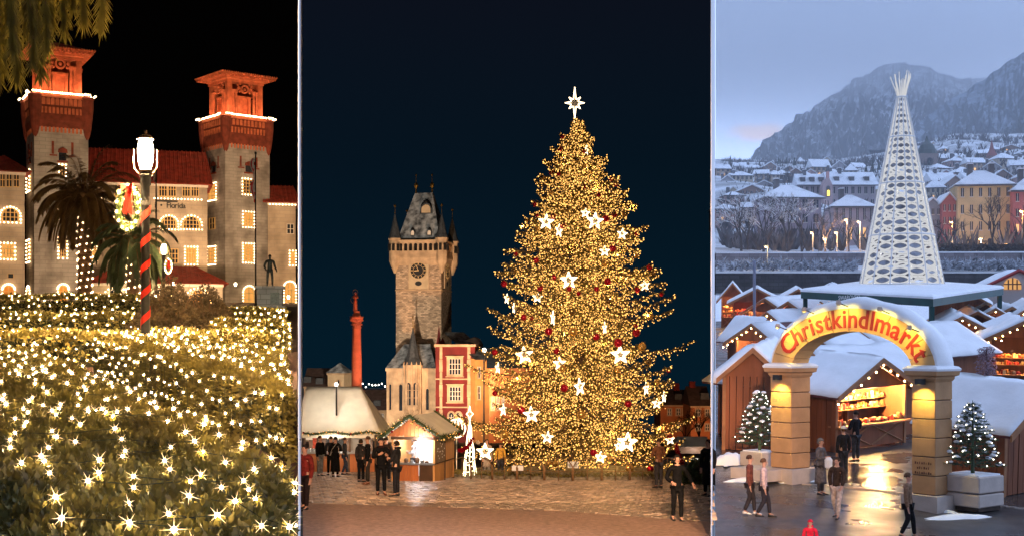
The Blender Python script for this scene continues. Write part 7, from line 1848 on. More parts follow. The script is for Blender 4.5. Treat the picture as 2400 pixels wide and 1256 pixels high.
# embankment wall, coping, bank with snowy scrub, warm lamps
M['bank_stone'] = masonry('bank_stone', (0.27, 0.235, 0.25), (0.17, 0.15, 0.16), 1.6, 0.6, var=0.2, bump=0.4, stain=0.4, stain_col=(0.07, 0.06, 0.06))
fbk = Frame(1677, 636, 226, -2); bk_ = fbk.empty('river_wall', 'long dark stone river wall with snowy coping', 'wall'); xb = fbk.x(2600)
zt = fbk.z(1850, 594); MB().box(0, xb, 0, 2.0, -4, zt).obj('wall', M['bank_stone'], bk_); MB().box(0, xb, -0.2, 2.1, zt+.002, zt+0.25).obj('coping', M['snow'], bk_)
for k in range(9): MB().box(xb*k/9, xb*k/9+1.2, -0.35, -0.002, -4, zt-0.1).obj('buttress', M['bank_stone'], bk_)
M['scrub'] = mat('frosted_scrub', (0.50, 0.53, 0.60), 0.9, 0.4, 0.8, col2=(0.05, 0.05, 0.055), cov=0.5)
hd = MB()
for _ in range(2600):
    px = rnd.choice((rnd.uniform(1678, 2010), rnd.uniform(2200, 2420))); d = rnd.uniform(198, 216); p = Vector((dirx(px)*d, d, (HY-632+ (rnd.random()**2)*14)*d/F+rnd.uniform(-.3, .6)))
    d_ = Vector((rnd.uniform(-1, 1), rnd.uniform(-1, 0), rnd.uniform(0, 1))).normalized(); w_ = d_.orthogonal().normalized()*0.28; hd.add([p-w_, p+w_, p+d_*rnd.uniform(.5, 1.4)], [(0, 1, 2)])
tag(hd.obj('bank_scrub', M['scrub']), 'snow covered scrub along the river bank', 'scrub', kind='stuff')
m = MB(); m.add([(dirx(1677)*192, 192, (HY-640)*192/F), (dirx(2700)*192, 192, (HY-640)*192/F), (dirx(2700)*226, 226, (HY-622)*226/F), (dirx(1677)*226, 226, (HY-622)*226/F)], [(0, 1, 2, 3)]); tag(m.obj('river_bank', M['snow_ground']), kind='structure')
m = MB(); m.add([(dirx(1677.5)*126, 126, gr(126)+0.06), (dirx(2700)*126, 126, gr(126)+0.06), (dirx(2700)*199, 199, gr(199)+0.06), (dirx(1677.5)*199, 199, gr(199)+0.06)], [(0, 1, 2, 3)]); tag(m.obj('snow_field', M['snow']), kind='structure')
hg_ = MB()
for _ in range(1600):
    px = rnd.uniform(2195, 2420); d = rnd.uniform(228, 231); p = Vector((dirx(px)*d, d, hz(px, 232)+rnd.uniform(-.5, 1.2))); d_ = Vector((rnd.uniform(-1, 1), rnd.uniform(-1, 1), rnd.uniform(0, 1))).normalized(); w_ = d_.orthogonal().normalized()*0.22; hg_.add([p-w_, p+w_, p+d_*rnd.uniform(.4, .8)], [(0, 1, 2)])
tag(hg_.obj('bank_hedge', M['bark_dark']), 'dark clipped hedge along the river promenade', 'hedge', kind='stuff')
for k, (px, row, c, pw) in enumerate(((1799, 577, (1.0, 0.72, 0.3), 300), (1985, 515, (1.0, 0.6, 0.28), 1500), (2016, 520, (1.0, 0.6, 0.28), 1500), (1962, 545, (1.0, 0.55, 0.25), 1400), (2396, 495, (1.0, 0.42, 0.08), 3000), (2232, 520, (1.0, 0.5, 0.15), 900), (1905, 545, (1.0, 0.55, 0.25), 900), (2200, 575, (1.0, 0.8, 0.25), 700), (2300, 560, (1.0, 0.6, 0.25), 1500), (2360, 572, (1.0, 0.5, 0.15), 1200), (1935, 560, (1.0, 0.6, 0.3), 900))):
    d = 240 if k else 205
    b = Vector((dirx(px)*d, d, hz(px, max(232, d)) if k else (HY-632)*d/F)); t = thing('street_lamp', ['lit street lamp standing on the near river bank', 'glowing lamp before the lit villa door', 'glowing lamp at the corner of the lit villa', 'lamp on the path to the lit villa', 'orange lamp before the rose red house', 'lamp by the red gabled house', 'lamp between grey villa and chapel', 'yellow lamp behind the crystal tree', 'lamp before the arches of the pale yellow house', 'lamp at the corner of the pale yellow house', 'lamp beneath the chapel front'][k], 'street lamp', b, 0, 'street lamps along the river'); h_ = (HY-row)*d/F-b.z
    MB().lathe([(0.12, 0), (0.07, h_)], 6).obj('pole', M['star_wire'], t); MB().cbox((-0.25, 0, h_), (0.7, 0.3, 0.16)).obj('head', M['eave_grey'], t); MB().ball((-0.3, -0.05, h_-0.14), 0.14, 7, 5).obj('bulb', M['street_glow'] if 'street_glow' in M else M.setdefault('street_glow', emit('street_glow', (1.0, 0.66, 0.28), 14.0)), t); point_light('lamp_light', (-0.3, -0.5, h_-0.35), c, pw, 0.2, t)

# ---------------------------------------------------------------- market stalls
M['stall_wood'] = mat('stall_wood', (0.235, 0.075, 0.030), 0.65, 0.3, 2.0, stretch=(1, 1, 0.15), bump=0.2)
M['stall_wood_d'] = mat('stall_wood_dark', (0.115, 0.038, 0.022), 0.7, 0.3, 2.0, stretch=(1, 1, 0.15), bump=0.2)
M['fascia'] = mat('fascia_wood', (0.34, 0.15, 0.065), 0.65, 0.25, 2.0)
M['roof_red'] = mat('dark_red_roof', (0.13, 0.035, 0.035), 0.6, 0.25, 1.0)
M['st_bulb'] = emit('stall_bulb', (1.0, 0.70, 0.30), 30.0)
GOODS = [mat('goods_a', (0.65, 0.22, 0.05), 0.5, 0.3, 20), mat('goods_b', (0.75, 0.55, 0.25), 0.5, 0.3, 20), mat('goods_c', (0.55, 0.05, 0.04), 0.5, 0.3, 20), mat('goods_d', (0.30, 0.16, 0.06), 0.5, 0.3, 20)]
def snow_slab(m, a, b, c, d, th, n=8, k=6, seed=1, lip=0.08):
    """bumpy snow lying on the quad a-b (eave) c-d (ridge)"""
    r_ = random.Random(seed); a, b, c, d = map(Vector, (a, b, c, d)); top = []; bot = []
    for j in range(k+1):
        for i in range(n+1):
            u, v = i/n, j/k; p = (a.lerp(b, u)).lerp(d.lerp(c, u), v); e = min(u, 1-u)*n/1.0; e2 = v*k
            h_ = th*(0.45+0.55*min(1, e, e2+0.35))*(1+0.8*(fbm(p.x*1.3+40, p.y*1.3+40, seed, 3)-0.5)*2)
            sl = Vector((0, 0, 0))
            if j == 0: sl = (a-d).normalized()*lip*r_.uniform(0.1, 1.0)
            top.append(p+Vector((0, 0, h_))+sl); bot.append(p+Vector((0, 0, 0.01))+sl*0.6)
    N = (n+1)*(k+1); v = top+bot; f = []
    W_ = n+1
    for j in range(k):
        for i in range(n): f.append((j*W_+i, j*W_+i+1, (j+1)*W_+i+1, (j+1)*W_+i))
    for i in range(n): f.append((i+1, i, N+i, N+i+1)); f.append((k*W_+i, k*W_+i+1, N+k*W_+i+1, N+k*W_+i))
    for j in range(k): f.append((j*W_, (j+1)*W_, N+(j+1)*W_, N+j*W_)); f.append(((j+1)*W_+n, j*W_+n, N+j*W_+n, N+(j+1)*W_+n))
    m.add(v, f)
def market_stall(px, d, th, w, L_, he, hr, label, front='open', light=60, side='closed', bare=None, goods=True, seed=1, zoff=0.0, over=0.45, plank=False, string=True, th_snow=0.16, col=(1.0, 0.55, 0.20)):
    """px,d: foot of the left corner of the gable front; th: turn; w gable width, L_ length back"""
    o = PG(px, d, gr)+Vector((0, 0, zoff)); t = thing('market_stall', label, 'market stall', o, radians(th), 'wooden market stalls'); r_ = random.Random(seed)
    t.rotation_euler = (Matrix.Rotation(math.atan(0.0757), 3, 'X') @ Matrix.Rotation(radians(th), 3, 'Z')).to_euler()   # stands square to the sloping street
    hm = w/2
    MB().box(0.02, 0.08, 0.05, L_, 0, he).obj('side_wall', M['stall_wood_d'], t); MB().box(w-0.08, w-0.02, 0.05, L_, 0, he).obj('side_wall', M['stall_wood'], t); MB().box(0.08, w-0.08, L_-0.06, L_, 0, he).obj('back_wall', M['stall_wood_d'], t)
    for x in (0.0, w-0.12): MB().box(x, x+0.12, 0, 0.12, 0, he).obj('post', M['fascia'], t)
    if plank:
        n_ = int(L_/0.22)
        for k in range(n_):
            for sx_, T in ((0, lambda p: (0.02-p[1], p[0], p[2])), (1, lambda p: (w-0.02+p[1], p[0], p[2]))):
                q = MB().box(L_*k/n_+0.012, L_*(k+1)/n_-0.012, 0.0, 0.03+r_.uniform(0, .015), 0.02, he-0.05); q.v = [T(p) for p in q.v]; q.obj('plank', M['stall_wood'], t)
    gz = [(0.05, he), (w-0.05, he), (hm, hr-0.06)]
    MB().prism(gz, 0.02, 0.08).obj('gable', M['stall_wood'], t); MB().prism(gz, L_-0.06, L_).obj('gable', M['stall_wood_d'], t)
    if front == 'closed':
        n_ = max(3, int(w/0.25))
        for k in range(n_): MB().box(w*k/n_+0.012, w*(k+1)/n_-0.012, 0.03+r_.uniform(0, .015), 0.09, 0.02, he).obj('plank', M['stall_wood'], t)
    else:
        ch = 0.95
        MB().box(0.12, w-0.12, 0.04, 0.10, 0.05, ch-0.06).obj('counter_front', M['stall_wood'], t); MB().box(-0.02, w+0.02, -0.30, 0.35, ch-0.06, ch).obj('counter', M['fascia'], t)
        for s in (0, 1):
            xa, xb = 0.15+s*(w-0.3)/2, 0.15+(s+1)*(w-0.3)/2-0.05
            MB().tube([(xa, 0.02, 0.1), (xb, 0.02, ch-0.1)], 0.035, 4).obj('cross_brace', M['fascia'], t); MB().tube([(xb, 0.02, 0.1), (xa, 0.02, ch-0.1)], 0.035, 4).obj('cross_brace', M['fascia'], t)
        if goods:
            for z in (ch, ch+0.42, ch+0.78):
                y0 = 0.0 if z == ch else 0.9
                if z > ch: MB().box(0.1, w-0.1, y0-0.02, y0+0.28, z-0.03, z).obj('shelf', M['fascia'], t)
                for gi in range(4):
                    m = MB()
                    for k in range(int(w*3.2)):
                        x = r_.uniform(0.15, w-0.15); hh = r_.uniform(0.08, 0.26)
                        if r_.random() < 0.5: m.cbox((x, y0+r_.uniform(0.0, 0.2), z+hh/2), (r_.uniform(.06, .16), .1, hh), r_.uniform(0, 1))
                        else: m.ball((x, y0+r_.uniform(0, .2), z+hh*0.4), hh*0.4, 7, 5)
                    m.obj('goods', GOODS[gi], t, kind='stuff')
        point_light('stall_light', (w*0.35, 0.35, he-0.12), col, light*1.9, 0.10, t); point_light('stall_light', (w*0.75, 0.55, he-0.12), col, light*1.9, 0.10, t)
    # roof boards, fascia, snow
    sn = MB()
    for s, xo in ((0, -over), (1, w+over)):
        eo = he-(hr-he)*over/hm
        v = [(xo, -over, eo), (hm, -over, hr), (hm, L_+over, hr), (xo, L_+over, eo)]
        m = MB(); m.add([(a, b, c) for a, b, c in v]+[(a, b, c+0.07) for a, b, c in v], [(0,1,2,3), (7,6,5,4), (0,4,5,1), (1,5,6,2), (2,6,7,3), (3,7,4,0)] if s == 0 else [(3,2,1,0), (4,5,6,7), (1,5,4,0), (2,6,5,1), (3,7,6,2), (0,4,7,3)])
        rf = m.obj('roof_slope', M['roof_red'], t)
        d0 = Vector((xo, -over-0.02, eo)); d1 = Vector((hm, -over-0.02, hr)); q = MB(); q.add([(p[0], p[1]-0.04, p[2]+dz) for p in (d0, d1) for dz in (-0.10, 0.10)]+[(p[0], p[1]+0.02, p[2]+dz) for p in (d0, d1) for dz in (-0.10, 0.10)], [(0,2,3,1), (4,5,7,6), (0,1,5,4), (2,6,7,3), (1,3,7,5), (0,4,6,2)]); q.obj('barge_board', M['fascia'], t)
        up = Vector((0, 0, 0.075))
        u0 = (bare[2], bare[3]) if (bare and bare[0] == s) else None
        A, B, C_, D = [Vector(p)+up for p in (v[0], v[3], v[2], v[1])]
        m = MB()
        if u0:   # the snow has slid off between u0
            for (f0, f1) in ((0, bare[2]), (bare[3], 1)):
                if f1-f0 > 0.03: snow_slab(m, A.lerp(B, f0), A.lerp(B, f1), D.lerp(C_, f1), D.lerp(C_, f0), th_snow, max(2, int(8*(f1-f0))), 6, seed+s)
        else: snow_slab(m, A, B, C_, D, th_snow, 18, 10, seed+s)
        m.obj('roof_snow', M['snow'], rf, smooth=True)
    if string:
        m = MB(); eo = he-(hr-he)*over/hm
        for k in range(13):
            f = k/12; x = -over+(w+2*over)*f; z = hr-abs(x-hm)*(hr-he)/hm-0.16
            m.ball((x, -over-0.02, z-0.03*(k % 2)), 0.035, 6, 4)
        m.obj('bulb_string', M['st_bulb'], t, kind='stuff')
    return t
G1, G2 = 36, -54
def spx(px, row): d = 22800/(row-573.0); return px, d
# named by what can be seen on or beside each
market_stall(1958, 46.8, G1, 4.1, 6.0, 2.25, 3.3, 'lit toy stall with fairy lights seen through the arch', light=430, seed=2, plank=True)
market_stall(1692, 47.5, -20, 2.25, 5.0, 2.75, 3.75, 'closed plank hut behind the fir with the snowy planter', 'closed', plank=True, over=0.2, seed=3, string=False)
market_stall(2352, 38.5, G1, 3.4, 2.6, 2.15, 3.2, 'closed brown hut with long snowy roof behind the fir planter by the inscribed pillar', 'closed', plank=True, seed=4, string=False)
market_stall(1935, 62, G2, 4.2, 6.9, 2.5, 3.6, 'unlit stall with broad snowy roof right behind the toy stall', 'closed', seed=5, string=False)
market_stall(1838, 60, G2, 3.8, 6.4, 2.5, 3.5, 'stall with plain snowy gable between plank hut and toy stall', 'closed', seed=6, string=False)
market_stall(2180, 70, -14, 3.1, 6.0, 2.85, 3.65, 'orange lit stall with stacked shelves under the left of two joined gables', light=170, seed=7)
market_stall(2316, 66, -14, 3.2, 6.0, 2.85, 3.65, 'orange lit stall with stacked shelves under the right of two joined gables', light=170, seed=8)
market_stall(2262, 82, -14, 3.4, 5.8, 2.5, 3.5, 'stall with red roof patch where snow slid off, behind the joined gables', light=90, bare=(0, 0, 0.25, 0.75), seed=9)
market_stall(2356, 84, -14, 3.4, 5.8, 2.6, 3.7, 'stall with snowy gable touching the green canopy corner', light=90, seed=10)
market_stall(1722, 70, G2, 3.2, 6.0, 2.4, 3.3, 'fairy lit stall with dark red roof patch and glass shelves', light=170, bare=(1, 0, 0.3, 0.72), seed=11)
market_stall(1752, 72, G1, 2.0, 1.6, 2.4, 3.3, 'fairy lit stall by the partition wall with sloping eave lights', light=120, seed=12)
market_stall(1798, 90, G2+10, 3.8, 6.4, 2.5, 3.6, 'stall with pale gable below the thin blue mast', light=60, seed=13, string=False)
market_stall(1880, 92, G2+10, 3.4, 6.4, 2.5, 3.5, 'small snowy stall left of the green canopy', light=60, seed=14, string=False)
market_stall(1716, 112, -10, 4.2, 4.0, 2.6, 3.7, 'far stall with glowing red garland beside the partition wall', light=160, seed=15, col=(1.0, 0.28, 0.08), string=False)
market_stall(1812, 108, -10, 4.0, 4.0, 2.6, 3.8, 'far stall with glowing golden gable below the river wall', light=260, seed=16, string=False)
market_stall(1690, 118, -10, 2.0, 4.0, 2.8, 4.0, 'far stall with lit shop front at the partition wall', light=200, seed=17, string=False)
market_stall(1880, 116, -20, 4.6, 4.6, 2.6, 3.9, 'far stall with wide white roof left of the crystal tree', 'closed', seed=18, string=False)
market_stall(1965, 104, -20, 4.2, 4.6, 2.6, 3.7, 'far stall with white roof behind the canopy', 'closed', seed=19, string=False)
market_stall(2180, 112, -20, 4.6, 4.6, 2.6, 3.9, 'far stall with white roof right of the crystal tree', 'closed', seed=20, string=False)
market_stall(2085, 66, -30, 3.4, 3.6, 2.2, 3.1, 'stall with glowing red lights below the canopy edge', light=120, seed=21, col=(1.0, 0.25, 0.06))
for k, (px, d, th, w, L_, wrd) in enumerate(((1760, 80, G2, 3.4, 6.0, 'stall with smooth snowy roof behind the red roof patch'), (1850, 76, G2, 3.4, 6.0, 'stall with smooth snowy roof before the green canopy'), (1752, 100, G2+10, 3.6, 6.0, 'far stall with smooth snowy roof beside the thin mast'), (1935, 78, G2, 3.2, 5.0, 'stall with snowy roof half hidden by the arch crown'), (2215, 80, -14, 3.6, 5.0, 'stall with long snowy roof in the row behind the joined gables'), (2300, 86, -14, 3.6, 5.0, 'stall with snowy roof before the pale hall'), (1845, 51.5, G2, 3.0, 5.0, 'low closed stall with snowy roof behind the plain pillar'))):
    market_stall(px, d, th, w, L_, 2.4, 3.4, wrd, 'closed' if k in (1, 3, 6) else 'open', 200, seed=40+k, string=k == 0)
# hall with round-arched window at the right edge
fmk = Frame(2310, 690, 118, -6); mk = fmk.empty('market_hall', 'pale hall with red gable trim and glowing round window', 'hall'); xh = fmk.x(2470)
Zm = lambda r_: fmk.z(2375, r_); apx = fmk.x(2388)
MB().prism([(0, -1.0), (xh, -1.0), (xh, Zm(675)), (apx, Zm(636)), (0, Zm(672))], 0, 8).obj('front', paint((0.60, 0.52, 0.50)), mk)
for (xa, za, xb_, zb) in ((-0.4, Zm(676), apx, Zm(634)), (apx, Zm(634), xh+0.4, Zm(676))):
    MB().tube([(xa, -0.15, za), (xb_, -0.15, zb)], 0.16, 4).obj('verge', paint((0.35, 0.05, 0.05)), mk)
m = MB(); snow_slab(m, (-0.3, -0.1, Zm(675)), (-0.3, 8, Zm(675)), (apx, 8, Zm(634)), (apx, -0.1, Zm(634)), 0.25, 4, 4, 1); snow_slab(m, (xh, 8, Zm(675)), (xh, -0.1, Zm(675)), (apx, -0.1, Zm(634)), (apx, 8, Zm(634)), 0.25, 4, 4, 2); m.obj('roof_snow', M['snow'], mk, smooth=True, kind='stuff')
w = MB().prism(arch_pts(fmk.x(2352), fmk.x(2393), Zm(678), Zm(651), 10), -0.1, 0.0).obj('round_window', emit('hall_window', (1.0, 0.50, 0.16), 0.75, False), mk)
for k in range(1, 4): x = fmk.x(2352)+(fmk.x(2393)-fmk.x(2352))*k/4; MB().box(x-0.05, x+0.05, -0.18, -0.11, Zm(678), Zm(651)-abs(k-2)*0.18).obj('bar', M['stall_wood_d'], w)
MB().box(fmk.x(2352), fmk.x(2393), -0.17, -0.112, Zm(666)-.05, Zm(666)+.05).obj('bar', M['stall_wood_d'], w)

# ---------------------------------------------------------------- green canopy with the crystal tree on top
M['green_fascia'] = mat('green_fascia', (0.010, 0.060, 0.060), 0.5, 0.2, 1)
cp = [P(1877, 683, 92), P(2187, 700, 84), P(2352, 676, 93), P(2090, 655, 110)]
zt = sum(p.z for p in cp[:3])/3
base = Vector((cp[1].x, cp[1].y, gr(cp[1].y))); can = thing('canopy', 'wide snowy flat canopy with dark green fascia carrying the crystal tree', 'canopy', base)
lc = [(p.x-base.x, p.y-base.y) for p in cp]; zt2 = [p.z-base.z for p in cp]; zf = sum(zt2[:3])/3
# flat roof: use one height
SL = 0.0757
def flat(px, row):       # the roof falls with the street
    d = (base.z+zf-SL*base.y)/((HY-row)/F-SL); return ((px-CX)*d/F-base.x, d-base.y)
lc = [flat(1877, 683), flat(2187, 700), flat(2352, 676), flat(2075, 657)]
tilt = lambda m: (setattr(m, 'v', [(p[0], p[1], p[2]+SL*p[1]) for p in m.v]), m)[1]
tilt(MB().slab(lc, zf-0.42, zf)).obj('fascia', M['green_fascia'], can)
cxm = sum(p[0] for p in lc)/4; cym = sum(p[1] for p in lc)/4
m = MB(); n = 4
rg = lambda k, z: [(cxm+(p[0]-cxm)*k, cym+(p[1]-cym)*k, z) for p in lc]
m.loft([rg(1.004, zf+0.003), rg(1.004, zf+0.12), rg(0.97, zf+0.22), rg(0.3, zf+0.24)]); tilt(m).obj('snow', M['snow'], can, smooth=False)
for (p) in ((lc[0]), (lc[1]), (lc[2]), (lc[3])):
    x, y = cxm+(p[0]-cxm)*0.96, cym+(p[1]-cym)*0.96; MB().box(x-0.12, x+0.12, y-0.12, y+0.12, gr(base.y+y)-base.z, zf-0.43+SL*y).obj('post', M['green_fascia'], can)
a, b = Vector((*lc[0], 0)), Vector((*lc[1], 0)); dv = (b-a).normalized(); me = text_mesh('SWAROVSKI', 0.36, 0.004); me.materials.append(M['white_paint'])
tt = (2013-1877)/(2187-1877)*1.12; pp = a.lerp(b, tt*0.42+0.0); nrm = Vector((dv.y, -dv.x, 0)); pp = a.lerp(b, 0.40)+nrm*0.012
link('lettering', me, can, (pp.x, pp.y, zf-0.30+SL*pp.y), (radians(90), 0, atan2(dv.y, dv.x)))
# red garland under the canopy
garland('garland', 'glowing red and green garland under the green canopy edge', [P(1905+20*k, 724-2.5*k+3*sin(k*2), 90-0.5*k) for k in range(14)], r=0.4, seed=30, group='market garlands')
point_light('canopy_light', (cxm, cym-3, zf-1.0), (1.0, 0.35, 0.12), 260, 0.2, can)
# crystal tree
cd_ = flat(2113, 672); cb2 = Vector((cd_[0]+base.x, cd_[1]+base.y, base.z+zf+0.1+SL*cd_[1])); dk = cb2.y
cry = thing('crystal_tree', 'tall cone of glowing white crystal panels with a spray of rods on top', 'light sculpture', cb2)
kk = dk/F; Hc = 440*kk; R0, R1 = 95*kk, 11*kk
M['crystal'] = emit('crystal_panel', (0.96, 0.97, 1.0), 0.66)
M['crystal_d'] = mat('crystal_lens', (0.22, 0.24, 0.30), 0.12, 0.5, 1.5, spec=0.8)
M['rib_metal'] = mat('rib_metal', (0.80, 0.80, 0.82), 0.4, 0.05, 3)
NF = 14; NR = 27
def cone_r(f): return R0+(R1-R0)*f
back_p = MB()
zlev = [0.0]
for k in range(NR): zlev.append(zlev[-1]+(1-0.014*k))
zlev = [z/zlev[-1] for z in zlev]
for i in range(NF):
    a0 = 2*pi*(i+0.25)/NF; a1 = 2*pi*(i+1.25)/NF
    MB().tube([(cone_r(0)*1.012*cos(a0), cone_r(0)*1.012*sin(a0), 0), (cone_r(1)*1.02*cos(a0), cone_r(1)*1.02*sin(a0), Hc)], 0.045, 5).obj('rib', M['rib_metal'], cry)
    for j in range(NR):
        f0, f1 = zlev[j], zlev[j+1]
        q = lambda u, v: Vector((cone_r(f0+(f1-f0)*v)*cos(a0)*(1-u)+cone_r(f0+(f1-f0)*v)*cos(a1)*u, cone_r(f0+(f1-f0)*v)*sin(a0)*(1-u)+cone_r(f0+(f1-f0)*v)*sin(a1)*u, Hc*(f0+(f1-f0)*v)))
        m = MB(); n = 12; ou, inn = [], []
        for k in range(n):
            t_ = 2*pi*k/n; c_, s_ = cos(t_), sin(t_); mx_ = max(abs(c_), abs(s_))
            ou.append(q(0.5+0.49*c_/mx_, 0.5+0.49*s_/mx_)); inn.append(q(0.5+0.43*c_, 0.5+0.35*s_*(1-0.25*abs(c_))))
        dpth = Vector((cos((a0+a1)/2), sin((a0+a1)/2), 0))*-0.10
        m.v = [tuple(p) for p in ou+inn]+[tuple(p+dpth) for p in inn]; m.f = [(k, (k+1) % n, n+(k+1) % n, n+k) for k in range(n)]+[(n+k, n+(k+1) % n, 2*n+(k+1) % n, 2*n+k) for k in range(n)]
        front = sin((a0+a1)/2) < 0.35
        if sin((a0+a1)/2) > 0.30: back_p.add(m.v, m.f); continue
        pn = m.obj('panel', M['crystal'], cry)
        if rnd.random() < 0.78 and front:
            lm = MB(); ce = q(0.5, 0.5)+dpth*rnd.uniform(0.6, 1.0); lm.v = [tuple(p+dpth) for p in inn]+[tuple(ce)]; lm.f = [(k, (k+1) % n, n) for k in range(n)]; lm.obj('lens', M['crystal_d'], pn)
back_p.obj('panels', M['crystal'], cry, kind='stuff')
for f in (0.0, zlev[6], zlev[13], zlev[20], 1.0):
    MB().tube([(cone_r(f)*1.03*cos(2*pi*(k+0.25)/NF), cone_r(f)*1.03*sin(2*pi*(k+0.25)/NF), Hc*f) for k in range(NF+1)], 0.05, 5).obj('ring', M['rib_metal'], cry)
for k in range(26):
    a = k*2.4; sp = rnd.uniform(0.15, 0.9); MB().tube([(R1*0.6*cos(a), R1*0.6*sin(a), Hc-0.3), (R1*(0.8+0.5*sp)*cos(a), R1*(0.8+0.5*sp)*sin(a), Hc+0.5), (R1*(0.9+1.6*sp)*cos(a), R1*(0.9+1.6*sp)*sin(a), Hc+rnd.uniform(34, 60)*kk)], 0.024, 4).obj('rod', M['crystal'], cry)
point_light('crystal_light', (0, 0, Hc*0.12), (1.0, 0.95, 0.85), 220, 0.3, cry); point_light('crystal_light', (0, 0, Hc*0.5), (1.0, 0.95, 0.85), 160, 0.3, cry); point_light('crystal_light', (0, 0, Hc+0.1), (1.0, 0.75, 0.5), 30, 0.1, cry)

# ---------------------------------------------------------------- the lettered arch
M['arch_stone'] = mat('tan_arch_block', (0.47, 0.26, 0.125), 0.85, 0.14, 1.6, bump=0.35, bscale=6)
M['arch_face'] = mat('tan_arch_face', (0.56, 0.34, 0.14), 0.8, 0.12, 1.6, bump=0.15, bscale=6)
M['concrete'] = mat('pale_concrete', (0.50, 0.42, 0.37), 0.85, 0.12, 2.5, bump=0.2, bscale=12)
M['red_letter'] = mat('red_letter', (0.30, 0.018, 0.012), 0.6, 0.15, 4)
fa = Frame(1855, 1132, 40.8, -54)
ar_ = fa.empty('market_arch', 'stone block gateway arch with red lettering and snow on top', 'arch')
s_p = abs(fa.x(1806)); Za = lambda px, r_: fa.z(px, r_)
xL0, xL1 = fa.x(1806), 0.0; xR0, xR1 = fa.x(2137), fa.x(2192)
gpil = lambda x: gr(fa.o.y + x*sin(fa.th)) - fa.o.z
zcap = Za(1855, 862)
for nm, (xa, xb_) in (('l', (xL0, xL1)), ('r', (xR0, xR1))):
    g0 = gpil((xa+xb_)/2); pl = 0.42; sd_ = xb_-xa
    MB().box(xa-0.22, xb_+0.22, -0.22, sd_+0.22, g0-0.1, g0+pl).obj('plinth', M['concrete'], ar_)
    nb = 6; hb = (zcap-0.30-(g0+pl))/nb
    for k in range(nb):
        e = rnd.uniform(0, 0.008)
        q = MB().box(xa-e, xb_+e, -e, sd_+e, g0+pl+hb*k+0.018, g0+pl+hb*(k+1)-0.002); b_ = q.obj('block', M['arch_stone'], ar_)
        md = b_.modifiers.new('b', 'BEVEL'); md.width = 0.018; md.segments = 1
        if k < nb-1 or 1: MB().box(xa+0.03, xb_-0.03, 0.03, sd_-0.03, g0+pl+hb*k-0.002, g0+pl+hb*k+0.018).obj('joint', M['bark_dark'], ar_)
        if nm == 'r' and k == 1:
            for ln, cnt in enumerate((8, 6, 8)):      # worn inscription, no longer legible
                for q in range(cnt):
                    x_ = (xa+xb_)/2+(q-(cnt-1)/2)*0.075; z_ = g0+pl+hb*(k+1)-0.17-0.14*ln
                    MB().box(x_-0.024, x_+0.020-0.012*(q % 3), -0.014, -0.004, z_-0.04, z_+0.03-0.015*((q+ln) % 2)).obj('inscription', M['stall_wood_d'], b_)
    MB().loft([[(xa-d_, -d_, z), (xb_+d_, -d_, z), (xb_+d_, sd_+d_, z), (xa-d_, sd_+d_, z)] for d_, z in ((0.0, zcap-0.30), (0.05, zcap-0.22), (0.05, zcap-0.16), (0.14, zcap-0.12), (0.16, zcap))]).obj('capital', M['arch_stone'], ar_)
    MB().loft([[(xa-d_, -d_, z), (xb_+d_, -d_, z), (xb_+d_, sd_+d_, z), (xa-d_, sd_+d_, z)] for d_, z in ((0.17, zcap+0.002), (0.19, zcap+0.06), (0.13, zcap+0.13), (-0.05, zcap+0.17))]).obj('snow', M['snow'], ar_, smooth=False)
    # lamp under the capital
    lx = (xa+xb_)/2; MB().cbox((lx+0.05, -0.22, zcap-0.30), (0.26, 0.16, 0.16)).obj('lamp_housing', M['black_metal'], ar_)
    spot_light('arch_lamp', (lx+0.05, -0.34, zcap-0.38), (lx+0.05, 0.0, zcap-1.3), (1.0, 0.76, 0.15), 190, 110, 0.8, 0.05, ar_)
# voussoirs
cxA = (xL0+xR1)/2; aO = (xR1-xL0)/2; aI = (xR0-xL1)/2
bO = Za(1985, 722)-zcap; bI = Za(1975, 776)-zcap
zb0 = zcap+0.0; dA0, dA1 = 0.06, s_p-0.06
NV = 12
el = lambda a, b, t_: (cxA-a*cos(t_), zb0+b*sin(t_))
for k in range(NV):
    t0, t1 = pi*k/NV+0.006, pi*(k+1)/NV-0.006; n = 4
    pts_o = [el(aO, bO, t0+(t1-t0)*i/n) for i in range(n+1)]; pts_i = [el(aI, bI, t0+(t1-t0)*i/n) for i in range(n+1)]
    MB().prism((pts_i+pts_o[::-1]), dA0, dA1).obj('voussoir', M['arch_face'], ar_)
    if k: 
        a, b = el(aO-0.02, bO-0.02, pi*k/NV), el(aI+0.02, bI+0.02, pi*k/NV)
m = MB(); N = 30; r0, r1, r2 = [], [], []
for i in range(N+1):
    t_ = pi*(0.015+0.97*i/N); thk = 0.06+0.22*sin(t_)**0.6*(1+0.15*sin(i*1.3))
    o0 = el(aO+0.004, bO+0.004, t_); o1 = el(aO+thk*0.55, bO+thk, t_)
    r0.append([(o0[0], dA0-0.05, o0[1]), (o1[0], dA0+0.02, o1[1]-0.03), (el(aO+thk*.7, bO+thk*1.2, t_)[0], (dA0+dA1)/2, el(aO+thk*.7, bO+thk*1.2, t_)[1]), (o1[0], dA1-0.02, o1[1]-0.03), (o0[0], dA1+0.05, o0[1])])
m.loft(r0[::-1]); m.obj('snow', M['snow'], ar_, smooth=True)
word = 'Christkindlmarkt'; am, bm2 = (aO+aI)/2, (bO+bI)/2
wd = {'C': 1.1, 'm': 1.35, 'i': .55, 'l': .55, 't': .7, 'r': .78, 's': .85, 'k': .95}; tot_ = sum(wd.get(c, 0.95) for c in word)
T0, T1 = pi*0.115, pi*0.93
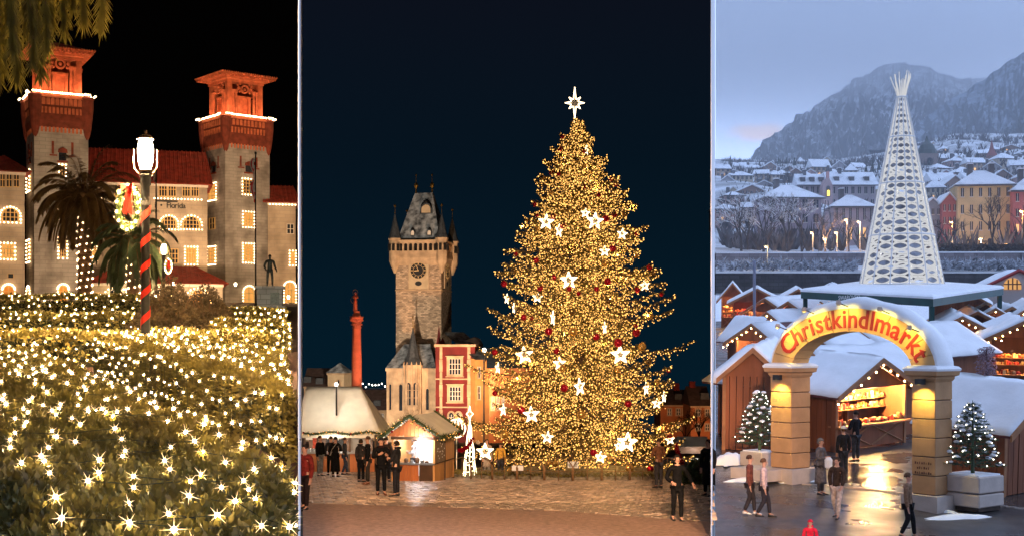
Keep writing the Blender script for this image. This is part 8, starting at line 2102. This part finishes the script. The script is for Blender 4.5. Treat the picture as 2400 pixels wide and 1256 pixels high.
# arc length table
tab = []; acc = 0; pv_ = None
for i in range(401):
    t_ = T0+(T1-T0)*i/400; p = el(am, bm2, t_)
    if pv_: acc += math.hypot(p[0]-pv_[0], p[1]-pv_[1])
    tab.append((acc, t_)); pv_ = p
run = 0
for ch_ in word:
    w_ = wd.get(ch_, 0.95); tgt = (run+w_/2)/tot_*acc; run += w_
    t_ = min(tab, key=lambda q: abs(q[0]-tgt))[1]; x, z = el(am, bm2, t_); tx, tz = am*sin(t_), bm2*cos(t_); ang = atan2(tz, tx)
    me = text_mesh(ch_, 0.80 if ch_ != 'C' else 0.88, 0.012, 0.012); me.materials.append(M['red_letter'])
    link('letter', me, ar_, (x+sin(ang)*0.23, dA0-0.014, z-cos(ang)*0.23), (radians(90), -ang, 0))
# little spotlights over the lettering
for t_ in (0.22, 0.36, 0.50, 0.66, 0.80):
    x, z = el(aO+0.04, bO+0.04, pi*t_); MB().tube([(x, dA0, z), (x, dA0-0.45, z+0.12)], 0.018, 5).obj('lamp_arm', M['black_metal'], ar_); MB().lathe([(0.05, -0.06), (0.085, 0.02), (0.06, 0.10)], 8, (x, dA0-0.48, z+0.10)).obj('lamp_head', M['concrete'], ar_)
    xi, zi = el(am, bm2, pi*t_); spot_light('letter_lamp', (x, dA0-0.62, z+0.02), (xi, dA0, zi-0.05), (1.0, 0.70, 0.09), 105, 105, 0.8, 0.04, ar_)

# ---------------------------------------------------------------- planters with firs
def fir(m, sn, bl, h, r, seed, n=84):
    r_ = random.Random(seed)
    m.tube([(0, 0, 0), (0, 0, h)], lambda f: 0.05*(1-f)+0.008, 6)
    for k in range(n):
        f = 0.08+0.88*k/n; a = k*2.4; L_ = r*(1-f)**0.8*r_.uniform(.8, 1.12)+0.08; z = h*f
        p0 = Vector((0, 0, z)); p1 = Vector((cos(a)*L_, sin(a)*L_, z-0.06*L_+0.12*L_)); 
        for q in range(int(10+L_*30)):
            s = r_.uniform(0.15, 1.02); p = p0.lerp(p1, s)
            for _ in range(3):
                d_ = ((p1-p0).normalized()*0.6+Vector((r_.uniform(-1, 1), r_.uniform(-1, 1), r_.uniform(-.6, .8)))).normalized(); w_ = d_.orthogonal().normalized()*0.012; m.add([p-w_, p+w_, p+d_*r_.uniform(.06, .13)], [(0, 1, 2)])
        if r_.random() < 0.55: sn.ball(p0.lerp(p1, 0.8)+Vector((0, 0, 0.05)), r_.uniform(0.05, 0.11), 7, 4, 0.5)
        if r_.random() < 0.9: bl.octa(p0.lerp(p1, 0.95)+Vector((0, 0, 0.03)), 0.022)
M['fir'] = mat('fir_green', (0.055, 0.085, 0.040), 0.7, 0.4, 5); M['cool_bulb'] = emit('fir_bulb', (1.0, 0.92, 0.78), 8.0)
def planter(px, row, th, w, dpt, h, hf, label, flabel, tiers, seed):
    d = 22800/(row-573.0); o = PG(px, d, gr); t = thing('planter', label, 'planter', o, radians(th), 'concrete planters')
    hh = h/tiers
    for k in range(tiers):
        q = MB().box(0, w, 0, dpt, k*hh+(0.02 if k else 0.12), (k+1)*hh-0.015).obj('box', M['concrete'], t); md = q.modifiers.new('b', 'BEVEL'); md.width = 0.03
    MB().box(0.08, w-0.08, 0.08, dpt-0.08, 0, 0.118).obj('foot', M['bark_dark'], t)
    MB().box(0.08, w-0.08, 0.08, dpt-0.08, h-0.014, h+0.03).obj('snow', M['snow'], t)
    c = o+Vector((cos(t.rotation_euler.z)*w/2-sin(t.rotation_euler.z)*dpt/2, sin(t.rotation_euler.z)*w/2+cos(t.rotation_euler.z)*dpt/2, h+0.02))
    ft_ = thing('fir_tree', flabel, 'fir tree', c, 0, 'small firs in planters'); m, sn, bl = MB(), MB(), MB(); fir(m, sn, bl, hf, hf*0.42, seed)
    m.obj('crown', M['fir'], ft_, kind='stuff'); sn.obj('snow', M['snow'], ft_, kind='stuff'); bl.obj('bulbs', M['cool_bulb'], ft_, kind='stuff')
planter(1733, 1098, G2, 1.0, 0.9, 0.62, 2.05, 'stone planter beside the pillar facing the plank hut', 'small lit fir with snow in the planter by the plank hut', 1, 5)
planter(2206, 1190, G2, 1.25, 1.2, 1.0, 2.1, 'tall two tier concrete planter beside the inscribed pillar', 'small snowy fir with bare tip in the planter by the inscribed pillar', 2, 6)
# low stone ledge and snow heaps
t = thing('stone_ledge', 'low pale stone ledge between planter and pillar with melting snow', 'ledge', PG(1733, 22800/(1118-573.0), gr), radians(G2)); MB().box(-0.1, 1.5, -0.3, 0.9, 0, 0.35).obj('slab', M['concrete'], t)
def heap(px, row, w, dpt, h, label, seed, th=G2):
    d = 22800/(row-573.0); m = MB(); n = 14
    for j in range(n+1):
        for i in range(n+1):
            u, v = i/n*2-1, j/n*2-1; e = max(0, 1-(u*u+v*v)); m.v.append((u*w/2*(1+0.15*sin(v*7+seed)), v*dpt/2*(1+0.15*sin(u*6+seed)), h*(e**0.7)*(0.6+0.8*fbm(u*3+5, v*3+5, seed))-0.02))
    m.f = [(j*(n+1)+i, j*(n+1)+i+1, (j+1)*(n+1)+i+1, (j+1)*(n+1)+i) for j in range(n) for i in range(n)]
    o = m.obj('snow_heap', M['snow'], smooth=True, loc=PG(px, d, gr), rot=(0, 0, radians(th))); tag(o, label, 'snow', 'shovelled snow')
heap(1716, 1085, 0.95, 1.6, 0.4, 'shovelled snow heap in front of the plank hut', 2); heap(1772, 1126, 2.0, 0.5, 0.14, 'thin snow line along the ledge below the pillar', 3, 8)
heap(1880, 1128, 1.6, 0.4, 0.12, 'snow remnant at the foot of the pillar', 4, 20); heap(2250, 1212, 2.0, 0.5, 0.12, 'thin snow remnant below the two tier planter', 5, 12); heap(2205, 1196, 1.0, 0.3, 0.1, 'small snow remnant by the inscribed pillar', 6)
# kerb line in the paving
t = thing('kerb', 'low kerb of granite stones crossing the wet street', 'kerb', PG(1676, 37.5, gr))
for k in range(26):
    px = 1890+k*20; d = 22800/((1135+1.6*k if k < 8 else 1148+2.6*(k-8))-573.0); p = PG(px, d, gr)-t.location; MB().cbox((p.x, p.y, 0.012+p.z), (0.27, 0.10, 0.05), -0.35+rnd.uniform(-.05, .05)).obj('kerb_stone', M['concrete'], t)
# hanging ornament plant and thin mast
t = thing('hanging_flowers', 'bushy pale pink hanging plant before the lit shelves', 'plant', P(2312, 812, 50)); m = MB()
for _ in range(900):
    a = rnd.uniform(0, 6.28); z = -rnd.random()*1.35; rr = 0.42*(1-abs(z+0.7)*0.5)*rnd.random()**0.5; p = Vector((rr*cos(a), rr*sin(a), z)); d_ = Vector((rnd.uniform(-1, 1), rnd.uniform(-1, 1), rnd.uniform(-1, .5))).normalized(); w_ = d_.orthogonal().normalized()*0.03; m.add([p-w_, p+w_, p+d_*0.10], [(0, 1, 2)])
m.obj('flowers', mat('pale_pink_flower', (0.50, 0.36, 0.42), 0.8, 0.4, 12, col2=(0.12, 0.05, 0.06)), t, kind='stuff'); MB().tube([(0, 0, -3.2), (0, 0, 0)], 0.03, 5).obj('pole', M['stall_wood_d'], t)
t = thing('mast', 'thin blue grey mast rising between the snowy stalls', 'mast', PG(1768, 92, gr)); MB().lathe([(0.12, 0), (0.10, (HY-612)*92/F-gr(92)), (0.02, (HY-610)*92/F-gr(92))], 8).obj('pole', paint((0.22, 0.24, 0.33)), t); MB().lathe([(0.3, 0), (0.3, 0.25), (0.14, 0.35)], 8).obj('base', M['concrete'], t)
t = thing('scaffold', 'tall scaffold mast with lamp cluster behind the grey villa', 'mast', Vector((dirx(1938)*236, 236, hz(1938, 236)))); 
for s in (-1, 1): MB().tube([(s*1.6, 0, 0), (s*0.2, 0, 9.5)], 0.09, 5).obj('leg', M['eave_grey'], t)
for k in range(4): MB().tube([(-1.6+k*0.42, 0, 2.2*k+1), (1.6-k*0.42, 0, 2.2*k+1)], 0.05, 4).obj('rung', M['eave_grey'], t)
# ---------------------------------------------------------------- market visitors
def am_(px, row): d = 22800/(row-573.0); return Vector((dirx(px)*d, d, gr(d)+0.01))
person('person in long grey coat and flat cap holding a paper bag', am_(1923, 1160), radians(50), 1.74, (0.12, 0.105, 0.105), (0.06, 0.05, 0.05), FOLD, coat=0.2, hat=(0.16, 0.14, 0.12), hair=(0.2, 0.17, 0.15))
tag(MB().lathe([(0.02, 0), (0.11, 0.05), (0.12, 0.28), (0.06, 0.36)], 8).obj('paper_bag', M['white_paint'], None, loc=am_(1936, 1162)+Vector((0.05, -0.1, 0.82))), 'white paper bag in the hands of the long grey coat', 'bag')
person('person with white hat and black jacket standing by the toy stall', am_(1977, 1120), radians(200), 1.70, (0.014, 0.013, 0.015), (0.03, 0.03, 0.035), DOWN, hat=(0.72, 0.68, 0.66), hair=(0.1, 0.05, 0.03))
person('person in black jacket facing the toy counter', am_(2006, 1082), radians(215), 1.80, (0.014, 0.013, 0.015), (0.05, 0.05, 0.055), FOLD, hair=(0.03, 0.02, 0.015))
person('person in dark jacket and cream trousers striding past the arch', am_(1962, 1215), radians(-35), 1.72, (0.045, 0.028, 0.02), (0.52, 0.40, 0.34), [((-0.04, 0.05, -0.15), (-0.02, 0.06, -0.3)), ((0.04, -0.06, -0.15), (0.02, -0.14, -0.26))], stride=0.9, hair=(0.05, 0.03, 0.02))
person('person in pale pink jacket and dark trousers hurrying along the street', am_(1790, 1212), radians(75), 1.66, (0.50, 0.36, 0.35), (0.025, 0.022, 0.03), DOWN, stride=0.8, hair=(0.10, 0.05, 0.03))
person('person in brown red jacket with white shoes walking beside the pale pink jacket', am_(1757, 1206), radians(70), 1.70, (0.14, 0.045, 0.035), (0.03, 0.025, 0.03), DOWN, stride=0.6, hair=(0.06, 0.03, 0.02), shoe=(0.7, 0.68, 0.66))
person('child in bright red hooded jacket in the wet street', am_(1899, 1335), radians(-20), 1.18, (0.62, 0.02, 0.05), (0.05, 0.03, 0.04), DOWN, hat=(0.60, 0.02, 0.05), hair=(0.05, 0.03, 0.02), hood=True)
person('person in brown coat and black trousers crossing before the inscribed pillar', am_(2128, 1262), radians(60), 1.72, (0.20, 0.12, 0.075), (0.012, 0.012, 0.014), DOWN, stride=0.7, hair=(0.08, 0.05, 0.03))

# ---------------------------------------------------------------- the air of the valley
cl_m = bpy.data.materials.new('cloud_vapour'); cl_m.use_nodes = True; nn = cl_m.node_tree.nodes; nn.clear()
co = nn.new('ShaderNodeOutputMaterial'); cv = nn.new('ShaderNodeVolumePrincipled'); cv.inputs['Color'].default_value = (0.97, 0.98, 1.0, 1); cv.inputs['Density'].default_value = 0.0022
cl_m.node_tree.links.new(cv.outputs[0], co.inputs['Volume'])
m = MB(); m.slab([(dirx(1677.5)*1700, 1700), (1900, 1700), (2690, 2690), (dirx(1677.5)*2690, 2690)], 395, 1140)
tag(m.obj('cloud', cl_m), 'low cloud deck hiding the far mountain top', 'cloud', None, 'stuff')
hzm = bpy.data.materials.new('valley_haze'); hzm.use_nodes = True; nn = hzm.node_tree.nodes; nn.clear()
ho = nn.new('ShaderNodeOutputMaterial'); hv = nn.new('ShaderNodeVolumePrincipled'); hv.inputs['Color'].default_value = (0.90, 0.94, 1.0, 1); hv.inputs['Density'].default_value = 0.00028; hv.inputs['Anisotropy'].default_value = 0.0
hzm.node_tree.links.new(hv.outputs[0], ho.inputs['Volume'])
m = MB(); y0, y1 = 22.9, 2700.0; x = lambda px, y: dirx(px)*y
m.slab([(x(1676.8, y0), y0), (60, y0), (2700, y1), (x(1676.8, y1), y1)], -20, 1150)
tag(m.obj('haze', hzm), kind='stuff')

bpy.data.scenes.remove(WORK)
